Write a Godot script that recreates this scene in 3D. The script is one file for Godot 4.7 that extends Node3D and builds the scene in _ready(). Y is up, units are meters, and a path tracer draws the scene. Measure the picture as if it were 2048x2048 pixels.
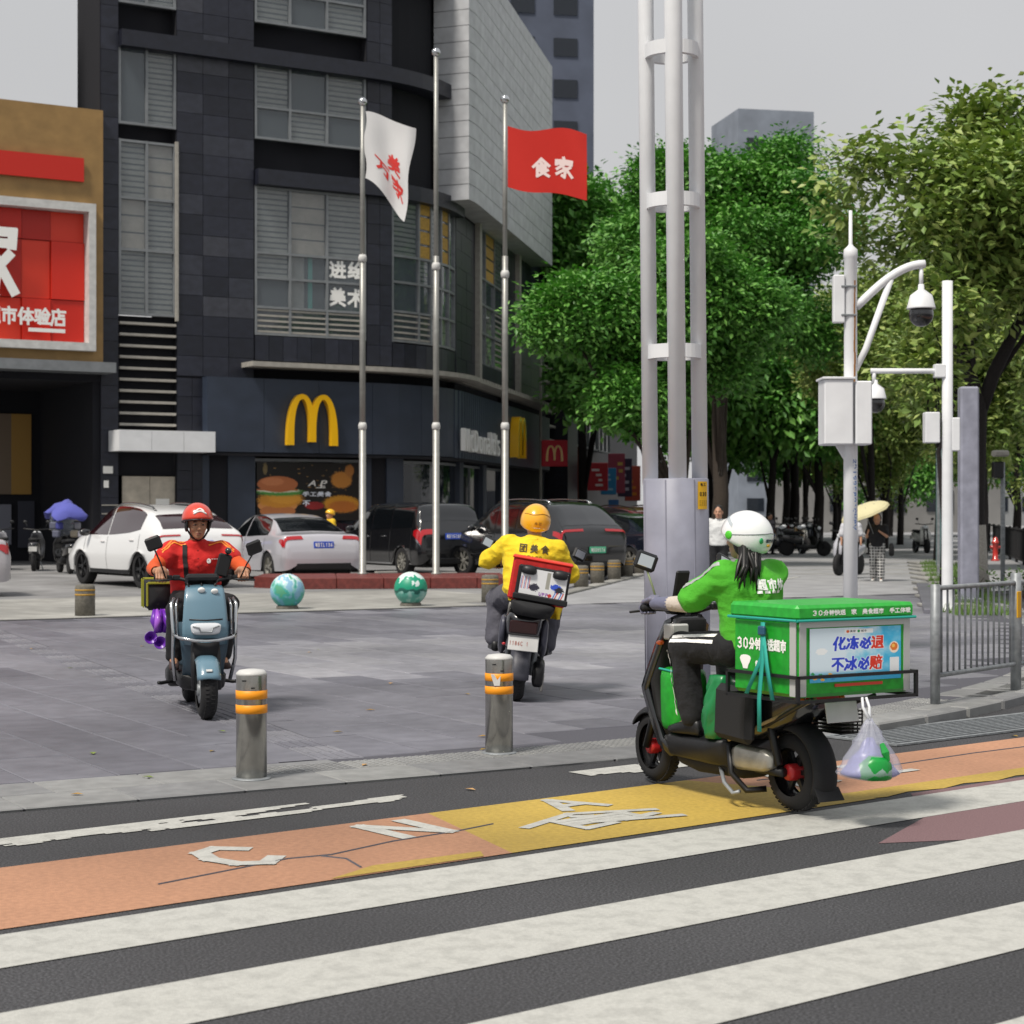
extends Node3D
# A street corner in daylight under an overcast sky: three delivery riders, a parking lot, shops and trees.
# Units are metres, y up; the photographer stands at the origin and looks along -z.

var M := {}
var used_names := {}
var rng := RandomNumberGenerator.new()

class MB:
	var st := SurfaceTool.new()
	var empty := true
	func _init():
		st.begin(Mesh.PRIMITIVE_TRIANGLES)
		st.set_smooth_group(-1)
	func smooth(on := true) -> MB:
		st.set_smooth_group(0 if on else -1)
		return self
	func tri(a: Vector3, b: Vector3, c: Vector3):
		st.add_vertex(a); st.add_vertex(c); st.add_vertex(b)
		empty = false
	func quad(a: Vector3, b: Vector3, c: Vector3, d: Vector3):
		tri(a, b, c); tri(a, c, d)
	func uv_quad(a: Vector3, b: Vector3, c: Vector3, d: Vector3):
		var p = [a, b, c, d]
		var t = [Vector2(0, 1), Vector2(1, 1), Vector2(1, 0), Vector2(0, 0)]
		for k in [0, 2, 1, 0, 3, 2]:
			st.set_uv(t[k]); st.add_vertex(p[k])
		empty = false
	func box(c: Vector3, s: Vector3, b := Basis()):
		var h = s * 0.5
		var p = []
		for k in 8:
			p.append(c + b * Vector3(h.x if k & 1 else -h.x, h.y if k & 2 else -h.y, h.z if k & 4 else -h.z))
		quad(p[4], p[5], p[7], p[6]); quad(p[1], p[0], p[2], p[3])
		quad(p[5], p[1], p[3], p[7]); quad(p[0], p[4], p[6], p[2])
		quad(p[6], p[7], p[3], p[2]); quad(p[0], p[1], p[5], p[4])
	func corner_box(lo: Vector3, hi: Vector3):
		box((lo + hi) * 0.5, hi - lo)
	# a box with its edges cut off at r
	func cbox(c: Vector3, s: Vector3, r: float, b := Basis()):
		var h = s * 0.5
		r = min(r, min(h.x, min(h.y, h.z)) * 0.9)
		var f = func(x, y, z): return c + b * Vector3(x, y, z)
		var ax = [h.x, h.y, h.z]
		var inn = [h.x - r, h.y - r, h.z - r]
		for a in 3:
			var u = (a + 1) % 3
			var v = (a + 2) % 3
			for sg in [1.0, -1.0]:
				var q = []
				for k in [[-1, -1], [1, -1], [1, 1], [-1, 1]]:
					var w = [0.0, 0.0, 0.0]
					w[a] = ax[a] * sg; w[u] = inn[u] * k[0]; w[v] = inn[v] * k[1]
					q.append(f.call(w[0], w[1], w[2]))
				if sg > 0: quad(q[0], q[1], q[2], q[3])
				else: quad(q[3], q[2], q[1], q[0])
		for a in 3:
			var u = (a + 1) % 3
			var v = (a + 2) % 3
			for su in [1.0, -1.0]:
				for sv in [1.0, -1.0]:
					var q = []
					for k in [[-1.0, true], [1.0, true], [1.0, false], [-1.0, false]]:
						var w = [0.0, 0.0, 0.0]
						w[a] = inn[a] * k[0]
						w[u] = (ax[u] if k[1] else inn[u]) * su
						w[v] = (inn[v] if k[1] else ax[v]) * sv
						q.append(f.call(w[0], w[1], w[2]))
					if su * sv < 0: quad(q[0], q[1], q[2], q[3])
					else: quad(q[3], q[2], q[1], q[0])
		for sx in [1.0, -1.0]:
			for sy in [1.0, -1.0]:
				for sz in [1.0, -1.0]:
					var p = f.call(ax[0] * sx, inn[1] * sy, inn[2] * sz)
					var q = f.call(inn[0] * sx, ax[1] * sy, inn[2] * sz)
					var t = f.call(inn[0] * sx, inn[1] * sy, ax[2] * sz)
					if sx * sy * sz > 0: tri(p, q, t)
					else: tri(p, t, q)
	# rings of equal length, each ring running counter-clockwise seen from the end the loft goes to
	func loft(rings: Array, caps := true, closed := true):
		var n = rings[0].size()
		for i in rings.size() - 1:
			var A = rings[i]
			var B = rings[i + 1]
			for k in (n if closed else n - 1):
				var k2 = (k + 1) % n
				quad(A[k], A[k2], B[k2], B[k])
		if caps:
			for e in 2:
				var R = rings[0] if e == 0 else rings[-1]
				var c = Vector3.ZERO
				for q in R: c += q
				c /= n
				for k in n:
					if e == 0: tri(c, R[(k + 1) % n], R[k])
					else: tri(c, R[k], R[(k + 1) % n])
	func tube(pts: Array, rad, n := 8, caps := true):
		var rings = []
		var up := Vector3.UP
		for i in pts.size():
			var d: Vector3 = (pts[min(i + 1, pts.size() - 1)] - pts[max(i - 1, 0)]).normalized()
			if i == 0:
				up = Vector3.RIGHT if absf(d.dot(Vector3.UP)) > 0.9 else Vector3.UP
			var s: Vector3 = d.cross(up).normalized()
			up = s.cross(d).normalized()
			var r: float = rad[i] if rad is Array else rad
			var ring = []
			for k in n:
				var a = TAU * k / n
				ring.append(pts[i] + (s * cos(a) + up * sin(a)) * r)
			rings.append(ring)
		rings.reverse()
		loft(rings, caps)
	# profile of [radius, height], bottom to top, turned about y
	func lathe(prof: Array, n := 20, xf := Transform3D(), caps := true):
		var rings = []
		for q in prof:
			var ring = []
			for k in n:
				var a = -TAU * k / n
				ring.append(xf * Vector3(cos(a) * max(q[0], 0.0004), q[1], sin(a) * max(q[0], 0.0004)))
			rings.append(ring)
		loft(rings, caps)
	func prism(poly: PackedVector2Array, z0: float, z1: float, xf := Transform3D()):
		if Geometry2D.is_polygon_clockwise(poly): poly.reverse()
		var idx = Geometry2D.triangulate_polygon(poly)
		for i in range(0, idx.size(), 3):
			var a = poly[idx[i]]; var b = poly[idx[i + 1]]; var c = poly[idx[i + 2]]
			if (b - a).cross(c - a) < 0:
				var t = b
				b = c
				c = t
			tri(xf * Vector3(a.x, a.y, z1), xf * Vector3(b.x, b.y, z1), xf * Vector3(c.x, c.y, z1))
			tri(xf * Vector3(a.x, a.y, z0), xf * Vector3(c.x, c.y, z0), xf * Vector3(b.x, b.y, z0))
		for i in poly.size():
			var a = poly[i]
			var b = poly[(i + 1) % poly.size()]
			quad(xf * Vector3(a.x, a.y, z0), xf * Vector3(b.x, b.y, z0), xf * Vector3(b.x, b.y, z1), xf * Vector3(a.x, a.y, z1))
	# rounded hull along x: sections [x, y low, y high, half width low, half width high]
	func hull(secs: Array, n := 16, e := 3.5, xf := Transform3D(), zc := 0.0):
		var rings = []
		for s in secs:
			var ring = []
			for k in n:
				var a = TAU * k / n
				var cy = signf(sin(a)) * pow(absf(sin(a)), 2.0 / e)
				var cz = signf(cos(a)) * pow(absf(cos(a)), 2.0 / e)
				ring.append(xf * Vector3(s[0], lerpf(s[1], s[2], cy * 0.5 + 0.5), zc - cz * lerpf(s[3], s[4], cy * 0.5 + 0.5)))
			rings.append(ring)
		if secs[0][0] < secs[-1][0]: rings.reverse()
		loft(rings, true)
	# a bent plate: path of [x, y, half width, sweep back of the edges], thick to the back
	func sheet(path: Array, thick: float, n := 8, xf := Transform3D(), flip := false):
		var rings = []
		for i in path.size():
			var p = path[i]
			var q = path[min(i + 1, path.size() - 1)]
			var o = path[max(i - 1, 0)]
			var t = Vector2(q[0] - o[0], q[1] - o[1]).normalized()
			var nrm = Vector3(-t.y, t.x, 0) * (-1.0 if flip else 1.0)
			var ring = []
			for k in n + 1:
				var w = 2.0 * k / n - 1.0
				ring.append(xf * (Vector3(p[0], p[1], p[2] * w) - nrm * p[3] * w * w))
			for k in n + 1:
				var w = 1.0 - 2.0 * k / n
				ring.append(xf * (Vector3(p[0], p[1], p[2] * w * 0.985) - nrm * (p[3] * w * w + thick)))
			rings.append(ring)
		loft(rings, true)
	func ball(c: Vector3, r: Vector3, n := 16, m := 10, b := Basis()):
		var prof = []
		for k in m + 1:
			var a = -PI / 2 + PI * k / m
			prof.append([cos(a), sin(a)])
		lathe(prof, n, Transform3D(b * Basis.from_scale(r), c))
	func done(uv := false) -> ArrayMesh:
		st.generate_normals()
		if uv: st.generate_tangents()
		return st.commit()

# ---------------------------------------------------------------- nodes
func named(called: String) -> String:
	if not used_names.has(called):
		used_names[called] = 0
		return called
	used_names[called] += 1
	return "%s_%03d" % [called, used_names[called]]

func tag(o: Node, label: String, category: String, group := ""):
	o.set_meta("label", label)
	o.set_meta("category", category)
	if group: o.set_meta("group", group)
	return o

func thing(called: String, label: String, category: String, at := Vector3.ZERO, turn := 0.0, group := "") -> Node3D:
	var o := Node3D.new()
	o.name = named(called)
	add_child(o)
	o.position = at
	o.rotation.y = turn
	return tag(o, label, category, group)

func part(parent: Node, called: String, shape, m: Material, xf := Transform3D()) -> MeshInstance3D:
	var o := MeshInstance3D.new()
	o.name = called if parent != self else named(called)
	o.mesh = shape.done() if shape is MB else shape
	o.material_override = m
	o.transform = xf
	o.cast_shadow = GeometryInstance3D.SHADOW_CASTING_SETTING_ON
	parent.add_child(o, true)
	return o

func structure(called: String, shape, m: Material, parent: Node = self) -> MeshInstance3D:
	var o := part(parent, called, shape, m)
	if parent == self: o.set_meta("kind", "structure")
	return o

func copy_of(src: Node3D, label: String, at: Vector3, turn: float) -> Node3D:
	var base: String = src.get_meta("base", String(src.name))
	var o: Node3D = src.duplicate()
	o.name = named(base)
	add_child(o)
	o.position = at
	o.rotation = Vector3(0, turn, 0)
	o.set_meta("label", label)
	return o

# ---------------------------------------------------------------- materials
func mat(col: String, rough := 0.75, metal := 0.0) -> StandardMaterial3D:
	var m := StandardMaterial3D.new()
	m.albedo_color = Color(col)
	m.roughness = rough
	m.metallic = metal
	m.cull_mode = BaseMaterial3D.CULL_DISABLED
	return m

func noise_tex(freq: float, lo: float, hi: float, seed_n: int, size := 512, octaves := 5, kind := FastNoiseLite.TYPE_SIMPLEX_SMOOTH) -> NoiseTexture2D:
	var n := FastNoiseLite.new()
	n.noise_type = kind
	n.frequency = freq
	n.seed = seed_n
	n.fractal_octaves = octaves
	var t := NoiseTexture2D.new()
	t.width = size
	t.height = size
	t.seamless = true
	t.noise = n
	var g := Gradient.new()
	g.set_color(0, Color(lo, lo, lo))
	g.set_color(1, Color(hi, hi, hi))
	t.color_ramp = g
	return t

func grain(m: StandardMaterial3D, tex: Texture2D, scale: float, world := true) -> StandardMaterial3D:
	m.albedo_texture = tex
	m.uv1_triplanar = true
	m.uv1_world_triplanar = world
	m.uv1_scale = Vector3.ONE * scale
	return m

func bump(m: StandardMaterial3D, tex: Texture2D, cm: float) -> StandardMaterial3D:
	m.heightmap_enabled = true
	m.heightmap_texture = tex
	m.heightmap_scale = cm
	return m

func stained(m: StandardMaterial3D, scale: float) -> StandardMaterial3D:   # broad weathering over the fine grain
	m.detail_enabled = true
	m.detail_albedo = T.stain
	m.detail_blend_mode = BaseMaterial3D.BLEND_MODE_MUL
	m.detail_uv_layer = BaseMaterial3D.DETAIL_UV_2
	m.uv2_triplanar = true
	m.uv2_world_triplanar = true
	m.uv2_scale = Vector3.ONE * scale
	return m

func glass(col: String, alpha: float) -> StandardMaterial3D:
	var m := mat(col, 0.03)
	m.albedo_color.a = alpha
	m.transparency = BaseMaterial3D.TRANSPARENCY_ALPHA
	return m

func paint(col: String, rough := 0.28) -> StandardMaterial3D:
	var m := mat(col, rough)
	m.clearcoat_enabled = true
	m.clearcoat = 1.0
	m.clearcoat_roughness = 0.06
	return m

func cloth(col: String) -> StandardMaterial3D:
	var m := mat(col, 0.85)
	m.rim_enabled = true
	m.rim = 0.25
	m.normal_enabled = true
	m.normal_texture = T.wrinkle
	m.normal_scale = 0.45
	return grain(m, T.weave, 4.0, false)

func print_mat(img: Image, rough := 0.5) -> StandardMaterial3D:
	var m := mat("ffffff", rough)
	m.albedo_texture = ImageTexture.create_from_image(img)
	m.texture_repeat = false
	return m

var T := {}
func make_materials():
	T.speck = noise_tex(0.16, 0.79, 1.0, 3, 512, 4)
	T.blot = noise_tex(0.012, 0.83, 1.0, 5, 512, 5)
	T.blot2 = noise_tex(0.02, 0.70, 1.0, 8, 512, 6)
	T.weave = noise_tex(0.22, 0.89, 1.0, 11, 256, 2)
	T.wrinkle = noise_tex(0.014, 0.0, 1.0, 77, 512, 3, FastNoiseLite.TYPE_SIMPLEX)
	T.wrinkle.color_ramp = null
	T.wrinkle.as_normal_map = true
	T.wrinkle.bump_strength = 10.0
	T.stain = noise_tex(0.006, 0.72, 1.0, 78, 512, 6)
	T.wear = noise_tex(0.05, 0.93, 1.0, 79, 512, 6)
	T.wear.color_ramp.offsets = PackedFloat32Array([0.22, 0.58])
	T.fine = noise_tex(0.35, 0.35, 1.0, 12, 512, 3)
	T.rubber = noise_tex(0.08, 0.78, 1.0, 15, 256, 4)
	M.asphalt = bump(grain(mat("6a6a6e", 0.8), noise_tex(0.13, 0.30, 1.0, 21, 1024, 4), 0.5), T.fine, 0.5)
	M.pink_asphalt = bump(grain(mat("86696c", 0.9), noise_tex(0.30, 0.75, 1.0, 22, 512, 6), 0.6), T.fine, 0.5)
	M.slab = []
	for c in ["8e8e98", "898993", "93939c", "9b9ba3", "82828c", "a4a4ac", "7a7a84", "adadb3"]:
		M.slab.append(bump(grain(mat(c, 0.48), noise_tex(0.025, 0.85, 1.0, 30 + M.slab.size(), 512, 7), 0.31), T.fine, 0.15))
	M.joint = grain(mat("56565e", 0.85), T.speck, 0.8)
	M.border = []
	for c in ["a6a7a6", "9fa0a0", "adaeac", "9a9b9c"]:
		M.border.append(bump(grain(mat(c, 0.6), noise_tex(0.03, 0.85, 1.0, 41 + M.border.size(), 512, 7), 0.4), T.fine, 0.2))
	M.apron = grain(mat("b9b8b2", 0.85), noise_tex(0.02, 0.83, 1.0, 50, 512, 6), 0.16)
	M.lot = grain(mat("a0a0a0", 0.88), noise_tex(0.02, 0.82, 1.0, 51, 512, 6), 0.12)
	M.walk = grain(mat("9fa0a2", 0.88), noise_tex(0.02, 0.83, 1.0, 52, 512, 6), 0.1)
	M.orange = bump(grain(mat("d29c7a", 0.8), noise_tex(0.07, 0.86, 1.0, 55, 512, 6), 0.7), T.fine, 0.3)
	M.yellow_lane = bump(grain(mat("d2b252", 0.8), noise_tex(0.07, 0.86, 1.0, 56, 512, 6), 0.7), T.fine, 0.3)
	M.white_line = bump(grain(mat("bdbdb7", 0.75), noise_tex(0.09, 0.90, 1.0, 57, 512, 6), 0.9), T.fine, 0.3)
	M.stone = []
	for c in ["282b39", "222532", "2f3240", "3b3e4a", "474953"]:
		M.stone.append(grain(mat(c, 0.42), T.blot2, 0.35))
	for m in [M.asphalt, M.orange, M.yellow_lane, M.white_line, M.apron, M.lot] + M.slab + M.border: stained(m, 0.09)
	M.white_line.detail_albedo = T.wear
	M.white_line.uv2_scale = Vector3.ONE * 0.3
	M.backing = mat("17181f", 0.9)
	M.slate = grain(mat("353e4e", 0.45), T.blot, 0.2)
	M.slate_rib = grain(mat("434d5f", 0.4), T.blot, 0.2)
	M.frame = grain(mat("8f9396", 0.45, 0.3), T.blot, 0.5)
	M.glass = glass("7a868e", 0.22)
	M.dark_glass = glass("1d2530", 0.55)
	M.room = grain(mat("2a2f35", 0.9), T.blot2, 0.3)
	M.blind = grain(mat("b2b2a8", 0.8), T.blot, 0.6)
	M.blind_light = grain(mat("cfc6b6", 0.8), T.blot, 0.6)
	M.teal = mat("2fa79a", 0.6)
	M.board_yellow = grain(mat("d0a548", 0.7), T.blot2, 0.9)
	M.louvre = grain(mat("b1ada4", 0.5), T.blot, 0.7)
	M.white_clad = grain(mat("c6c8cb", 0.5), T.blot, 0.25)
	M.gold = grain(mat("a5834f", 0.55), T.blot, 0.3)
	M.white = grain(mat("d9d9d6", 0.5), T.blot, 0.6)
	M.arch_yellow = paint("f2b90c", 0.35)
	M.letter_white = mat("f2f2ee", 0.55)
	M.sign_red = mat("dc1c34", 0.55)
	M.steel = grain(mat("b4b2ac", 0.24, 0.95), noise_tex(0.02, 0.86, 1.0, 60, 512, 5), 1.3, false)
	M.pole_steel = grain(mat("a3a39e", 0.45, 0.55), T.blot, 0.8, false)
	M.galv = grain(mat("a2a7aa", 0.5, 0.35), T.blot2, 1.1, false)
	M.concrete = bump(grain(mat("7a766c", 0.9), T.blot2, 1.7, false), T.fine, 0.4)
	M.plinth_red = grain(mat("7e3a34", 0.55), T.blot2, 0.8)
	M.pole_white = grain(mat("e8eaec", 0.42), noise_tex(0.012, 0.93, 1.0, 6, 256, 4), 0.7, false)
	M.pole_grey = grain(mat("9a9cab", 0.5), T.blot, 0.5, false)
	M.black = grain(mat("16171a", 0.45), T.rubber, 2.0, false)
	M.black_gloss = paint("121316", 0.25)
	M.black_matte = grain(mat("1d1e21", 0.8), T.rubber, 3.0, false)
	M.tyre = grain(mat("1f1f21", 0.85), T.rubber, 4.0, false)
	M.chrome = mat("c9cbcc", 0.14, 1.0)
	M.alloy = grain(mat("b4b2aa", 0.38, 0.6), T.blot, 2.0, false)
	M.red_hub = mat("b3262a", 0.4)
	M.lamp_red = paint("b0121c", 0.15)
	M.lamp_orange = paint("e8641c", 0.2)
	M.lamp_clear = paint("d6dade", 0.1)
	M.plate_blue = mat("2f55c4", 0.4)
	M.plate_green = mat("49b58a", 0.4)
	M.skin = mat("ffffff", 0.55)
	M.skin.vertex_color_use_as_albedo = true
	M.skin.subsurf_scatter_enabled = true
	M.skin.subsurf_scatter_strength = 0.08
	M.tint_orange = mat("f39a12", 0.5)
	M.hair = grain(mat("14110f", 0.45), T.weave, 14.0, false)
	M.bark = bump(grain(mat("4a4139", 0.95), T.blot2, 1.6, false), T.blot2, 2.0)
	M.bark_dark = bump(grain(mat("2d2827", 0.95), T.blot2, 1.6, false), T.blot2, 2.0)
	M.limewash = bump(grain(mat("b8b3aa", 0.9), T.blot2, 2.4, false), T.blot2, 1.5)

# ---------------------------------------------------------------- ground plan
# (X right, Z ahead) in metres; frames: the paving lies 31 degrees off the view, the road 39 degrees
func pav(u: float, v: float, y := 0.0) -> Vector3:
	var a := deg_to_rad(31.0)
	return Vector3(cos(a) * u - sin(a) * v, y, -(sin(a) * u + cos(a) * v))
func rd(u: float, v: float, y := 0.0) -> Vector3:
	var a := deg_to_rad(39.0)
	return Vector3(cos(a) * u - sin(a) * v, y, -(sin(a) * u + cos(a) * v))
func gp(x: float, z: float, y := 0.0) -> Vector3:
	return Vector3(x, y, -z)
func kerb_v(u: float) -> float:
	return 9.27 + (0.048 * (u - 5.8) * (u - 5.8) if u > 5.8 else 0.0)
func head(dx: float, dz: float) -> float:
	return atan2(dz, dx)

# ---------------------------------------------------------------- soft bodies: distance fields meshed as surface nets
class Field:
	var cell := 0.012
	var o := Vector3.ZERO
	var nx := 0
	var ny := 0
	var nz := 0
	var d := PackedFloat32Array()
	var folds: FastNoiseLite
	var fold_depth := 0.0
	func _init(lo: Vector3, hi: Vector3, c: float):
		cell = c
		o = lo
		nx = int((hi.x - lo.x) / c) + 2
		ny = int((hi.y - lo.y) / c) + 2
		nz = int((hi.z - lo.z) / c) + 2
		d.resize(nx * ny * nz)
		d.fill(1.0)
	func span(lo: Vector3, hi: Vector3) -> Array:
		return [maxi(0, int((lo.x - o.x) / cell)), mini(nx - 1, int((hi.x - o.x) / cell) + 1), maxi(0, int((lo.y - o.y) / cell)), mini(ny - 1, int((hi.y - o.y) / cell) + 1), maxi(0, int((lo.z - o.z) / cell)), mini(nz - 1, int((hi.z - o.z) / cell) + 1)]
	func cap(a: Vector3, ra: float, b: Vector3, rb: float, k := 0.02):
		var r = max(ra, rb) + k + cell * 2.5
		var s = span(Vector3(min(a.x, b.x), min(a.y, b.y), min(a.z, b.z)) - Vector3.ONE * r, Vector3(max(a.x, b.x), max(a.y, b.y), max(a.z, b.z)) + Vector3.ONE * r)
		var ab := b - a
		var inv: float = 1.0 / max(ab.length_squared(), 1e-9)
		for y in range(s[2], s[3] + 1):
			for z in range(s[4], s[5] + 1):
				var i: int = (y * nz + z) * nx
				for x in range(s[0], s[1] + 1):
					var p := o + Vector3(x, y, z) * cell
					var t := clampf((p - a).dot(ab) * inv, 0.0, 1.0)
					var e: float = p.distance_to(a + ab * t) - (ra + (rb - ra) * t)
					var c: float = d[i + x]
					var h: float = max(k - absf(c - e), 0.0) / k
					d[i + x] = min(c, e) - h * h * k * 0.25
	func egg(c0: Vector3, r: Vector3, k := 0.02, b := Basis(), cut := false):
		var m: float = max(r.x, max(r.y, r.z)) + k + cell * 2.5
		var s = span(c0 - Vector3.ONE * m, c0 + Vector3.ONE * m)
		var bi := b.inverse()
		var rm: float = min(r.x, min(r.y, r.z))
		for y in range(s[2], s[3] + 1):
			for z in range(s[4], s[5] + 1):
				var i: int = (y * nz + z) * nx
				for x in range(s[0], s[1] + 1):
					var q: Vector3 = bi * (o + Vector3(x, y, z) * cell - c0)
					var l: float = (q / r).length()
					var g: float = (q / (r * r)).length()
					var e: float = l * (l - 1.0) / g if g > 1e-6 else -rm
					var c: float = d[i + x]
					if cut: e = -e
					var h: float = max(k - absf(c - e), 0.0) / k
					if cut: d[i + x] = max(c, e) + h * h * k * 0.25
					else: d[i + x] = min(c, e) - h * h * k * 0.25
	# keep only what lies on the side of the plane its normal points away from
	func trim(at: Vector3, nrm: Vector3):
		nrm = nrm.normalized()
		var i := 0
		for y in ny:
			for z in nz:
				for x in nx:
					if d[i] < 0.2:
						d[i] = max(d[i], (o + Vector3(x, y, z) * cell - at).dot(nrm))
					i += 1
	func crease(depth: float, freq: float, seed_n: int, stretch := Vector3.ONE):
		var f := FastNoiseLite.new()
		f.seed = seed_n
		f.frequency = freq
		f.fractal_octaves = 2
		f.fractal_type = FastNoiseLite.FRACTAL_RIDGED
		var i := 0
		for y in ny:
			for z in nz:
				for x in nx:
					if absf(d[i]) < 0.035:
						var p := (o + Vector3(x, y, z) * cell) * stretch
						d[i] -= depth * f.get_noise_3dv(p)
					i += 1
	func at(p: Vector3) -> float:
		var q := (p - o) / cell
		var x := clampi(int(q.x), 0, nx - 2)
		var y := clampi(int(q.y), 0, ny - 2)
		var z := clampi(int(q.z), 0, nz - 2)
		var f := q - Vector3(x, y, z)
		var i := (y * nz + z) * nx + x
		var a := lerpf(lerpf(d[i], d[i + 1], f.x), lerpf(d[i + nx], d[i + nx + 1], f.x), f.z)
		i += nz * nx
		var b := lerpf(lerpf(d[i], d[i + 1], f.x), lerpf(d[i + nx], d[i + nx + 1], f.x), f.z)
		return lerpf(a, b, f.y)
	# the first surface point along a ray, lifted off by a little
	func hit(p: Vector3, dir: Vector3, lift := 0.004) -> Vector3:
		var q := p
		for k in 200:
			if at(q) <= lift: return q
			q += dir * cell * 0.35
		return q
	func emit(st: SurfaceTool, base: Color, paints := []):
		var id := PackedInt32Array()
		id.resize(d.size())
		id.fill(-1)
		var vs := PackedVector3Array()
		var sy := nz * nx
		var off := [0, 1, nx, nx + 1, sy, sy + 1, sy + nx, sy + nx + 1]
		var cp := [Vector3(0, 0, 0), Vector3(1, 0, 0), Vector3(0, 0, 1), Vector3(1, 0, 1), Vector3(0, 1, 0), Vector3(1, 1, 0), Vector3(0, 1, 1), Vector3(1, 1, 1)]
		var edges := [[0, 1], [2, 3], [4, 5], [6, 7], [0, 2], [1, 3], [4, 6], [5, 7], [0, 4], [1, 5], [2, 6], [3, 7]]
		var lim := cell * 2.5
		for y in ny - 1:
			for z in nz - 1:
				var i := (y * nz + z) * nx
				for x in nx - 1:
					var c: float = d[i + x]
					if c > lim or c < -lim: continue
					var j := i + x
					var inside := 0
					for k in 8:
						if d[j + off[k]] < 0.0: inside += 1
					if inside == 0 or inside == 8: continue
					var sum := Vector3.ZERO
					var n := 0
					for e in edges:
						var a: float = d[j + off[e[0]]]
						var b: float = d[j + off[e[1]]]
						if (a < 0.0) != (b < 0.0):
							sum += cp[e[0]].lerp(cp[e[1]], a / (a - b))
							n += 1
					id[j] = vs.size()
					vs.append(o + (Vector3(x, y, z) + sum / n) * cell)
		var nor := PackedVector3Array()
		nor.resize(vs.size())
		var col := PackedColorArray()
		col.resize(vs.size())
		for k in vs.size():
			var p := vs[k]
			var h := cell * 0.7
			nor[k] = Vector3(at(p + Vector3(h, 0, 0)) - at(p - Vector3(h, 0, 0)), at(p + Vector3(0, h, 0)) - at(p - Vector3(0, h, 0)), at(p + Vector3(0, 0, h)) - at(p - Vector3(0, 0, h))).normalized()
			var c := base
			for q in paints:
				var w: float = ((p - q[0]) / q[1]).length()
				if w < 1.0: c = c.lerp(q[2], clampf((1.0 - w) * 4.0, 0.0, 1.0))
			col[k] = c
		var put := func(a: int, b: int, c: int, e: int, flip: bool):
			if a < 0 or b < 0 or c < 0 or e < 0: return
			for k in ([a, b, c, a, c, e] if flip else [a, c, b, a, e, c]):
				st.set_color(col[k])
				st.set_normal(nor[k])
				st.add_vertex(vs[k])
		for y in range(1, ny - 1):
			for z in range(1, nz - 1):
				var i := (y * nz + z) * nx
				for x in range(1, nx - 1):
					var j := i + x
					var c: float = d[j]
					if c > lim or c < -lim: continue
					var s := c < 0.0
					if s != (d[j + 1] < 0.0): put.call(id[j], id[j - nx], id[j - nx - sy], id[j - sy], s)
					if s != (d[j + nx] < 0.0): put.call(id[j], id[j - sy], id[j - sy - 1], id[j - 1], s)
					if s != (d[j + sy] < 0.0): put.call(id[j], id[j - 1], id[j - 1 - nx], id[j - nx], s)
	func mesh(base := Color.WHITE, paints := []) -> ArrayMesh:
		var st := SurfaceTool.new()
		st.begin(Mesh.PRIMITIVE_TRIANGLES)
		emit(st, base, paints)
		return st.commit()

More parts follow.
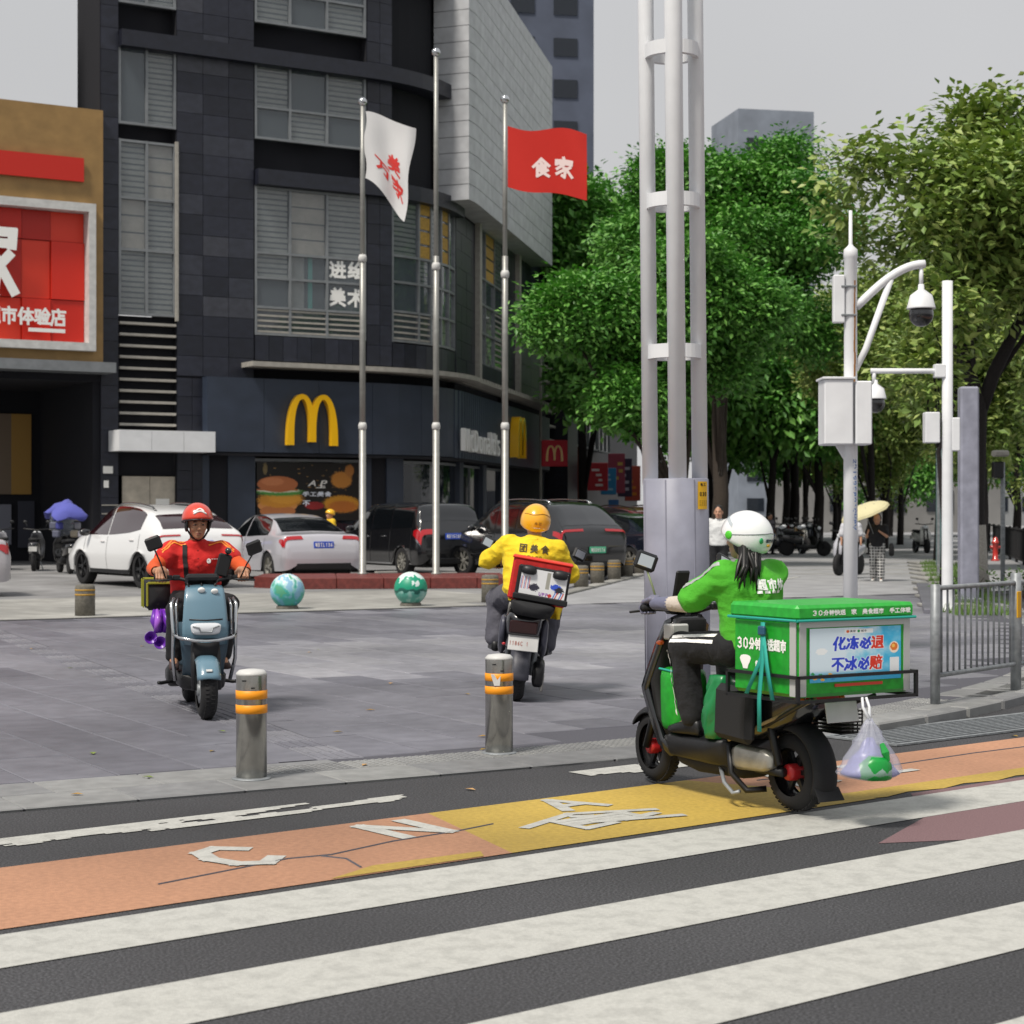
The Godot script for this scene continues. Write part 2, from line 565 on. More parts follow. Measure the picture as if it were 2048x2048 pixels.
# ---------------------------------------------------------------- lettering as strokes on a 0..100 square, y down
const GLYPH := {
	"化": "32,5 20,32 4,55;20,32 20,96;88,12 70,40 48,58;58,8 58,80 66,90 90,90 94,72",
	"冻": "8,20 20,34;4,88 14,74 24,56;34,22 94,22;58,6 46,50 92,50;68,36 68,92 58,88;50,62 38,84;82,62 94,84",
	"必": "24,40 12,70;36,20 52,32;38,44 42,82 54,92 72,90 76,72;86,14 64,50 28,82;84,42 94,66",
	"退": "8,12 20,26;4,42 20,42 20,74 6,90;20,76 36,90 96,90;44,10 86,10 86,44 44,44 44,76 58,68;44,27 84,27;60,46 90,78;88,54 70,66",
	"不": "6,14 94,14;54,16 38,42 8,62;52,38 52,96;60,44 92,68",
	"冰": "8,20 20,34;4,90 14,74 24,56;66,6 66,90 56,86;34,36 54,36 46,60 32,78;90,24 74,44;68,42 80,66 96,80",
	"赔": "8,12 40,12 40,64;8,12 8,64;24,24 24,58 4,92;26,66 40,86;68,4 72,12;50,18 96,18;60,26 64,38;86,24 80,40;48,44 98,44;56,56 92,56 92,92 56,92 56,56",
	"分": "40,8 30,30 6,50;60,8 72,30 96,50;22,52 74,52 68,90 54,88;44,54 36,76 14,94",
	"钟": "22,6 8,34;16,22 42,22;14,42 40,42;6,60 42,60;26,42 26,90 42,80;54,24 94,24 94,60 54,60 54,24;74,6 74,96",
	"快": "20,6 20,96;8,26 6,48;32,24 36,36;44,26 88,26 88,54;38,54 98,54;66,6 64,54 38,94;66,56 96,92",
	"送": "8,12 20,26;4,42 20,42 20,74 6,90;20,76 36,90 96,90;48,6 56,18;82,4 74,18;40,24 92,24;36,46 96,46;66,24 64,52 42,76;66,50 92,76",
	"超": "8,18 46,18;26,6 26,40;4,38 48,38;28,40 28,82;28,58 46,58;14,54 6,84;8,82 28,86 96,92;54,10 92,10 88,40 78,38;72,12 66,30 52,42;58,50 90,50 90,76 58,76 58,50",
	"市": "48,4 52,14;8,20 94,20;18,38 18,82;18,38 84,38 84,78 74,76;50,20 50,98",
	"团": "8,8 92,8 92,94 8,94 8,8;24,34 78,34;58,18 58,78 46,74;56,38 26,70",
	"美": "32,4 40,16;70,4 60,16;14,20 88,20;20,34 82,34;10,48 92,48;50,18 50,62;8,64 94,64;50,62 40,80 8,96;54,66 66,82 94,96",
	"食": "50,4 6,44;50,4 94,42;46,22 54,30;28,38 74,38 74,64 28,64;28,50 72,50;28,38 28,92 50,82;86,64 60,76;44,66 92,94",
	"进": "8,12 20,26;4,42 20,42 20,74 6,90;20,76 36,90 96,90;38,28 92,28;36,54 96,54;54,8 54,56 40,78;78,6 78,82",
	"绘": "28,6 10,34 30,34 8,62 36,58;6,84 38,76;68,4 44,38;68,4 98,38;56,42 84,42;46,58 98,58;70,60 50,88 90,84;82,72 94,94",
	"术": "6,28 94,28;50,4 50,96;48,32 34,60 6,82;54,32 68,58 94,82;70,8 82,18",
	"万": "6,12 94,12;44,12 36,58 6,94;40,42 84,42 76,92 58,86",
	"家": "48,2 52,12;8,34 8,16 92,16 90,32;24,30 78,30;52,32 12,56;46,46 58,66 52,94 40,88;50,60 10,80;84,44 66,56;60,52 94,88",
	"体": "28,6 6,50;20,34 20,96;38,26 98,26;66,6 66,96;64,30 34,70;68,30 98,68;52,72 82,72",
	"验": "8,14 36,14 30,54;14,14 10,52 40,52 36,90 26,86;4,74 30,66;70,4 44,36;70,4 98,36;58,36 84,36;52,50 58,72;70,46 72,70;90,46 78,80;46,88 98,88",
	"店": "48,4 52,12;12,16 94,16;16,16 16,56 4,94;54,24 54,54;54,38 84,38;34,56 86,56 86,92 34,92 34,56",
	"粤": "16,12 84,12 84,50 16,50 16,12;50,14 50,46;28,22 40,30;72,22 60,30;6,62 94,62;40,64 34,78 80,78 74,98 58,94",
	"电": "16,20 84,20 84,66 16,66 16,20;18,42 82,42;50,4 50,84 60,92 94,90 94,76",
	"上": "50,8 50,88;50,44 84,44;6,90 94,90",
	"手": "80,6 20,18;12,34 88,34;4,58 96,58;52,16 52,92 38,88",
	"工": "14,18 86,18;50,18 50,84;4,86 96,86",
	"0": "50,8 24,22 20,50 24,78 50,92 76,78 80,50 76,22 50,8",
	"3": "22,18 48,8 74,20 72,40 46,48 76,58 76,80 50,92 20,82",
	"8": "50,8 26,20 28,40 50,48 74,40 74,20 50,8;50,48 22,60 24,82 50,92 76,82 78,60 50,48",
	"5": "76,10 28,10 24,46 54,40 78,56 74,82 48,92 22,82",
	"6": "70,10 36,32 22,62 34,88 62,90 78,72 66,52 36,54",
	"1": "36,24 54,8 54,92", "7": "20,10 80,10 44,92", "2": "22,24 44,8 72,16 74,38 24,92 80,92",
	"A": "12,94 50,6 88,94;28,62 72,62", "B": "22,6 22,94 66,92 80,72 62,48 22,48;60,48 76,30 60,8 22,6", "C": "84,24 58,6 26,18 14,50 26,82 58,94 86,76",
	"D": "20,6 20,94 60,88 82,50 60,12 20,6", "E": "82,8 20,8 20,92 84,92;20,50 70,50", "N": "16,94 16,6 84,94 84,6", "S": "80,18 50,6 22,22 30,44 70,56 80,78 50,94 18,82", "L": "22,6 22,92 82,92", "P": "22,94 22,6 66,8 80,28 64,50 22,50",
	"a": "24,44 54,36 74,50 74,92;74,60 36,62 26,80 44,92 74,80", "p": "24,36 24,120;24,50 54,36 78,56 72,84 46,92 24,80", "T": "10,8 90,8;50,8 50,94", "F": "22,94 22,8 82,8;22,50 68,50", "I": "50,6 50,94", "R": "22,94 22,6 64,8 78,28 62,50 22,50;50,50 82,94", "O": "50,6 22,18 12,50 22,82 50,94 78,82 88,50 78,18 50,6", "U": "16,6 18,76 50,94 82,76 84,6", "G": "84,24 54,6 22,20 14,54 28,86 60,94 84,78 84,54 58,54", "H": "18,6 18,94;82,6 82,94;18,50 82,50", "Y": "12,6 50,48 88,6;50,48 50,94", "K": "20,6 20,94;80,6 22,54;40,40 84,94", "M": "10,94 16,6 50,62 84,6 90,94", "W": "6,6 28,94 50,30 72,94 94,6", "V": "10,6 50,94 90,6", "-": "20,50 80,50", ".": "46,90 54,90", "X": "14,6 86,94;86,6 14,94",
}

func strokes_of(c: String) -> Array:
	var out := []
	for s in String(GLYPH.get(c, "")).split(";", false):
		var line := []
		for q in s.split(" ", false):
			var n := q.split(",")
			line.append(Vector2(float(n[0]), float(n[1])) / 100.0)
		out.append(line)
	return out

# lettering as thin raised ribbons; place maps (across, down) in metres to a point, lift is the way out
func letters(mb: MB, text: String, size: Vector2, gap: float, weight: float, place: Callable, steps := 0.03):
	var x := 0.0
	var turn := 0
	for c in text:
		for line in strokes_of(c):
			for i in line.size() - 1:
				turn += 1
				var a: Vector2 = line[i] * size + Vector2(x, 0)
				var b: Vector2 = line[i + 1] * size + Vector2(x, 0)
				var t := (b - a).normalized()
				a -= t * weight * 0.45
				b += t * weight * 0.45
				var w := Vector2(-t.y, t.x) * weight * 0.5
				var n := maxi(1, int((b - a).length() / steps))
				for k in n:
					var p := a.lerp(b, float(k) / n)
					var q := a.lerp(b, float(k + 1) / n)
					var A: Vector3 = place.call(p.x + w.x, p.y + w.y)
					var B: Vector3 = place.call(q.x + w.x, q.y + w.y)
					var C: Vector3 = place.call(q.x - w.x, q.y - w.y)
					var D: Vector3 = place.call(p.x - w.x, p.y - w.y)
					var up := (B - A).cross(D - A).normalized() * 0.00035 * (turn % 6)
					mb.quad(A + up, B + up, C + up, D + up)
		x += size.x + gap
	return x - gap

func stamp(img: Image, text: String, at: Vector2, size: Vector2, gap: float, weight: float, col: Color, slant := 0.0):
	var x := at.x
	for c in text:
		for line in strokes_of(c):
			for i in line.size() - 1:
				var a: Vector2 = line[i]
				var b: Vector2 = line[i + 1]
				var n := maxi(1, int(((b - a) * size).length() / maxf(1.0, weight * 0.4)))
				for k in n + 1:
					var p := a.lerp(b, float(k) / n)
					var q := Vector2(x + p.x * size.x + (1.0 - p.y) * slant * size.y, at.y + p.y * size.y)
					img.fill_rect(Rect2i(int(q.x - weight * 0.5), int(q.y - weight * 0.5), maxi(1, int(weight)), maxi(1, int(weight))), col)
		x += size.x + gap

func disc(img: Image, c: Vector2, r: Vector2, col: Color, rough := 0.0, seed_n := 0):
	var f := FastNoiseLite.new()
	f.seed = seed_n
	f.frequency = 0.08
	for y in range(maxi(0, int(c.y - r.y * 1.4)), mini(img.get_height(), int(c.y + r.y * 1.4))):
		for x in range(maxi(0, int(c.x - r.x * 1.4)), mini(img.get_width(), int(c.x + r.x * 1.4))):
			var q := Vector2((x - c.x) / r.x, (y - c.y) / r.y).length()
			if q < 1.0 + rough * f.get_noise_2d(x, y):
				img.set_pixel(x, y, col.lightened(0.25 * max(0.0, f.get_noise_2d(x * 2, y * 2))) if rough > 0.0 else col)

# ---------------------------------------------------------------- ground
func sheet_of(pts: Array, y: float) -> MB:
	var mb := MB.new()
	var poly := PackedVector2Array()
	for p in pts: poly.append(Vector2(p.x, p.z))
	var idx := Geometry2D.triangulate_polygon(poly)
	for i in range(0, idx.size(), 3):
		var a := poly[idx[i]]
		var b := poly[idx[i + 1]]
		var c := poly[idx[i + 2]]
		if (b - a).cross(c - a) > 0:
			var t := b
			b = c
			c = t
		mb.tri(Vector3(a.x, y, a.y), Vector3(b.x, y, b.y), Vector3(c.x, y, c.y))
	return mb

func seen_size(p: Vector3) -> float:   # rough size in view, to choose which pieces are parts of their own
	if p.z > -4.0 or absf(p.x) > -p.z * 0.30: return 0.0
	return 1.0 / (p.z * p.z * absf(p.z))

func build_ground():
	structure("ground", sheet_of([Vector3(-500, 0, 60), Vector3(500, 0, 60), Vector3(500, 0, -900), Vector3(-500, 0, -900)], 0), M.asphalt).position.y = -0.016
	# the mortar bed of the square, its slabs above it
	var edge := []
	for k in 41:
		var u := -14.0 + k * 1.0
		edge.append(pav(u, kerb_v(u)))
	var bed := edge.duplicate()
	bed += [pav(40, 120), pav(-60, 120), pav(-60, 9.27)]
	var square := structure("plaza_pavement", sheet_of(bed, -0.006), M.joint)
	var bm := MB.new()
	bm.cbox(Vector3(0, -0.014, 0), Vector3(0.492, 0.028, 0.992), 0.006)
	var slab_mesh := bm.done()
	var list := []
	rng.seed = 7
	for i in range(-16, 64):
		for j in range(-1, 17):
			var u := i * 0.5 + 0.25
			var v0: float = 10.17
			var v := v0 + j + (0.5 if i % 2 else 0.0) + 0.5
			if v > 25.0: continue
			var half := false
			if kerb_v(u) + 0.88 > v - 0.5:
				if kerb_v(u) + 0.88 > v - 0.01: continue
				half = true
				v += 0.25
			if absf(u - (4.9 + (v - 10.2) * 0.11) + 0.0) < 0.29: continue
			var p := pav(u, v, rng.randf_range(-0.002, 0.0015))
			var tone := rng.randi_range(0, 2)
			if rng.randf() < 0.13: tone = 4
			if rng.randf() < 0.06: tone = 6
			if v > 15.0 and v < 19.2 and u > 7.0: tone = [5, 7, 5][rng.randi_range(0, 2)]
			elif u < 6.5 and v < 14.5: tone = [4, 1, 0][rng.randi_range(0, 2)]
			if v > 12.5 and u > 8.6 and v < 15.0 and rng.randf() < 0.6: tone = 3
			if u > 13.5: tone = [2, 3, 0][rng.randi_range(0, 2)]
			list.append([seen_size(p), p, tone, rng.randf_range(-0.004, 0.004), half])
	list.sort_custom(func(a, b): return a[0] > b[0])
	var rest := []
	for k in 8: rest.append(MB.new())
	for k in list.size():
		var q = list[k]
		var xf := Transform3D(Basis(Vector3.UP, deg_to_rad(31.0) + q[3]) * Basis.from_scale(Vector3(1, 1, 0.492 if q[4] else 1.0)), q[1])
		if k < 300:
			part(square, "paving_slab", slab_mesh, M.slab[q[2]], xf)
		else:
			rest[q[2]].st.append_from(slab_mesh, 0, xf)
			rest[q[2]].empty = false
	for k in 8:
		if not rest[k].empty:
			var o := part(square, "paving_slabs", rest[k].st.commit(), M.slab[k])
			o.set_meta("kind", "stuff")
	# narrow filler strips beside the ribbed guide tiles
	for s in [-1.0, 1.0]:
		for k in 15:
			var v := 10.2 + k * 1.0
			var u := 4.9 + (v - 10.2) * 0.11
			structure("filler_slab", sheet_of([pav(u + 0.155 * s, v), pav(u + 0.56 * s, v), pav(u + 0.11 + 0.56 * s, v + 0.99), pav(u + 0.11 + 0.155 * s, v + 0.99)], -0.0025), M.slab[(k * 3) % 3], square)
	# pale border along the road
	bm = MB.new()
	bm.cbox(Vector3(0, -0.014, 0), Vector3(0.594, 0.028, 0.43), 0.006)
	var border_mesh := bm.done()
	bm = MB.new()
	bm.cbox(Vector3(0, -0.014, 0), Vector3(0.294, 0.028, 0.294), 0.004)
	for a in 6:
		for b in 6:
			bm.cbox(Vector3(-0.122 + a * 0.049, 0.001, -0.122 + b * 0.049), Vector3(0.024, 0.006, 0.024), 0.003)
	var dot_tile := bm.done()
	bm = MB.new()
	bm.cbox(Vector3(0, -0.014, 0), Vector3(0.294, 0.028, 0.294), 0.004)
	for a in 4:
		bm.cbox(Vector3(-0.105 + a * 0.07, 0.001, 0), Vector3(0.03, 0.008, 0.27), 0.003)
	var bar_tile := bm.done()
	for i in range(-6, 34):
		var u := i * 0.6
		var slope := atan(0.096 * maxf(0.0, u - 5.8))
		for j in 2:
			var v := kerb_v(u) + 0.22 + j * 0.44
			if j == 1 and u > 4.2 and u < 10.4: continue
			part(square, "border_stone", border_mesh, M.border[rng.randi_range(0, 3)], Transform3D(Basis(Vector3.UP, deg_to_rad(31.0) + slope), pav(u + (0.3 if j else 0.0), v)))
	for i in range(0, 21):
		var u := 4.35 + i * 0.3
		var slope := atan(0.096 * maxf(0.0, u - 5.8))
		part(square, "tactile_tile", dot_tile, M.border[i % 3], Transform3D(Basis(Vector3.UP, deg_to_rad(31.0) + slope), pav(u, kerb_v(u) + 0.60)))
	for i in 48:
		var v := 10.3 + i * 0.3
		part(square, "tactile_tile", bar_tile, M.slab[2 + (i * 7) % 3], Transform3D(Basis(Vector3.UP, deg_to_rad(31.0 - 6.3)), pav(4.9 + (v - 10.2) * 0.11, v)))
	# raised kerb stones where the corner bends away
	for i in range(0, 22):
		var u := 8.9 + i * 0.62
		var slope := atan(0.096 * (u - 5.8))
		var kb := MB.new()
		kb.cbox(Vector3.ZERO, Vector3(0.63, 0.09, 0.16), 0.012)
		part(square, "kerb_stone", kb, M.border[(i * 5) % 4], Transform3D(Basis(Vector3.UP, deg_to_rad(31.0) + slope), pav(u, kerb_v(u) - 0.06, 0.012)))
	# pale apron before the flagpoles, in large slabs
	var apron := structure("apron_pavement", sheet_of([pav(-40, 25.3), pav(15.0, 25.3), gp(3.9, 51.4), gp(10.0, 85.0), gp(-60, 110), pav(-40, 40)], 0.004), M.lot)
	var am := MB.new()
	for i in range(-14, 18):
		for j in 6:
			var u := i * 0.95
			var v := 25.8 + j * 0.95
			if u > 14.6 and j < 1: continue
			am.cbox(pav(u, v, 0.006), Vector3(0.94, 0.016, 0.94), 0.004, Basis(Vector3.UP, deg_to_rad(31.0)))
	part(apron, "apron_slabs", am, M.apron).set_meta("kind", "stuff")
	# pale kerb line along the row of stone bollards
	for i in 14:
		var p := Vector3(-0.4, 0, -29.6).lerp(Vector3(4.1, 0, -51.0), (i + 0.5) / 14.0)
		var kb := MB.new()
		kb.cbox(Vector3.ZERO, Vector3(0.26, 0.05, 1.54), 0.015)
		part(apron, "edging_stone", kb, M.apron, Transform3D(Basis(Vector3.UP, -atan2(4.5, 21.4)), p + Vector3(0.55, 0.02, 0)))
	# road markings
	var lane := sheet_of([rd(-30, 6.36), rd(5.15, 6.36), rd(5.5, 7.46), rd(-30, 7.46)], -0.012)
	structure("cycle_lane", lane, M.orange)
	structure("cycle_lane", sheet_of([rd(7.62, 6.58), rd(40, 6.58), rd(40, 7.46), rd(7.3, 7.46)], -0.012), M.orange)
	structure("lane_marking", sheet_of([rd(5.15, 6.36), rd(7.62, 6.36), rd(7.62, 6.58), rd(7.3, 7.46), rd(5.5, 7.46)], -0.012), M.yellow_lane)
	var saw := [rd(7.62, 6.38)]
	for i in 60:
		saw.append(rd(7.7 + i * 0.24, 6.36 + 0.05 * (i % 2)))
	saw += [rd(22, 6.58), rd(7.62, 6.58)]
	structure("lane_marking", sheet_of(saw, -0.012), M.yellow_lane)
	structure("lane_marking", sheet_of([rd(4.2, 6.37), rd(5.0, 6.37), rd(5.06, 6.47), rd(4.5, 6.5)], -0.0095), M.yellow_lane)
	structure("road_patch", sheet_of([rd(7.3, 2.0), rd(40, 2.0), rd(40, 6.36), rd(7.9, 6.36), rd(7.4, 5.85), rd(6.6, 5.5), rd(7.0, 5.3)], -0.0135), M.pink_asphalt)
	for i in 9:
		var v := 5.82 - i * 0.98
		structure("crossing_stripe", sheet_of([rd(-20, v), rd(9.05 - i * 0.15, v), rd(8.85 - i * 0.15, v + 0.46), rd(-20, v + 0.46)], -0.012), M.white_line)
	# worn white line near the kerb, broken up where the paint has gone
	var f := FastNoiseLite.new()
	f.seed = 4
	f.frequency = 0.9
	f.fractal_octaves = 4
	for span in [[3.4, 6.3, 0.04], [7.0, 8.6, 0.12], [-2.0, 2.2, -0.02], [0.4, 1.7, -0.5]]:
		var worn := MB.new()
		var nx := int((span[1] - span[0]) / 0.025)
		for i in nx:
			for j in 12:
				var u: float = span[0] + i * 0.025
				var v := 7.86 + j * 0.022 + (float(span[2]) if span[2] < -0.1 else 0.0)
				var keep: float = f.get_noise_2d(u * 1.3, v * 4.0) + span[2] + 0.22 - 0.35 * absf(j - 5.5) / 6.0 - (0.5 * maxf(0.0, (u - 5.0) / 1.3) if span[0] == 3.4 else 0.0)
				if keep > 0.0:
					worn.quad(rd(u, v, -0.0115), rd(u + 0.026, v, -0.0115), rd(u + 0.026, v + 0.023, -0.0115), rd(u, v + 0.023, -0.0115))
		structure("worn_line", worn, M.white_line)
	# painted characters of the cycle lane, read from the far side
	var lm := MB.new()
	var on_lane := func(u0: float, v0: float, sx: float, sy: float):
		return func(x: float, y: float): return rd(u0 + sx * x, v0 + sy * y, -0.0085)
	letters(lm, "C", Vector2(0.34, 0.5), 0, 0.085, on_lane.call(3.98, 7.30, 1, -1))
	letters(lm, "N", Vector2(0.36, 0.42), 0, 0.085, on_lane.call(4.95, 7.36, 1, -1))
	letters(lm, "A", Vector2(0.34, 0.34), 0, 0.07, on_lane.call(6.05, 7.40, 1, -1))
	letters(lm, "食", Vector2(0.95, 0.42), 0, 0.06, on_lane.call(5.55, 7.0, 1, -1))
	letters(lm, "E", Vector2(0.36, 0.42), 0, 0.07, on_lane.call(8.3, 7.3, 1, -1))
	letters(lm, "A", Vector2(0.36, 0.42), 0, 0.07, on_lane.call(7.6, 7.3, 1, -1))
	structure("painted_letters", lm, M.white_line)
	# cracks of the lane: real narrow grooves filled with dark sealant
	for c in [[[3.6, 6.72], [4.3, 6.86], [4.5, 6.82], [4.9, 6.92], [5.3, 6.95], [5.55, 7.0]], [[4.45, 6.82], [4.5, 6.7], [4.44, 6.5]], [[7.6, 7.2], [8.6, 7.12], [9.5, 7.16], [12.0, 7.1]]]:
		var cm := MB.new()
		var pts := []
		for q in c: pts.append(rd(q[0], q[1], -0.012))
		cm.tube(pts, 0.0055, 6)
		structure("road_crack", cm, M.joint)
	# drain grating by the kerb
	var gr := thing("drain_grate", "dark steel drain grating set in the road beside the raised kerb", "grate", rd(10.9, 8.0, -0.01), deg_to_rad(39.0))
	var fm := MB.new()
	for s in [-1, 1]:
		fm.box(Vector3(0, 0.004, s * 0.30), Vector3(3.0, 0.012, 0.04))
		fm.box(Vector3(s * 1.48, 0.0045, 0), Vector3(0.04, 0.012, 0.56))
	part(gr, "frame", fm, M.galv)
	var pit := MB.new()
	pit.box(Vector3(0, 0.0, 0), Vector3(2.9, 0.004, 0.55))
	part(gr, "pit", pit, M.black_matte)
	var sl := MB.new()
	sl.box(Vector3.ZERO, Vector3(2.92, 0.012, 0.02))
	var slm := sl.done()
	for k in 10:
		part(gr, "slat", slm, M.galv, Transform3D(Basis(), Vector3(0, 0.008, -0.25 + k * 0.0555)))
	# the walk of the side street and its bays for motorbikes
	structure("street_pavement", sheet_of([gp(4.55, 51.0), pav(15.35, 25.0), pav(40, 25.0), gp(60, 60), gp(60, 400), gp(40, 400), gp(10.5, 85)], 0.003), M.walk)
	var bay := MB.new()
	for k in 9:
		bay.box(gp(6.6 + k * 0.75, 44.0 + k * 3.1, 0.006), Vector3(8.5, 0.006, 0.22), Basis(Vector3.UP, 0.02))
	structure("parking_lines", bay, M.apron)
	var line := MB.new()
	line.box(gp(5.85, 40.2, 0.008), Vector3(0.10, 0.006, 3.6), Basis(Vector3.UP, -0.36))
	structure("bay_line", line, M.white_line)

func build_leaves():
	rng.seed = 31
	var lm := MB.new()
	for s in [1.0, -1.0]:
		lm.tri(Vector3(-0.035, 0.002, 0), Vector3(0.0, 0.008, 0.018 * s), Vector3(0.04, 0.004, 0)) if s > 0 else lm.tri(Vector3(-0.035, 0.002, 0), Vector3(0.04, 0.004, 0), Vector3(0.0, 0.008, 0.018 * s))
	var mesh := lm.done()
	var mats := [mat("a9833e", 0.8), mat("8d7433", 0.8), mat("b58f5d", 0.8), mat("70803a", 0.8)]
	for k in 34:
		var u := rng.randf_range(1.0, 9.5)
		var v := rng.randf_range(9.3, 20.0)
		if k > 28: v = rng.randf_range(7.6, 9.2)
		var o := part(self, "fallen_leaf", mesh, mats[k % 4], Transform3D(Basis(Vector3.UP, rng.randf() * TAU).scaled(Vector3.ONE * rng.randf_range(0.7, 1.3)), pav(u, v, 0.003 if v > 9.27 else -0.012)))
		tag(o, "small dry leaf lying on the grey paving", "leaf", "dry leaves scattered on the paving")

# ---------------------------------------------------------------- the corner building, laid out along its front: s metres along the wall, h up, o out
const FA := Vector2(-13.87, 50.1)
const D1 := Vector2(0.85745, 0.51456)
const D2 := Vector2(0.17691, 0.98423)
const ARC_S := 10.909
const ARC_R := 5.506
const ARC_L := 4.6935
func bframe(s: float) -> Array:   # plan point, way along
	if s < ARC_S: return [FA + D1 * s, D1]
	var t0 := FA + D1 * ARC_S
	var n := Vector2(-D1.y, D1.x)
	var c := t0 + n * ARC_R
	var q := minf(s - ARC_S, ARC_L) / ARC_R
	var p := c + (-n * ARC_R).rotated(q)
	var d := D1.rotated(q)
	if s > ARC_S + ARC_L: p += d * (s - ARC_S - ARC_L)
	return [p, d]
func bp(s: float, h: float, o := 0.0) -> Vector3:
	var f := bframe(s)
	var p: Vector2 = f[0] + Vector2(f[1].y, -f[1].x) * o
	return Vector3(p.x, h, -p.y)
func bbasis(s: float) -> Basis:   # x along, y up, z out
	var d: Vector2 = bframe(s)[1]
	return Basis(Vector3(d.x, 0, -d.y), Vector3.UP, Vector3(d.y, 0, d.x))
func bbox(mb: MB, s0: float, s1: float, h0: float, h1: float, o0: float, o1: float):
	var n := 1
	if s1 > ARC_S and s0 < ARC_S + ARC_L: n = maxi(1, int(ceil((s1 - s0) / 0.55)))
	var ring := func(s): return [bp(s, h0, o0), bp(s, h0, o1), bp(s, h1, o1), bp(s, h1, o0)]
	var rings := []
	for k in n + 1: rings.append(ring.call(lerpf(s0, s1, float(k) / n)))
	mb.loft(rings, true)
func bpart(parent: Node, called: String, s0: float, s1: float, h0: float, h1: float, o0: float, o1: float, m: Material) -> MeshInstance3D:
	var mb := MB.new()
	bbox(mb, s0, s1, h0, h1, o0, o1)
	return part(parent, called, mb, m)

func clad(wall: Node, s0: float, s1: float, h0: float, h1: float, pw: float, ph: float, tones: Array):
	var ns := maxi(1, int(round((s1 - s0) / pw)))
	var nh := maxi(1, int(round((h1 - h0) / ph)))
	for i in ns:
		for j in nh:
			var a := lerpf(s0, s1, float(i) / ns) + 0.006
			var b := lerpf(s0, s1, float(i + 1) / ns) - 0.006
			var lo := lerpf(h0, h1, float(j) / nh) + 0.006
			var hi := lerpf(h0, h1, float(j + 1) / nh) - 0.006
			var t: int = tones[rng.randi_range(0, tones.size() - 1)]
			bpart(wall, "stone_panel", a, b, lo, hi, 0.0, 0.04 + rng.randf_range(-0.004, 0.004), M.stone[t])

# a window: cuts are given as lists of edges along and up; fill picks what hangs behind each pane
func bwindow(b: Node, ss: Array, hh: Array, fill: Callable, m := "glass", depth := 0.28) -> MeshInstance3D:
	var fm := MB.new()
	for k in ss.size():
		bbox(fm, ss[k] - 0.035, ss[k] + 0.035, hh[0] - 0.04, hh[-1] + 0.04, -0.10, 0.022)
	for k in hh.size():
		for i in ss.size() - 1:
			bbox(fm, ss[i] + 0.035, ss[i + 1] - 0.035, hh[k] - 0.035, hh[k] + 0.035, -0.10, 0.020)
	var w := part(b, "window", fm, M.frame)
	bpart(w, "room", ss[0], ss[-1], hh[0], hh[-1], -depth - 0.12, -depth - 0.1, M.room)
	for i in ss.size() - 1:
		for j in hh.size() - 1:
			bpart(w, "pane", ss[i] + 0.035, ss[i + 1] - 0.035, hh[j] + 0.035, hh[j + 1] - 0.035, -0.05, -0.044, M[m])
			var what: String = fill.call(i, j)
			if what == "blind" or what == "blind_light" or what == "board_yellow":
				var bl := MB.new()
				var rows := int((hh[j + 1] - hh[j]) / (0.16 if what == "blind" else 0.5)) + 1
				for r in rows:
					var lo: float = lerpf(hh[j], hh[j + 1], float(r) / rows)
					var hi: float = lerpf(hh[j], hh[j + 1], float(r + 1) / rows)
					var f := -0.022 if what == "board_yellow" else -0.10 - 0.02 * (r % 2)
					bbox(bl, ss[i] + 0.035, ss[i + 1] - 0.035, lo + 0.036, hi - (0.036 if what == "board_yellow" else 0.012), f - 0.02, f)
				part(w, "blind", bl, M[what])
			elif what == "slats":
				for r in 5:
					var lo: float = lerpf(hh[j], hh[j + 1], (r + 0.3) / 5.0)
					bpart(w, "slat", ss[i] + 0.03, ss[i + 1] - 0.03, lo, lo + 0.055, -0.035, -0.008, M.louvre)
			elif what == "teal":
				bpart(w, "curtain", lerpf(ss[i], ss[i + 1], 0.55), lerpf(ss[i], ss[i + 1], 0.66), hh[j], hh[j + 1], -0.2, -0.16, M.teal)
				bpart(w, "curtain", ss[i] + 0.05, lerpf(ss[i], ss[i + 1], 0.45), hh[j], hh[j + 1], -0.22, -0.2, M.blind)
	return w

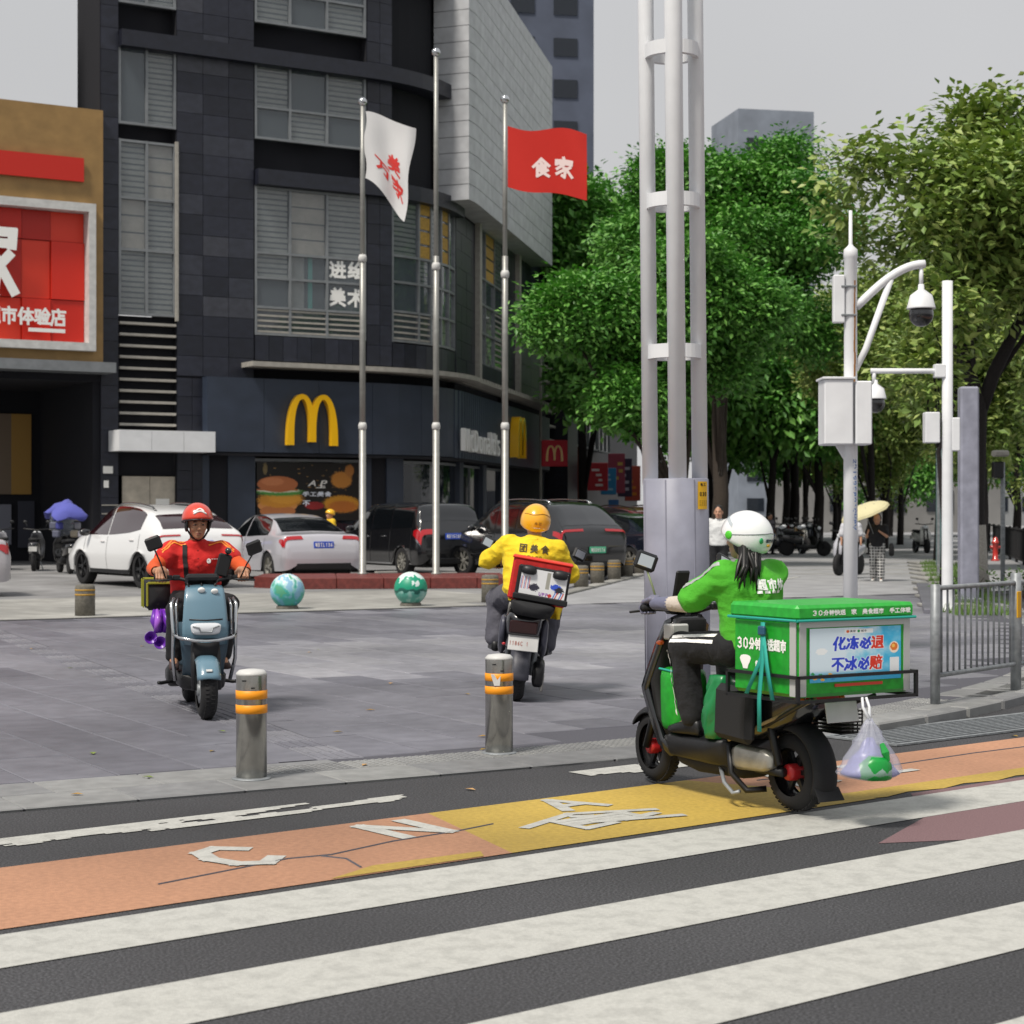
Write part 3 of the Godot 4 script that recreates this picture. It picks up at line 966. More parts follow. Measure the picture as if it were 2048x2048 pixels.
func build_building():
	rng.seed = 17
	var b := thing("corner_building", "dark stone building with a rounded corner and a slate blue shop band", "building")
	var wall := MB.new()
	bbox(wall, -6.0, 0.0, 5.4, 19.0, -8.0, -0.5)
	bbox(wall, 2.79, 3.32, 0.0, 19.0, -2.0, 0.0)
	bbox(wall, 5.02, 7.40, 0.0, 19.0, -2.0, 0.0)
	bbox(wall, 11.05, 11.96, 0.0, 19.0, -2.0, 0.0)
	bbox(wall, 3.32, 34.0, 10.98, 19.0, -2.6, -0.4)
	bbox(wall, 3.32, 34.0, 5.3, 6.66, -2.6, -0.25)
	bbox(wall, 2.79, 34.0, 0.0, 5.3, -6.0, -1.6)
	bbox(wall, 3.32, 5.02, 2.5, 7.0, -1.0, -0.2)
	bbox(wall, 16.0, 19.5, 5.3, 12.0, -2.0, 0.0)
	bbox(wall, 24.95, 34.0, 0.0, 14.0, -2.0, 0.0)
	var w := part(b, "wall", wall, M.backing)
	# stone panels
	clad(w, 2.80, 3.31, 0.0, 17.5, 0.51, 0.62, [0, 1, 0, 2])
	clad(w, 5.03, 7.39, 5.36, 17.5, 0.79, 0.58, [0, 1, 2, 3, 1, 0, 4])
	clad(w, 11.06, 11.95, 5.9, 17.5, 0.45, 0.62, [0, 1, 0, 2])
	clad(w, 5.03, 5.95, 0.0, 5.3, 0.46, 0.55, [0, 1])
	clad(w, 16.05, 19.45, 5.9, 11.2, 0.85, 0.6, [1, 0, 1])
	clad(w, 25.0, 33.9, 5.7, 11.9, 1.1, 0.8, [1, 0, 2])
	for bay in [[7.42, 11.03], [11.98, 16.0], [19.5, 24.9]]:
		var n := int((bay[1] - bay[0]) / 0.45)
		for k in n:
			bpart(w, "stone_panel", lerpf(bay[0], bay[1], float(k) / n) + 0.006, lerpf(bay[0], bay[1], float(k + 1) / n) - 0.006, 5.9, 6.62, -0.25, 0.02, M.stone[k % 3])
	# pale pilasters of the side wing
	for s in [19.3, 27.1]:
		bpart(b, "pilaster", s - 0.12, s + 0.22, 5.8, 11.3, 0.04, 0.22, M.louvre)
	# windows
	var bay1 := func(i, j):
		if j == 0: return "slats"
		if i == 1 and j < 3: return "teal"
		if j == 3: return "blind_light" if i == 1 else "blind"
		return "blind" if i == 0 and j == 2 else ""
	bwindow(b, [7.46, 8.55, 9.75, 11.0], [6.68, 7.46, 8.32, 9.05, 10.95], bay1)
	var bay2 := func(i, j):
		if j == 3: return "board_yellow" if i in [1, 3] else "blind"
		if j == 0: return "slats" if i < 2 else "blind_light"
		return "blind" if (i + j) % 3 == 0 else ""
	bwindow(b, [12.0, 13.15, 13.8, 14.5, 15.2, 15.98], [6.70, 7.6, 8.5, 9.3, 11.1], bay2)
	var bay3 := func(i, j):
		if j == 3: return "board_yellow" if i == 1 else "blind"
		if j < 2: return "blind_light" if i < 2 else "slats"
		return "blind" if i == 0 else ""
	bwindow(b, [19.6, 21.2, 22.9, 24.85], [6.62, 7.7, 8.7, 9.6, 11.3], bay3)
	for k in 3:
		bwindow(b, [28.0 + k * 1.9, 29.6 + k * 1.9], [6.8, 8.2, 9.6], func(_i, j): return "blind" if j else "", "dark_glass")
	# lettering on two panes of the first window
	for q in [["进", 9.85, 8.98], ["绘", 10.45, 8.98], ["美", 9.85, 8.16], ["术", 10.45, 8.16]]:
		var lm := MB.new()
		letters(lm, q[0], Vector2(0.52, 0.52), 0.08, 0.085, func(x, y): return bp(q[1] + x, q[2] - y, -0.03))
		part(b, "window_character", lm, M.letter_white)
	# storeys above
	for k in 2:
		var h0 := 12.4 + k * 3.4
		bwindow(b, [7.46, 8.55, 9.75, 11.0], [h0, h0 + 0.9, h0 + 2.4], func(i, j): return "blind" if (i + j + k) % 2 else "")
		bwindow(b, [3.35, 4.15, 4.98], [h0, h0 + 2.4], func(i, _j): return "blind" if i else "")
	for k in 3:
		bpart(b, "stone_band", 3.32 if k else 7.42, 16.2, 11.0 + k * 3.5, 11.45 + k * 3.5, -0.4, 0.30, M.stone[1])
	# tall glazed strip, louvres, entrance canopy and door
	bwindow(b, [3.36, 4.15, 4.98], [7.05, 8.85, 10.3, 11.9], func(i, j): return ["blind", "blind", "blind_light"][(i + j * 2) % 3], "glass")
	bpart(b, "window_post", 4.98, 5.06, 6.9, 12.0, 0.0, 0.10, M.louvre)
	for k in 10:
		bpart(b, "louvre_slat", 3.34, 5.0, 3.90 + k * 0.316, 3.97 + k * 0.316, -0.16, 0.06, M.louvre)
	var can := thing("entrance_canopy", "pale grey box canopy of three panels above the beige doors", "canopy")
	for k in 3:
		bpart(can, "panel", 3.02 + k * 0.94, 3.95 + k * 0.94, 3.16, 3.74, 0.05, 0.95, M.pole_white)
	var dr := bpart(b, "door", 3.47, 4.27, 0.0, 2.48, -0.16, -0.10, M.blind_light)
	bpart(dr, "handle", 4.16, 4.20, 1.0, 1.25, -0.10, -0.05, M.steel)
	var dr2 := bpart(b, "door", 4.285, 5.08, 0.0, 2.48, -0.16, -0.10, M.blind_light)
	bpart(dr2, "notice", 4.45, 4.85, 1.45, 1.85, -0.10, -0.094, M.letter_white)
	for k in 6:
		bpart(b, "wall_strip", 2.82, 3.40, 0.45 + k * 0.24, 0.48 + k * 0.24, 0.04, 0.07, M.louvre)
	# ledge under the windows
	var lg := MB.new()
	bbox(lg, 7.0, 16.0, 5.66, 5.80, -0.2, 0.85)
	part(b, "ledge", lg, M.louvre)
	for k in 34:
		var s := 16.1 + k * 0.5
		bpart(b, "ledge_grating", s, s + 0.32, 5.66, 5.80, 0.0, 0.85, M.louvre)
	for k in 2:
		bpart(b, "ledge_rail", 16.0, 33.2, 5.64, 5.70, 0.20 + k * 0.6, 0.27 + k * 0.6, M.louvre)
	# the white lined cladding above the side wing
	for k in 16:
		bpart(b, "cladding_board", 14.6, 30.6, 11.3 + k * 0.5, 11.78 + k * 0.5, -0.3, 0.9, M.white_clad)
	# slate blue shop band
	var fs := 5.80
	for k in 5:
		bpart(b, "fascia_panel", fs + k * 1.75, fs + (k + 1) * 1.75 - 0.01, 3.20, 5.34, 0.0, 0.42, M.slate)
	var s := fs + 5 * 1.75
	while s < 32.8:
		bpart(b, "fascia_rib", s, s + 0.26, 3.18, 5.32, 0.0, 0.44, M.slate_rib)
		bpart(b, "fascia_rib", s + 0.26, s + 0.34, 3.18, 5.32, 0.0, 0.38, M.slate_rib)
		s += 0.34
	bpart(b, "fascia_soffit", 5.80, 32.8, 3.10, 3.18, -1.5, 0.40, M.backing)
	# shop front below
	for q in [[5.80, 6.0], [6.58, 7.42], [10.9, 11.2], [11.75, 12.4], [16.6, 17.2], [20.6, 21.2], [24.6, 25.4]]:
		bpart(b, "shop_pier", q[0], q[1], 0.0, 3.1, -0.3, 0.05, M.slate)
	for q in [[6.0, 6.58], [7.42, 10.9], [11.2, 11.75], [12.4, 14.4], [14.4, 16.6], [17.2, 18.9], [18.9, 20.6], [21.2, 24.6]]:
		var fm := MB.new()
		bbox(fm, q[0], q[1], 2.96, 3.04, -0.16, -0.08)
		bbox(fm, q[0], q[1], 0.0, 0.12, -0.16, -0.08)
		bbox(fm, q[0], q[0] + 0.06, 0.12, 2.96, -0.16, -0.08)
		var win := part(b, "shop_window", fm, M.frame)
		bpart(win, "pane", q[0] + 0.06, q[1], 0.12, 2.96, -0.13, -0.12, M.dark_glass)
	for k in 5:
		var cb := MB.new()
		cb.lathe([[0.05, 0.0], [0.07, 0.05]], 10, Transform3D(Basis(), bp(12.9 + k * 2.2, 2.95, -0.7)))
		part(b, "ceiling_fitting", cb, M.letter_white)
	# shop interior: floor counters seen through the glass
	for k in 4:
		bpart(b, "counter", 12.6 + k * 2.8, 14.2 + k * 2.8, 0.0, 1.0 + 0.3 * (k % 2), -1.5, -0.9, M.stone[k % 3])
	build_board(b)
	build_signs()
	build_far_row()

func arch_shape() -> ArrayMesh:   # the double arch, 1.62 wide and 1.62 high, 0.2 deep
	var mb := MB.new()
	for side in [-1.0, 1.0]:
		var rings := []
		for k in 33:
			var t := float(k) / 32.0
			var a := PI * t
			var x: float = lerpf(0.82, 0.0, 0.5 - 0.5 * cos(a)) if true else 0.0
			var y: float = pow(sin(a), 0.72) * 1.42
			var wid: float = lerpf(0.105, 0.078, sin(a))
			if t > 0.5: wid *= 0.96
			var c := Vector3(side * x * 0.86, y + (0.0 if t < 0.5 else 0.1 * (t - 0.5) * 2.0), 0)
			var dx: float = 0.5 * sin(a) * 0.82 * 0.86
			var dy: float = 0.72 * pow(max(sin(a), 0.02), -0.28) * cos(a) * 1.42
			var n := Vector3(-dy * -side, -dx * -1.0, 0)
			n = Vector3(dy * side, dx, 0).normalized() if absf(dy) + absf(dx) > 0.0 else Vector3(side, 0, 0)
			if k == 0 or k == 32: n = Vector3(side * (1.0 if k == 0 else -1.0), 0, 0)
			var r := [c + n * wid + Vector3(0, 0, -0.1), c + n * wid + Vector3(0, 0, 0.1), c - n * wid + Vector3(0, 0, 0.1), c - n * wid + Vector3(0, 0, -0.1)]
			if side < 0: r.reverse()
			rings.append(r)
		mb.loft(rings, true)
	return mb.done()

func text_mesh(text: String, height: float, depth: float, bold := 0.15) -> TextMesh:
	var f := SystemFont.new()
	f.font_names = PackedStringArray(["Droid Sans"])
	var fv := FontVariation.new()
	fv.base_font = f
	fv.variation_embolden = bold
	var t := TextMesh.new()
	t.font = fv
	t.text = text
	t.font_size = 64
	t.pixel_size = height / 46.0
	t.depth = depth
	return t

func build_signs():
	var arch := arch_shape()
	var o := part(self, "arch_sign", arch, M.arch_yellow, Transform3D(bbasis(9.25), bp(9.0, 3.42, 0.54)))
	tag(o, "large yellow double arch sign on the slate blue band of the corner building", "sign")
	o = part(self, "arch_sign", arch, M.arch_yellow, Transform3D(bbasis(27.0) * Basis.from_scale(Vector3(1.1, 1.0, 1.6)), bp(24.4, 3.45, 0.62)))
	tag(o, "yellow double arch sign on the ribbed side wing band, seen nearly edge on", "sign")
	o = part(self, "letter_sign", text_mesh("McDonald's", 0.70, 0.14), M.letter_white, Transform3D(bbasis(19.0) * Basis.from_scale(Vector3(1.22, 1.0, 1.0)), bp(17.7, 3.75, 0.55)))
	tag(o, "white raised letters on the ribbed band round the corner", "sign")
	# square sign hung out over the pavement
	var q := thing("blade_sign", "square red hanging sign with yellow arches beside the side wing", "sign", bp(29.6, 3.28, 1.05), deg_to_rad(-2.0))
	var mb := MB.new()
	mb.cbox(Vector3(0.1, 0.5, 0), Vector3(1.02, 1.04, 0.16), 0.02)
	part(q, "panel", mb, M.sign_red)
	part(q, "arches", arch, M.arch_yellow, Transform3D(Basis.from_scale(Vector3(0.42, 0.42, 0.2)), Vector3(0.1, 0.18, 0.09)))
	mb = MB.new()
	mb.tube([Vector3(-0.45, -3.28, -0.05), Vector3(-0.45, 5.0, -0.05)], 0.05)
	part(q, "post", mb, M.louvre)
	# small blue sign on a thin post
	q = thing("blue_sign", "small blue square sign in front of the dark side wing", "sign", bp(32.0, 0, 3.2), 0.0)
	mb = MB.new()
	mb.cbox(Vector3(0, 1.75, 0), Vector3(0.42, 0.42, 0.03), 0.008)
	part(q, "panel", mb, mat("2a73b8", 0.5))
	mb = MB.new()
	mb.tube([Vector3(0, 0, -0.03), Vector3(0, 1.6, -0.03)], 0.025)
	part(q, "post", mb, M.galv)
	# burger poster behind the shop window
	var im := Image.create(760, 620, false, Image.FORMAT_RGB8)
	im.fill(Color("15110f"))
	rng.seed = 5
	for k in 26:
		disc(im, Vector2(rng.randf_range(0, 760), rng.randf_range(0, 320)), Vector2(rng.randf_range(3, 12), rng.randf_range(2, 7)), Color("8d6a3d"), 0.4, k)
	disc(im, Vector2(60, 70), Vector2(16, 60), Color("77653f"), 0.5, 3)
	disc(im, Vector2(150, 460), Vector2(142, 74), Color("c98448"), 0.05, 1)
	disc(im, Vector2(150, 520), Vector2(128, 66), Color("b06a3a"), 0.05, 2)
	disc(im, Vector2(165, 400), Vector2(160, 82), Color("c78426"), 0.35, 4)
	disc(im, Vector2(205, 380), Vector2(120, 60), Color("d9962f"), 0.5, 14)
	disc(im, Vector2(165, 318), Vector2(165, 40), Color("4e8f3a"), 0.6, 5)
	disc(im, Vector2(150, 300), Vector2(150, 22), Color("dcd8bd"), 0.5, 6)
	disc(im, Vector2(150, 232), Vector2(146, 86), Color("b5673a"), 0.06, 7)
	disc(im, Vector2(115, 205), Vector2(80, 44), Color("c97a4b"), 0.3, 8)
	im.fill_rect(Rect2i(2, 285, 295, 14), Color("b5673a"))
	disc(im, Vector2(620, 180), Vector2(78, 90), Color("b9772c"), 0.3, 9)
	disc(im, Vector2(680, 80), Vector2(34, 66), Color("a8692b"), 0.3, 10)
	disc(im, Vector2(620, 440), Vector2(136, 92), Color("c8871f"), 0.3, 11)
	disc(im, Vector2(630, 470), Vector2(110, 62), Color("b3641f"), 0.5, 12)
	disc(im, Vector2(420, 460), Vector2(72, 42), Color("8e1d1d"), 0.2, 13)
	stamp(im, "AP", Vector2(370, 190), Vector2(60, 60), 20, 10, Color("e6e3de"), 0.3)
	stamp(im, "上", Vector2(430, 236), Vector2(70, 34), 8, 9, Color("e6e3de"), 0.3)
	stamp(im, "手工美食", Vector2(330, 310), Vector2(48, 52), 6, 8, Color("dfe2ec"), 0.1)
	stamp(im, "不", Vector2(330, 400), Vector2(52, 64), 6, 9, Color("dfe2ec"), 0.1)
	mb = MB.new()
	mb.uv_quad(bp(7.5, 1.22, -0.02), bp(10.85, 1.22, -0.02), bp(10.85, 2.93, -0.02), bp(7.5, 2.93, -0.02))
	o = part(self, "burger_poster", mb, print_mat(im, 0.35))
	tag(o, "black poster with a burger and fried chicken in the shop window", "poster")

func build_board(b: Node):
	# gold surround and the dark arcade of the left shop
	var g := MB.new()
	bbox(g, -6.0, 2.78, 9.95, 12.6, -0.4, 0.3)
	bbox(g, -6.0, 2.78, 5.60, 5.90, -0.4, 0.3)
	bbox(g, 2.50, 2.78, 5.90, 9.95, -0.4, 0.3)
	bbox(g, -6.0, 2.50, 5.90, 9.95, -0.4, -0.1)
	part(b, "gold_surround", g, M.gold)
	bpart(b, "awning", -6.0, 2.95, 5.30, 5.58, 0.0, 0.9, M.frame)
	var rm := MB.new()
	bbox(rm, -6.0, 2.79, 0.0, 5.3, -5.2, -5.0)
	bbox(rm, -6.0, 2.79, 5.1, 5.3, -5.0, 0.0)
	bbox(rm, 2.6, 2.79, 0.0, 5.1, -5.0, -0.05)
	part(b, "arcade", rm, M.backing)
	for q in [[1.0, 1.7, 2.0, 4.4, "7a6a58"], [1.7, 2.3, 2.0, 4.4, "a8823e"], [-1.0, 0.7, 1.5, 3.9, "34364a"], [0.2, 0.9, 0.4, 1.9, "8a3040"], [1.2, 1.7, 0.5, 1.7, "80828e"], [1.9, 2.4, 0.4, 1.8, "3a3c48"]]:
		bpart(b, "shop_poster", q[0], q[1], q[2], q[3], -4.95, -4.9, mat(q[4], 0.6))
	# red billboard in a white frame
	var bb := thing("red_billboard", "red billboard of blocks in a white frame with white lettering", "billboard")
	var fr := MB.new()
	bbox(fr, -4.0, 2.50, 9.72, 9.95, -0.08, 0.55)
	bbox(fr, -4.0, 2.50, 5.90, 6.12, -0.08, 0.55)
	bbox(fr, 2.30, 2.50, 6.12, 9.72, -0.08, 0.55)
	part(bb, "frame", fr, M.white)
	var reds := [mat("d62a16", 0.45), mat("c62312", 0.45), mat("b41d0e", 0.45), mat("de3a22", 0.45)]
	rng.seed = 3
	var ss := [-4.0, -3.0, -1.9, -0.8, 0.55, 1.35, 2.30]
	var hh := [6.12, 7.3, 8.9, 9.72]
	for i in 6:
		for j in 3:
			bpart(bb, "block", ss[i] + 0.01, ss[i + 1] - 0.01, hh[j] + 0.01, hh[j + 1] - 0.01, 0.0, 0.10 + 0.04 * ((i * 2 + j) % 3), reds[(i * 5 + j * 3) % 4])
	var lm := MB.new()
	letters(lm, "超市体验店", Vector2(0.42, 0.46), 0.03, 0.07, func(x, y): return bp(-0.55 + x, 7.0 - y, 0.5))
	letters(lm, "家", Vector2(1.3, 2.2), 0.0, 0.26, func(x, y): return bp(-0.98 + x, 9.35 - y, 0.5))
	part(bb, "lettering", lm, M.letter_white)
	bpart(bb, "lettering_bar", 0.65, 1.65, 6.36, 6.46, 0.44, 0.5, M.letter_white)
	# a red and green banner higher up
	var bn := bpart(self, "roof_banner", -6.0, 2.2, 10.55, 11.2, 0.35, 0.42, reds[1])
	tag(bn, "red banner strip above the gold surround", "banner")
	# wall plaques beside the arcade
	for q in [[2.86, 3.14, 2.55, 2.75], [2.88, 3.02, 2.15, 2.35]]:
		bpart(b, "plaque", q[0], q[1], q[2], q[3], 0.05, 0.065, M.letter_white)

func build_far_row():
	# the row of shops further down the side street
	var r := thing("shop_row", "dark row of shops with louvred bays down the side street", "building")
	var wl := MB.new()
	bbox(wl, 34.0, 75.0, 0.0, 13.5, -6.0, -0.6)
	bbox(wl, 38.2, 41.2, 0.0, 14.0, -2.0, 0.4)
	part(r, "wall", wl, M.stone[1])
	for k in 15:
		bpart(r, "louvre_slat", 34.2, 37.9, 3.9 + k * 0.62, 4.0 + k * 0.62, -0.5, -0.1, M.louvre)
	for k in 3:
		bwindow(r, [41.6 + k * 5.0, 43.0 + k * 5.0, 44.6 + k * 5.0, 46.2 + k * 5.0], [4.6, 6.4, 8.2, 10.0, 12.0], func(i, j): return "blind" if (i + j) % 2 else "", "dark_glass")
	bpart(r, "red_door_frame", 44.9, 45.1, 0.0, 5.9, -0.2, 0.15, mat("7a4236", 0.6))
	bpart(r, "red_door_frame", 45.1, 47.8, 5.7, 5.95, -0.2, 0.15, mat("b8463c", 0.6))
	var cols := [["bf2a35", 43.0, 3.1, 0.95, 1.3, "white lettering running down", "A"], ["2f86b8", 47.0, 2.95, 0.75, 1.3, "pale blue streaks", "B"], ["a8455a", 50.2, 3.4, 0.85, 2.0, "cream box and yellow foot", "C"], ["4b3c58", 53.8, 3.25, 0.75, 2.0, "thin white figure", "D"], ["c0503f", 57.4, 3.0, 0.85, 1.9, "orange picture", "E"]]
	for q in cols:
		var s := thing("shop_banner", "%s hanging shop banner with %s, down the side street" % [{"A": "red", "B": "blue", "C": "rose", "D": "dark violet", "E": "brick red"}[q[6]], q[5]], "banner", bp(q[1], q[2] - q[4] * 0.5, 1.1), deg_to_rad(-4.0), "")
		var mb := MB.new()
		mb.cbox(Vector3(0, q[4] * 0.5, 0), Vector3(q[3], q[4], 0.12), 0.02)
		part(s, "panel", mb, mat(q[0], 0.5))
		var dm := MB.new()
		for k in 4:
			dm.box(Vector3(rng.randf_range(-0.3, 0.3) * q[3], q[4] * (0.2 + 0.18 * k), 0.065), Vector3(q[3] * rng.randf_range(0.15, 0.5), q[4] * 0.08, 0.006))
		part(s, "print", dm, mat({"A": "e8dcd8", "B": "9cc7dd", "C": "d9b45a", "D": "d0c8d8", "E": "e08a2a"}[q[6]], 0.6))
		mb = MB.new()
		mb.tube([Vector3(0, q[4] * 0.5, -0.06), Vector3(0, q[4] * 0.5, -1.2)], 0.04)
		part(s, "bracket", mb, M.galv)
	# towers behind
	for q in [[-6.0, 150.0, 26.0, 46.0, "596173"], [30.0, 210.0, 9.0, 47.0, "8d95a1"], [52.0, 190.0, 30.0, 22.0, "9a9d9e"], [75.0, 160.0, 14.0, 30.0, "8a8f93"], [28.0, 130.0, 14.0, 9.0, "8b8a88"]]:
		var t := thing("background_building", {-6.0: "blue grey tower rising behind the corner building", 30.0: "pale grey tower behind the street trees", 52.0: "broad pale block beyond the end of the street", 75.0: "narrow grey block behind the trees on the right", 28.0: "low grey wall of a building behind the tree trunks"}[q[0]], "building", gp(q[0], q[1]), 0.2)
		var mb := MB.new()
		mb.corner_box(Vector3(-q[2] * 0.5, 0, -10), Vector3(q[2] * 0.5, q[3], 0))
		part(t, "wall", mb, grain(mat(q[4], 0.7), T.blot, 0.05))
		var wm := MB.new()
		wm.box(Vector3.ZERO, Vector3(2.0, 1.5, 0.1))
		var wmesh := wm.done()
		for i in int(q[2] / 3.6):
			for j in mini(14, int(q[3] / 3.4)):
				part(t, "window", wmesh, M.dark_glass, Transform3D(Basis(), Vector3(-q[2] * 0.5 + 2.0 + i * 3.6, 2.2 + j * 3.4, 0.06)))

# ---------------------------------------------------------------- street furniture
func build_furniture():
	# steel bollards by the kerb
	for k in 2:
		var t := thing("steel_bollard", ["brushed steel bollard with two yellow bands in front of the blue scooter", "brushed steel bollard with a torn white sticker in front of the yellow rider"][k], "bollard", [gp(-1.46, 10.37), gp(-0.08, 11.47)][k], 0.0, "steel bollards along the kerb")
		var h: float = [0.615, 0.615][k]
		var mb := MB.new().smooth()
		mb.lathe([[0.086, 0.0], [0.086, h - 0.035], [0.085, h - 0.03]], 40)
		part(t, "post", mb, M.steel)
		mb = MB.new().smooth()
		mb.lathe([[0.087, h - 0.034], [0.0865, h - 0.022], [0.07, h - 0.006], [0.03, h], [0.0, h + 0.001]], 40)
		part(t, "cap", mb, M.white)
		for y in [h - 0.165, h - 0.245]:
			mb = MB.new().smooth()
			mb.lathe([[0.0862, y], [0.0885, y + 0.001], [0.0885, y + 0.047], [0.0862, y + 0.048]], 40)
			part(t, "yellow_band", mb, M.tint_orange)
		mb = MB.new().smooth()
		mb.lathe([[0.11, 0.0], [0.11, 0.006], [0.092, 0.012], [0.088, 0.012]], 32)
		part(t, "base_ring", mb, M.galv)
		for q in [[0.02, 0.10], [-0.03, 0.06]]:
			mb = MB.new()
			mb.cbox(Vector3(q[0], h - q[1], 0.0865), Vector3(0.022, 0.008, 0.004), 0.001)
			part(t, "scuff", mb, M.black_matte)
		if k == 1:
			mb = MB.new()
			mb.prism(PackedVector2Array([Vector2(-0.05, h - 0.12), Vector2(-0.03, h - 0.12), Vector2(-0.01, h - 0.155), Vector2(0.01, h - 0.13), Vector2(0.005, h - 0.19), Vector2(-0.03, h - 0.19)]), 0.082, 0.091)
			part(t, "sticker", mb, M.white)
	# stone bollards round the lot
	var stone_at := [gp(-6.07, 26.3), gp(-0.36, 30.33), gp(1.33, 35.58), gp(1.73, 37.5), gp(2.19, 39.64), gp(2.57, 41.42), gp(3.0, 43.36)]
	var proto: Node3D
	for k in 7:
		var label: String = ["worn stone bollard with yellow rings standing alone near the white car", "stone bollard with yellow rings beside the red flagpole plinth, partly behind the yellow rider"][k] if k < 2 else ["first stone bollard of the row, next to the estate car", "second stone bollard of the row beside the parked cars", "middle stone bollard of the row beside the parked cars", "fourth stone bollard of the row beside the parked cars", "last stone bollard of the row, next to the grey drum"][k - 2]
		if k == 0:
			proto = thing("stone_bollard", label, "bollard", stone_at[0], 0.0, "stone bollards round the parking lot")
			proto.set_meta("base", "stone_bollard")
			var mb := MB.new().smooth()
			mb.lathe([[0.142, 0.0], [0.14, 0.28], [0.14, 0.41], [0.13, 0.445], [0.09, 0.455], [0.0, 0.457]], 28)
			part(proto, "post", mb, M.concrete)
			for y in [0.30, 0.365]:
				mb = MB.new().smooth()
				mb.lathe([[0.139, y], [0.1425, y + 0.002], [0.1425, y + 0.024], [0.139, y + 0.026]], 28)
				part(proto, "yellow_ring", mb, grain(mat("c99a3a", 0.7), T.blot2, 3.0, false))
		else:
			copy_of(proto, label, stone_at[k], k * 0.9)
	# painted stone balls
	for k in 2:
		var t := thing("painted_ball", ["painted stone ball in pale blue and green clouds", "painted stone ball with an emerald band and pale waves"][k], "stone ball", [gp(-3.42, 28.17), gp(-1.59, 29.06)][k], 0.3, "painted stone balls before the flagpoles")
		var im := Image.create(256, 128, false, Image.FORMAT_RGB8)
		var f := FastNoiseLite.new()
		f.seed = 70 + k
		f.frequency = 0.022
		f.fractal_octaves = 5
		for y in 128:
			for x in 256:
				var a := TAU * x / 256.0
				var n := f.get_noise_3d(cos(a) * 60.0, y * 1.2, sin(a) * 60.0)
				var c: Color
				if k == 0:
					c = Color("3f9f96").lerp(Color("dce6e6"), clampf((72.0 - y) / 46.0 + n * 2.2, 0, 1))
					if n > 0.1: c = c.lerp(Color("5f9cc0"), clampf((n - 0.1) * 5.0, 0, 0.7))
					if n < -0.18: c = c.lerp(Color("5f9a6a"), clampf((-0.18 - n) * 6.0, 0, 0.6))
				else:
					c = Color("cfdcd9") if y < 40 + n * 30.0 else Color("13906f")
					if y > 62 + n * 14.0: c = Color("1c5a50") if y < 70 + n * 14.0 else Color("8fb9b0").lerp(Color("4f9a8c"), clampf(n * 3.0 + 0.4, 0, 1))
				im.set_pixel(x, y, c)
		var sp := SphereMesh.new()
		sp.radius = 0.262
		sp.height = 0.524
		sp.radial_segments = 40
		sp.rings = 20
		part(t, "ball", sp, print_mat(im, 0.45), Transform3D(Basis(), Vector3(0, 0.285, 0)))
		var mb := MB.new().smooth()
		mb.lathe([[0.17, 0.0], [0.165, 0.05], [0.14, 0.07]], 28)
		part(t, "foot", mb, M.concrete)
	# flagpole plinth
	var pl := thing("flagpole_plinth", "low dark red stone plinth under the flagpoles", "plinth", gp(-1.75, 36.9), deg_to_rad(6.0))
	for k in 5:
		var mb := MB.new()
		mb.cbox(Vector3(-2.55 + k * 0.9 + 0.45 - 0.1, 0.11, 0), Vector3(0.892, 0.22, 2.6), 0.012)
		part(pl, "stone_block", mb, M.plinth_red)
	var cm := MB.new()
	cm.prism(PackedVector2Array([Vector2(-3.35, -0.4), Vector2(-2.66, -1.3), Vector2(-2.66, 1.3), Vector2(-3.2, 1.3)]), 0.0, 0.218, Transform3D(Basis(Vector3.RIGHT, -PI / 2), Vector3.ZERO))
	part(pl, "end_block", cm, M.plinth_red)
	# flagpoles
	var xs := [-3.03, -1.54, -0.142]
	for k in 3:
		var h: float = [9.7, 10.7, 9.75][k]
		var t := thing("flagpole", ["steel flagpole carrying the white flag", "bare steel flagpole, taller, between the two flags", "steel flagpole carrying the red flag"][k], "flagpole", gp(xs[k], 37.5, 0.215), 0.0, "flagpoles on the red plinth")
		var mb := MB.new().smooth()
		mb.lathe([[0.105, 0.0], [0.10, 0.03], [0.072, 0.05], [0.070, 3.05]], 20)
		part(t, "lower_tube", mb, M.pole_steel)
		mb = MB.new().smooth()
		mb.lathe([[0.061, 3.05], [0.060, 6.45]], 20)
		part(t, "middle_tube", mb, M.pole_steel)
		mb = MB.new().smooth()
		mb.lathe([[0.050, 6.45], [0.046, h - 0.2]], 20)
		part(t, "upper_tube", mb, M.pole_steel)
		for y in [3.0, 6.4 - k * 0.16]:
			mb = MB.new().smooth()
			mb.lathe([[0.06, y - 0.07], [0.085, y - 0.05], [0.088, y + 0.03], [0.065, y + 0.08]], 20)
			part(t, "collar", mb, M.white)
		mb = MB.new().smooth()
		mb.ball(Vector3(0, h - 0.12, 0), Vector3.ONE * 0.09)
		part(t, "finial", mb, M.chrome)
	# flags
	for k in 2:
		var t := thing("flag", ["limp white flag with red characters on its pole", "red flag with white lettering blown out from its pole"][k], "flag", gp([xs[0], xs[2]][k] + 0.055, 37.5, [7.85, 7.95][k]))
		var mb := MB.new().smooth()
		var wid: float = [1.02, 1.6][k]
		var hei: float = [1.75, 1.35][k]
		var at := func(a: float, b: float, off := 0.0) -> Vector3:
			var x: float = a * wid
			var y: float = b * hei
			if k == 0:
				y -= 0.55 * a * (1.0 - b * 0.3) * sin(a * 2.0) - 0.5 * (1.0 - b) * (1.0 - a) * 0.8
				x *= 1.0 - 0.22 * (1.0 - b) * a
				x += 0.03 * sin(b * 9.0)
			else:
				y -= 0.14 * a + 0.05 * sin(a * 7.0) - 0.12 * (1.0 - b) * (1.0 - a)
			return Vector3(x, y, 0.10 * sin(a * 7.0 + b * 2.2) * (0.3 + a) + off)
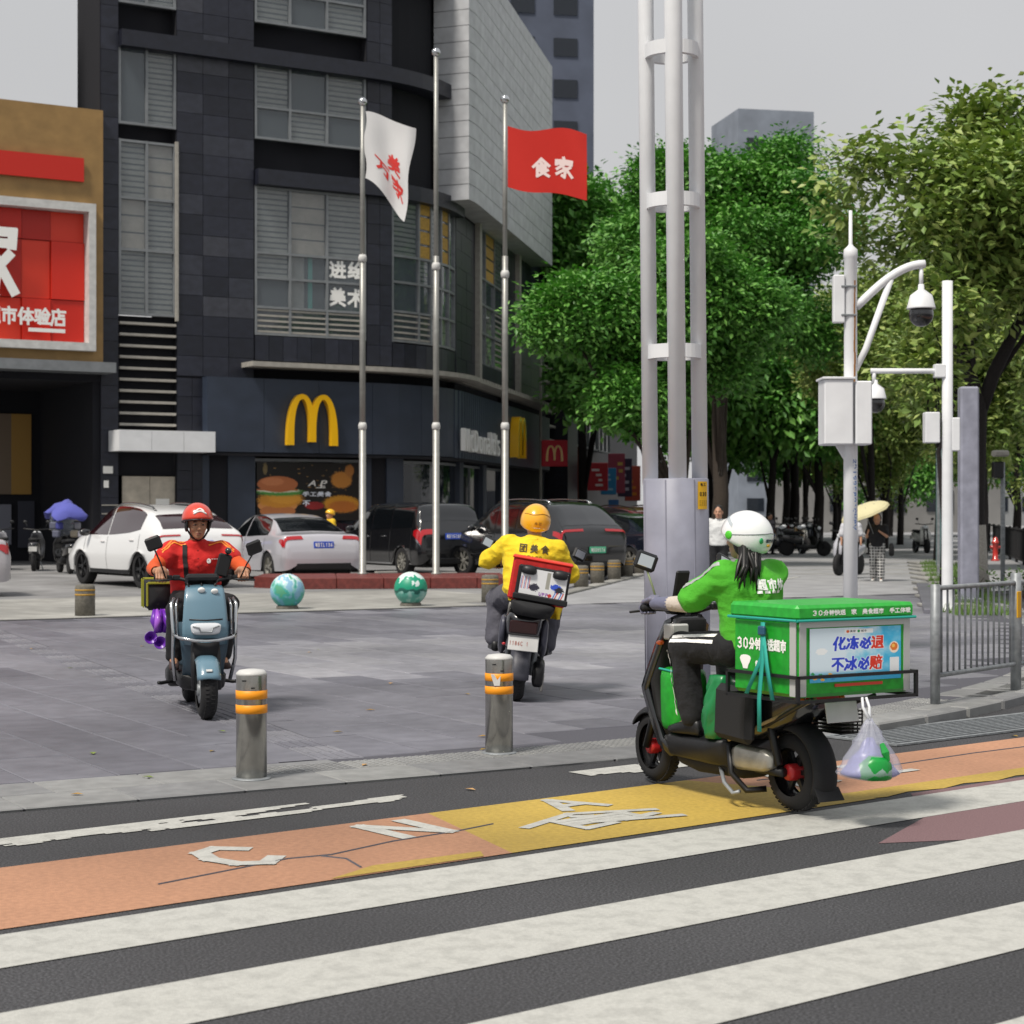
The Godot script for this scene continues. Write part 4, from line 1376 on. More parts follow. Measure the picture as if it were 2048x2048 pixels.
		for i in 20:
			for j in 14:
				var a := i / 20.0
				var b := j / 14.0
				mb.quad(at.call(a, b), at.call(a + 0.05, b), at.call(a + 0.05, b + 1 / 14.0), at.call(a, b + 1 / 14.0))
		var fm := cloth(["dcdcdc", "d22a1e"][k])
		fm.backlight_enabled = true
		fm.backlight = Color(0.35, 0.35, 0.35) if k == 0 else Color(0.45, 0.1, 0.08)
		part(t, "cloth", mb, fm)
		var lm := MB.new()
		var pl2 := func(x: float, y: float) -> Vector3: return at.call(clampf(x / wid, 0, 1), clampf(1.0 - y / hei, 0, 1), 0.008)
		if k == 0:
			letters(lm, "万家", Vector2(0.30, 0.34), 0.05, 0.045, func(x, y): return pl2.call(0.22 + x, 0.98 + y + x * 0.3))
			letters(lm, "美", Vector2(0.30, 0.34), 0.05, 0.045, func(x, y): return pl2.call(0.50 + x, 0.70 + y))
		else:
			letters(lm, "食家", Vector2(0.36, 0.42), 0.1, 0.06, func(x, y): return pl2.call(0.5 + x, 0.6 + y))
		part(t, "print", lm, mat("c9302a" if k == 0 else "eed9d4", 0.7))
	# mast of three white tubes on a grey drum
	var ms := thing("tube_mast", "tall mast of three white tubes and ring braces on a grey drum", "mast", gp(1.335, 14.9))
	ms.rotation.z = deg_to_rad(0.55)
	var mb := MB.new().smooth()
	mb.lathe([[0.262, 0.0], [0.262, 1.755], [0.255, 1.76], [0.0, 1.761]], 48)
	part(ms, "drum", mb, M.pole_grey)
	mb = MB.new()
	mb.lathe([[0.30, 0.0], [0.30, 0.025], [0.262, 0.03]], 32)
	part(ms, "base_flange", mb, M.galv)
	for k in 4:
		mb = MB.new()
		mb.cbox(Vector3(0.262 * sin(k * 0.9 - 1.3), 0.9, 0.262 * cos(k * 0.9 - 1.3)), Vector3(0.012, 1.7, 0.006), 0.002, Basis(Vector3.UP, k * 0.9 - 1.3))
		part(ms, "drum_seam", mb, M.pole_grey)
	for q in [[-0.20, -0.06, 0.064], [0.0, 0.175, 0.072], [0.20, -0.06, 0.064]]:
		mb = MB.new().smooth()
		mb.tube([Vector3(q[0], 1.72, q[1]), Vector3(q[0], 9.5, q[1])], q[2], 24)
		part(ms, "tube", mb, M.pole_white)
	for y in [2.78, 3.99, 5.2, 6.4]:
		mb = MB.new().smooth()
		var ring := []
		for k in 33:
			var a := TAU * k / 32.0
			ring.append([a])
		var rr := []
		for k in 33:
			var a := -TAU * k / 32.0
			var n := Vector3(cos(a), 0, sin(a))
			rr.append([n * 0.215 + Vector3(0, y - 0.055, 0), n * 0.165 + Vector3(0, y - 0.055, 0), n * 0.165 + Vector3(0, y + 0.055, 0), n * 0.215 + Vector3(0, y + 0.055, 0)])
		mb.smooth(false)
		mb.loft(rr, false)
		part(ms, "ring_brace", mb, M.pole_white)
	var yl := thing("warning_label", "yellow numbered label with black print on the grey drum", "label", gp(1.335, 14.9), 0.0)
	mb = MB.new()
	var curve := func(x: float, y: float, r: float) -> Vector3:
		var a := 0.76 + x / 0.262
		return Vector3(sin(a) * r, y, cos(a) * r)
	for k in 4:
		mb.quad(curve.call(-0.055 + k * 0.028, 1.515, 0.266), curve.call(-0.027 + k * 0.028, 1.515, 0.266), curve.call(-0.027 + k * 0.028, 1.735, 0.266), curve.call(-0.055 + k * 0.028, 1.735, 0.266))
	part(yl, "sheet", mb, mat("e8b514", 0.5))
	mb = MB.new()
	letters(mb, "030", Vector2(0.022, 0.034), 0.006, 0.006, func(x, y): return curve.call(-0.038 + x, 1.652 - y, 0.268))
	letters(mb, "电工", Vector2(0.028, 0.024), 0.008, 0.004, func(x, y): return curve.call(-0.032 + x, 1.722 - y, 0.268))
	for k in 3:
		letters(mb, "----", Vector2(0.02, 0.02), 0.004, 0.004, func(x, y): return curve.call(-0.042 + x, 1.59 - k * 0.016 - y, 0.268))
	part(yl, "print", mb, M.black_matte)
	build_cameras()
	# railing by the kerb
	var a := gp(3.29, 14.38)
	var bdir := (gp(4.22, 15.5) - a).normalized()
	var rl := thing("street_railing", "galvanised steel railing of upright bars beside the kerb", "railing", a, atan2(-bdir.z, bdir.x))
	for x in [0.0, 1.46, 2.92]:
		mb = MB.new().smooth()
		mb.tube([Vector3(x, -0.01, 0), Vector3(x, 0.93 if x == 0.0 else 0.98, 0)], 0.038 if x == 0.0 else 0.044, 14)
		part(rl, "post", mb, M.galv)
	for y in [0.22, 0.90]:
		mb = MB.new().smooth()
		mb.tube([Vector3(0.0, y, 0), Vector3(2.92, y, 0)], 0.020, 10)
		part(rl, "rail", mb, M.galv)
	var bar := MB.new().smooth()
	bar.tube([Vector3(0, 0.22, 0), Vector3(0, 0.90, 0)], 0.0095, 8)
	var barm := bar.done()
	for k in 28:
		if k == 13: continue
		part(rl, "bar", barm, M.galv, Transform3D(Basis(), Vector3(0.105 + k * 0.1035, 0, 0)))
	mb = MB.new()
	mb.cbox(Vector3(1.41, 0.72, 0.05), Vector3(0.07, 0.22, 0.012), 0.003)
	part(rl, "yellow_tag", mb, mat("dca513", 0.5))

func dome_camera(t: Node, at: Vector3, r: float):
	var mb := MB.new().smooth()
	mb.lathe([[r * 0.22, r * 1.9], [r * 0.25, r * 1.5], [r * 0.85, r * 1.05], [r * 1.1, r * 0.1], [r * 1.12, 0.0]].map(func(q): return [q[0], q[1]]), 24, Transform3D(Basis().scaled(Vector3(1, -1, 1)), at).scaled_local(Vector3(1, -1, 1)))
	var c := part(t, "camera_housing", mb, M.pole_white)
	mb = MB.new().smooth()
	mb.ball(at + Vector3(0, -r * 0.42, 0), Vector3(r * 0.96, r * 0.98, r * 0.96), 24, 14)
	part(c, "lens_dome", mb, M.black_gloss)

func build_cameras():
	var t := thing("camera_pole", "white camera pole with a curved arm, dome camera and large cabinet", "camera pole", gp(3.55, 19.4))
	var mb := MB.new().smooth()
	mb.lathe([[0.075, 0.0], [0.073, 2.6], [0.070, 2.62], [0.068, 4.15], [0.075, 4.16], [0.072, 4.24], [0.03, 4.28], [0.02, 4.3], [0.018, 4.65]], 20)
	part(t, "pole", mb, M.pole_white)
	mb = MB.new().smooth()
	mb.lathe([[0.09, 2.60], [0.09, 2.66]], 20)
	part(t, "flange", mb, M.pole_white)
	mb = MB.new()
	mb.cbox(Vector3(-0.16, 2.53, 0.02), Vector3(0.30, 0.68, 0.40), 0.012)
	var cab := part(t, "cabinet", mb, M.pole_white)
	mb = MB.new()
	mb.cbox(Vector3(-0.16, 2.88, 0.02), Vector3(0.34, 0.025, 0.44), 0.005)
	part(cab, "lid", mb, M.pole_white)
	mb = MB.new()
	mb.cbox(Vector3(0.10, 2.52, 0.04), Vector3(0.17, 0.66, 0.36), 0.012)
	part(t, "cabinet", mb, M.pole_white)
	mb = MB.new()
	mb.prism(PackedVector2Array([Vector2(-0.16, 2.19), Vector2(-0.06, 2.19), Vector2(-0.06, 2.02)]), -0.02, 0.02)
	part(t, "bracket", mb, M.pole_white)
	var arm := []
	for k in 13:
		var q := k / 12.0
		arm.append(Vector3(0.06 + 0.72 * q, 3.64 + 0.45 * sin(q * PI * 0.5), 0.0))
	mb = MB.new().smooth()
	mb.tube(arm, 0.045, 14)
	part(t, "arm", mb, M.pole_white)
	mb = MB.new().smooth()
	mb.tube([Vector3(0.05, 2.98, 0), Vector3(0.16, 3.2, 0), Vector3(0.42, 3.93, 0)], 0.035, 12)
	part(t, "strut", mb, M.pole_white)
	mb = MB.new().smooth()
	mb.tube([Vector3(0.74, 4.05, 0), Vector3(0.74, 3.86, 0)], 0.022, 10)
	part(t, "hanger", mb, M.pole_white)
	dome_camera(t, Vector3(0.74, 3.62, 0), 0.135)
	mb = MB.new()
	mb.cbox(Vector3(-0.13, 3.72, 0.02), Vector3(0.12, 0.50, 0.10), 0.01)
	part(t, "antenna_box", mb, M.pole_white)
	for y in [3.55, 3.85]:
		mb = MB.new()
		mb.cbox(Vector3(-0.03, y, 0.02), Vector3(0.16, 0.02, 0.12), 0.004)
		part(t, "clamp", mb, M.galv)
	mb = MB.new().smooth()
	mb.lathe([[0.0735, 2.75], [0.0715, 3.95]], 20)
	mb = MB.new()
	for k in 9:
		mb.cbox(Vector3(0.028 + 0.003 * (k % 3), 2.85 + k * 0.125, 0.064), Vector3(0.02 - 0.001 * k, 0.124, 0.012), 0.002)
	part(t, "rust_streak", mb, grain(mat("9c6a34", 0.9), T.blot2, 6.0, false))
	mb = MB.new()
	letters(mb, "2DISBS80ICH8V", Vector2(0.05, 0.06), 0.0, 0.010, func(x, y): return Vector3(0.05 - y * 0.6, 2.05 - x * 1.15, 0.076 - (0.05 - y * 0.6) * 0.35))
	part(t, "blue_lettering", mb, mat("4a6ea8", 0.6))
	# second pole further off
	t = thing("camera_pole", "white camera pole with a straight side arm and a small cabinet", "camera pole", gp(6.53, 27.75))
	mb = MB.new().smooth()
	mb.lathe([[0.16, 0.0], [0.15, 0.02], [0.10, 0.12], [0.085, 0.3], [0.08, 2.2], [0.078, 4.95], [0.0, 4.96]], 20)
	part(t, "pole", mb, M.pole_white)
	mb = MB.new().smooth()
	mb.tube([Vector3(0, 3.6, 0), Vector3(-1.15, 3.60, 0.0)], 0.04, 12)
	part(t, "arm", mb, M.pole_white)
	mb = MB.new()
	mb.cbox(Vector3(-0.12, 3.6, 0), Vector3(0.16, 0.2, 0.16), 0.01)
	part(t, "arm_clamp", mb, M.pole_white)
	mb = MB.new().smooth()
	mb.tube([Vector3(-1.1, 3.6, 0), Vector3(-1.1, 3.42, 0)], 0.03, 10)
	part(t, "hanger", mb, M.pole_white)
	dome_camera(t, Vector3(-1.08, 3.18, 0), 0.15)
	mb = MB.new()
	mb.cbox(Vector3(-0.24, 2.75, 0), Vector3(0.22, 0.46, 0.2), 0.012)
	part(t, "cabinet", mb, M.pole_white)
	mb = MB.new()
	mb.cbox(Vector3(0.12, 2.65, -0.04), Vector3(0.12, 0.5, 0.2), 0.012)
	part(t, "cabinet", mb, M.pole_white)
	# broad grey post and thin posts by the trees
	t = thing("grey_post", "broad grey steel post beside the whitewashed tree", "post", gp(7.35, 29.8))
	mb = MB.new()
	mb.cbox(Vector3(0, 1.75, 0), Vector3(0.30, 3.5, 0.24), 0.03)
	part(t, "shaft", mb, M.pole_grey)
	mb = MB.new()
	mb.cbox(Vector3(0, 0.05, 0), Vector3(0.4, 0.1, 0.36), 0.01)
	part(t, "foot", mb, M.galv)
	t = thing("thin_post", "thin grey post with a dark lamp head near the black fence", "post", gp(9.55, 36.0))
	mb = MB.new().smooth()
	mb.tube([Vector3(0, 0, 0), Vector3(0, 2.45, 0)], 0.045, 12)
	part(t, "pole", mb, M.galv)
	mb = MB.new()
	mb.cbox(Vector3(-0.1, 2.3, 0), Vector3(0.2, 0.32, 0.2), 0.02)
	part(t, "lamp_head", mb, M.black)
	mb = MB.new()
	mb.cbox(Vector3(-0.05, 2.62, 0), Vector3(0.3, 0.12, 0.25), 0.03)
	part(t, "cap", mb, M.louvre)
	# glass bus shelter edge seen on end
	t = thing("glass_screen", "narrow greenish glass screen standing behind the second camera pole", "screen", gp(9.45, 41.0))
	for k in 2:
		mb = MB.new()
		mb.cbox(Vector3(0.0 + k * 0.28, 1.5, -0.8 * k), Vector3(0.06, 3.0, 0.06), 0.01)
		part(t, "frame", mb, M.galv)
	mb = MB.new()
	mb.box(Vector3(0.14, 1.6, -0.4), Vector3(0.2, 2.6, 0.02))
	part(t, "pane", mb, glass("6f8f90", 0.5))
	# black fence and hydrant
	var f0 := gp(13.5, 48.0)
	var f1 := gp(20.9, 84.0)
	var fd := (f1 - f0).normalized()
	t = thing("black_fence", "low black metal fence running beside the walk", "fence", f0, atan2(-fd.z, fd.x))
	for k in 13:
		mb = MB.new()
		mb.cbox(Vector3(k * 3.1, 0.52, 0), Vector3(0.08, 1.04, 0.08), 0.01)
		part(t, "post", mb, M.black_matte)
	for y in [0.12, 0.98]:
		mb = MB.new()
		mb.cbox(Vector3(18.6, y, 0), Vector3(37.4, 0.05, 0.05), 0.01)
		part(t, "rail", mb, M.black_matte)
	var fb := MB.new()
	fb.cbox(Vector3(0, 0.55, 0), Vector3(0.03, 0.84, 0.02), 0.003)
	var fbm := fb.done()
	for k in 150:
		part(t, "bar", fbm, M.black_matte, Transform3D(Basis(), Vector3(0.12 + k * 0.125, 0, 0)))
	var low := thing("low_wall", "pale concrete wall behind the black fence", "wall", gp(17.5, 52.0), atan2(-fd.z, fd.x))
	mb = MB.new()
	mb.cbox(Vector3(6, 0.75, 0), Vector3(22.0, 1.5, 0.3), 0.03)
	part(low, "wall_body", mb, M.walk)
	mb = MB.new()
	mb.cbox(Vector3(6, 1.53, 0), Vector3(22.1, 0.07, 0.4), 0.02)
	part(low, "coping", mb, M.apron)
	t = thing("fire_hydrant", "red fire hydrant by the black fence", "hydrant", gp(14.5, 55.5))
	mb = MB.new().smooth()
	mb.lathe([[0.13, 0.0], [0.13, 0.04], [0.08, 0.06], [0.08, 0.5], [0.11, 0.52], [0.11, 0.58], [0.085, 0.6], [0.07, 0.68], [0.03, 0.72], [0.0, 0.73]], 18)
	part(t, "body", mb, paint("b8261c", 0.4))
	for s in [-1, 1]:
		mb = MB.new().smooth()
		mb.tube([Vector3(0, 0.42, 0), Vector3(0.15 * s, 0.42, 0)], 0.045, 12)
		part(t, "outlet", mb, paint("b8261c", 0.4))

# ---------------------------------------------------------------- trees and beds
var leaf_meshes := {}
func leaf_clump(n: int, size: float, spread: float, seed_n: int, droop := 0.0) -> ArrayMesh:
	var key := "%d %f %f %d" % [n, size, spread, seed_n]
	if leaf_meshes.has(key): return leaf_meshes[key]
	var r := RandomNumberGenerator.new()
	r.seed = seed_n
	var mb := MB.new()
	for k in n:
		var c := Vector3(r.randfn(), r.randfn() * 0.75, r.randfn()) * spread * 0.5
		var out := (c + Vector3(0, 0.25, 0)).normalized()
		var d := (Vector3(r.randf_range(-1, 1), r.randf_range(-0.7, 0.35) - droop, r.randf_range(-1, 1)) + out * 0.6).normalized()
		var s := d.cross(Vector3.UP + Vector3(r.randf_range(-0.5, 0.5), 0, r.randf_range(-0.5, 0.5))).normalized()
		var up := s.cross(d)
		var l := size * r.randf_range(0.75, 1.25)
		var w := l * 0.26
		var a := c
		var m := c + d * l * 0.5 + up * l * 0.06
		var e := c + d * l - up * l * 0.05
		mb.tri(a, m + s * w, e)
		mb.tri(a, e, m - s * w)
	leaf_meshes[key] = mb.done()
	return leaf_meshes[key]

func leaf_mat(col: String, back: Color) -> StandardMaterial3D:
	var m := mat(col, 0.5)
	m.vertex_color_use_as_albedo = true
	m.backlight_enabled = true
	m.backlight = back
	return m

# lobes: [centre, radii]; leaves sit in the outer shell of each lobe
func tree(label: String, at: Vector3, trunk: Array, lobes: Array, clump: ArrayMesh, lm: Material, per_m2: float, tint: Array, group: String, seed_n: int, bark := "bark", fill := 0.25) -> Node3D:
	var t := thing("street_tree", label, "tree", at, 0.0, group)
	rng.seed = seed_n
	var mb := MB.new().smooth()
	var pts := []
	var rad := []
	for q in trunk:
		pts.append(Vector3(q[0], q[1], q[2]))
		rad.append(q[3])
	mb.tube(pts, rad, 12)
	var tip: Vector3 = pts[-1]
	for n in lobes.size():
		if lobes.size() > 12 and n % 4: continue
		var lb = lobes[n]
		var c: Vector3 = lb[0]
		var from: Vector3 = pts[rng.randi_range(maxi(1, pts.size() - 3), pts.size() - 1)]
		var mid := from.lerp(c, 0.5) + Vector3(rng.randf_range(-0.3, 0.3), 0.3, rng.randf_range(-0.3, 0.3))
		mb.tube([from, mid, c], [rad[-1] * 0.7, rad[-1] * 0.45, 0.03], 7)
	part(t, "trunk", mb, M[bark])
	var xs := []
	var cs := []
	for lb in lobes:
		var c: Vector3 = lb[0]
		var r: Vector3 = lb[1]
		var area := 4.0 * PI * pow((pow(r.x * r.y, 1.6) + pow(r.x * r.z, 1.6) + pow(r.y * r.z, 1.6)) / 3.0, 1.0 / 1.6)
		var n := int(area * per_m2)
		for k in n:
			var d := Vector3(rng.randfn(), rng.randfn(), rng.randfn()).normalized()
			var q := rng.randf_range(0.78, 1.08) if rng.randf() > fill else rng.randf_range(0.3, 0.8)
			var p := c + d * r * q
			var b := Basis.from_euler(Vector3(rng.randf_range(-0.5, 0.5), rng.randf() * TAU, rng.randf_range(-0.5, 0.5))).scaled(Vector3.ONE * rng.randf_range(0.75, 1.25))
			xs.append(Transform3D(b, p))
			cs.append(tint[rng.randi_range(0, tint.size() - 1)])   # leaf colours of the species, dealt out at random
	var mm := MultiMesh.new()
	mm.transform_format = MultiMesh.TRANSFORM_3D
	mm.use_colors = true
	mm.mesh = clump
	mm.instance_count = xs.size()
	for k in xs.size():
		mm.set_instance_transform(k, xs[k])
		mm.set_instance_color(k, cs[k])
	var o := MultiMeshInstance3D.new()
	o.name = "crown"
	o.multimesh = mm
	o.material_override = lm
	o.set_meta("kind", "stuff")
	t.add_child(o)
	return t

func lobes_in(lo: Vector3, hi: Vector3, n: int, r0: float, r1: float, seed_n: int) -> Array:
	var r := RandomNumberGenerator.new()
	r.seed = seed_n
	var out := []
	var c := (lo + hi) * 0.5
	var h := (hi - lo) * 0.5
	for k in n:
		var d := Vector3(r.randfn(), r.randfn(), r.randfn()).normalized() * pow(r.randf(), 0.4)
		var q := r.randf_range(r0, r1)
		var hh := Vector3(maxf(h.x - q, 0.1), maxf(h.y - q * 0.7, 0.1), maxf(h.z - q, 0.1))
		if k % 4 == 3:
			q *= 0.6
			d = d.normalized() * 1.12
		out.append([c + d * hh, Vector3(q, q * r.randf_range(0.48, 0.66), q)])
	return out

func build_trees():
	var big := leaf_clump(20, 0.18, 0.52, 1)
	var loose := leaf_clump(13, 0.19, 0.55, 2, 0.2)
	var dark := leaf_mat("ffffff", Color(0.3, 0.5, 0.12))
	var deep := [Color(0.08, 0.23, 0.04), Color(0.10, 0.28, 0.045), Color(0.13, 0.33, 0.05), Color(0.17, 0.38, 0.07)]
	var olive := [Color(0.15, 0.24, 0.05), Color(0.19, 0.29, 0.06), Color(0.25, 0.34, 0.08), Color(0.30, 0.37, 0.10)]
	var G1 := "dark green trees along the shops"
	# the full green tree behind the mast and its neighbours
	var t1 := lobes_in(Vector3(-4.2, 5.3, -1.6), Vector3(-0.3, 7.9, 1.8), 15, 0.55, 0.95, 41)
	t1 += lobes_in(Vector3(-2.7, 3.5, -1.5), Vector3(0.4, 5.5, 1.6), 11, 0.5, 0.85, 44)
	t1 += lobes_in(Vector3(-1.6, 4.6, -2.4), Vector3(2.9, 9.2, 2.4), 18, 0.7, 1.2, 45)
	tree("broad dense green tree leaning over the shop row behind the white mast", gp(4.4, 48.5), [[0, 0, 0, 0.26], [0.05, 1.5, 0, 0.2], [0, 3.4, 0, 0.17], [-0.3, 4.8, 0, 0.12]], t1, big, dark, 24.0, deep, G1, 1)
	var t2 := lobes_in(Vector3(-4.2, 5.0, -3.5), Vector3(5.4, 13.6, 3.5), 42, 0.9, 1.7, 42)
	tree("tallest dense green tree rising behind the white mast", gp(6.4, 57.5), [[0, 0, 0, 0.3], [0.1, 2.0, 0, 0.24], [0, 4.4, 0, 0.2], [0.2, 7.5, 0, 0.14]], t2, big, dark, 16.0, deep, G1, 2)
	var t3 := lobes_in(Vector3(-3.8, 3.1, -3.6), Vector3(4.0, 9.6, 3.6), 30, 1.1, 1.8, 43)
	tree("lower dense green tree between the mast and the first camera pole", gp(10.2, 73.0), [[0, 0, 0, 0.24], [0, 1.6, 0, 0.17], [0.1, 3.2, 0, 0.13], [0, 4.6, 0, 0.1]], t3, leaf_clump(14, 0.34, 0.9, 3), dark, 7.0, deep, G1, 3, "bark_dark")
	var k := 0
	for q in [[5.4, 70.0, 4.5, 9.0, 3.8], [12.0, 79.0, 3.4, 9.0, 3.6], [8.0, 76.0, 4.0, 13.5, 4.4], [12.2, 74.0, 3.4, 9.5, 3.6], [13.0, 88.0, 2.8, 12.0, 4.6], [10.4, 92.0, 3.2, 14.0, 4.6], [17.2, 98.0, 1.6, 10.0, 5.0], [2.9, 78.0, 8.5, 17.0, 3.6], [22.0, 108.0, 1.2, 11.0, 6.0], [30.5, 112.0, 2.4, 13.0, 6.0]]:
		var lb := lobes_in(Vector3(-q[4], q[2], -q[4]), Vector3(q[4], q[3], q[4]), 16, 1.1, 1.9, 60 + k)
		tree(["dense tree beside the shop banners", "dense tree with a slim dark trunk behind the parked motorbikes", "tall dense tree over the middle row of motorbikes", "dense tree left of the walk past the motorbikes", "dense tree past the farthest row of motorbikes", "tall dense tree closing the row of shops", "dense tree where the walk ends", "dark tree crown rising behind the shop row roof", "broad far tree across the end of the street", "far tree behind the low pale wall"][k], gp(q[0], q[1]), [[0, 0, 0, 0.24], [0.1, 2.0, 0, 0.19], [0.0, q[2] + 1.5, 0, 0.14]], lb, leaf_clump(14, 0.34, 0.9, 3), dark, 7.0, deep, G1, 10 + k, "bark_dark")
		k += 1
	# loose olive trees on the right
	var pale := leaf_mat("ffffff", Color(0.45, 0.48, 0.16))
	var G2 := "olive green trees along the walk"
	var r1 := lobes_in(Vector3(-3.0, 4.3, -2.8), Vector3(3.2, 9.6, 2.8), 34, 0.45, 0.95, 81)
	tree("loose olive tree with a dark forked trunk whitewashed at the foot", gp(8.3, 33.0), [[0, 0, 0, 0.23], [-0.03, 0.5, 0, 0.2], [-0.06, 1.4, 0, 0.19], [0.0, 3.4, 0, 0.18], [-0.3, 4.4, 0, 0.12], [-0.5, 5.4, 0, 0.08]], r1, loose, pale, 12.0, olive, G2, 21, "bark_dark", 0.5)
	var wash := MB.new().smooth()
	wash.tube([Vector3(0, 0.02, 0), Vector3(-0.03, 0.5, 0), Vector3(-0.055, 1.25, 0)], [0.245, 0.212, 0.202], 14)
	var lt: Node3D = get_node("street_tree_013") if has_node("street_tree_013") else null
	if lt: part(lt, "whitewash", wash, M.limewash)
	if lt:
		var br := MB.new().smooth()
		br.tube([Vector3(0.02, 3.2, 0), Vector3(0.3, 4.0, 0.05), Vector3(0.75, 4.9, 0.1), Vector3(1.0, 5.8, 0.1)], [0.13, 0.12, 0.10, 0.06], 10)
		part(lt, "limb", br, M.bark_dark)
	k = 0
	for q in [[12.4, 64.0, 3.6, 10.5, 3.2, 34], [11.8, 46.5, 2.6, 8.6, 2.6, 32], [12.9, 56.0, 3.0, 9.5, 3.2, 30], [18.0, 66.0, 1.8, 10.5, 3.6, 34], [17.2, 82.0, 1.9, 11.5, 4.4, 38], [13.6, 41.5, 2.6, 9.5, 2.6, 30], [13.6, 86.0, 3.4, 12.5, 4.2, 30], [14.9, 74.0, 2.3, 9.5, 3.4, 34], [16.4, 94.0, 1.8, 10.0, 5.0, 34]]:
		var lb := lobes_in(Vector3(-q[4], q[2], -q[4]), Vector3(q[4], q[3], q[4]), q[5], 0.6, 1.15, 90 + k)
		tree(["olive tree whose crown hangs behind the first camera pole", "olive tree with a low crown behind the second camera pole", "olive tree over the white scooter by the bed", "olive tree behind the black fence", "farthest olive tree along the black fence", "olive tree behind the thin lamp post", "tall olive tree between the camera pole and the dense trees", "olive tree hanging low over the end of the bed", "broad olive tree closing the view along the walk"][k], gp(q[0], q[1]), [[0, 0, 0, 0.16], [0.05, 1.5, 0, 0.13], [0, q[2] + 1.2, 0, 0.1], [0.2, q[2] + 2.6, 0, 0.07]], lb, loose, pale, 9.5, olive, G2, 30 + k, "bark_dark", 0.5)
		k += 1
	# thin sapling beside the whitewashed tree
	var sp := lobes_in(Vector3(-0.9, 3.0, -0.8), Vector3(0.8, 5.6, 0.8), 9, 0.3, 0.5, 99)
	tree("thin sapling standing beside the second camera pole", gp(7.15, 30.8), [[0, 0, 0, 0.05], [0.05, 1.2, 0, 0.045], [-0.05, 2.5, 0, 0.04], [0.25, 3.4, 0, 0.025]], sp, loose, pale, 8.0, olive, G2, 50, "bark_dark", 0.5)
	# planting bed with strips of grass
	var bed := thing("planting_bed", "pale paved bed with strips of grass beside the walk", "planting bed", gp(7.0, 28.4))
	var mb: MB
	for j in 9:
		mb = MB.new()
		mb.cbox(Vector3(-0.2 + j * 0.62, 0.03, -j * 3.0), Vector3(0.85, 0.05, 1.5), 0.01)
		part(bed, "paved_strip", mb, M.apron)
	var gm := MB.new()
	rng.seed = 12
	for j in 9:
		for i in 420:
			var p := Vector3(-0.2 + j * 0.62 + rng.randf_range(-0.42, 0.42), 0.0, -j * 3.0 + (1.5 if j else 1.2) + rng.randf_range(-0.7, 0.7))
			var a := rng.randf() * TAU
			var s := Vector3(cos(a), 0, sin(a)) * 0.012
			var h := rng.randf_range(0.06, 0.2)
			var l := Vector3(rng.randf_range(-0.06, 0.06), h, rng.randf_range(-0.06, 0.06))
			gm.tri(p - s, p + s, p + l)
	var go := part(bed, "grass", gm, mat("5d7a3a", 0.8))
	go.set_meta("kind", "stuff")
	mb = MB.new()
	mb.cbox(Vector3(0.15, 0.03, -3.5), Vector3(0.24, 0.08, 10.0), 0.01, Basis(Vector3.UP, -0.205))
	part(bed, "edging", mb, M.slab[4])
	# a low shrub at the foot of the tree
	for q in [[7.55, 30.6, 0.0], [8.75, 31.6, 0.3]]:
		var sh := thing("shrub", "low leafy shrub at the foot of the %s" % ("grey post" if q[2] == 0.0 else "whitewashed tree"), "shrub", gp(q[0], q[1]))
		var st := MB.new()
		for i in 5: st.tube([Vector3.ZERO, Vector3(rng.randf_range(-0.3, 0.3), 0.4, rng.randf_range(-0.3, 0.3))], [0.012, 0.005], 5)
		part(sh, "stem", st, M.bark)
		var fo := MB.new()
		for i in 26:
			fo.st.append_from(leaf_clump(10, 0.09, 0.2, 7), 0, Transform3D(Basis(Vector3.UP, i * 1.3), Vector3(rng.randf_range(-0.5, 0.5), rng.randf_range(0.12, 0.42), rng.randf_range(-0.4, 0.4))))
		part(sh, "foliage", fo.st.commit(), mat("4c6a2c", 0.6))

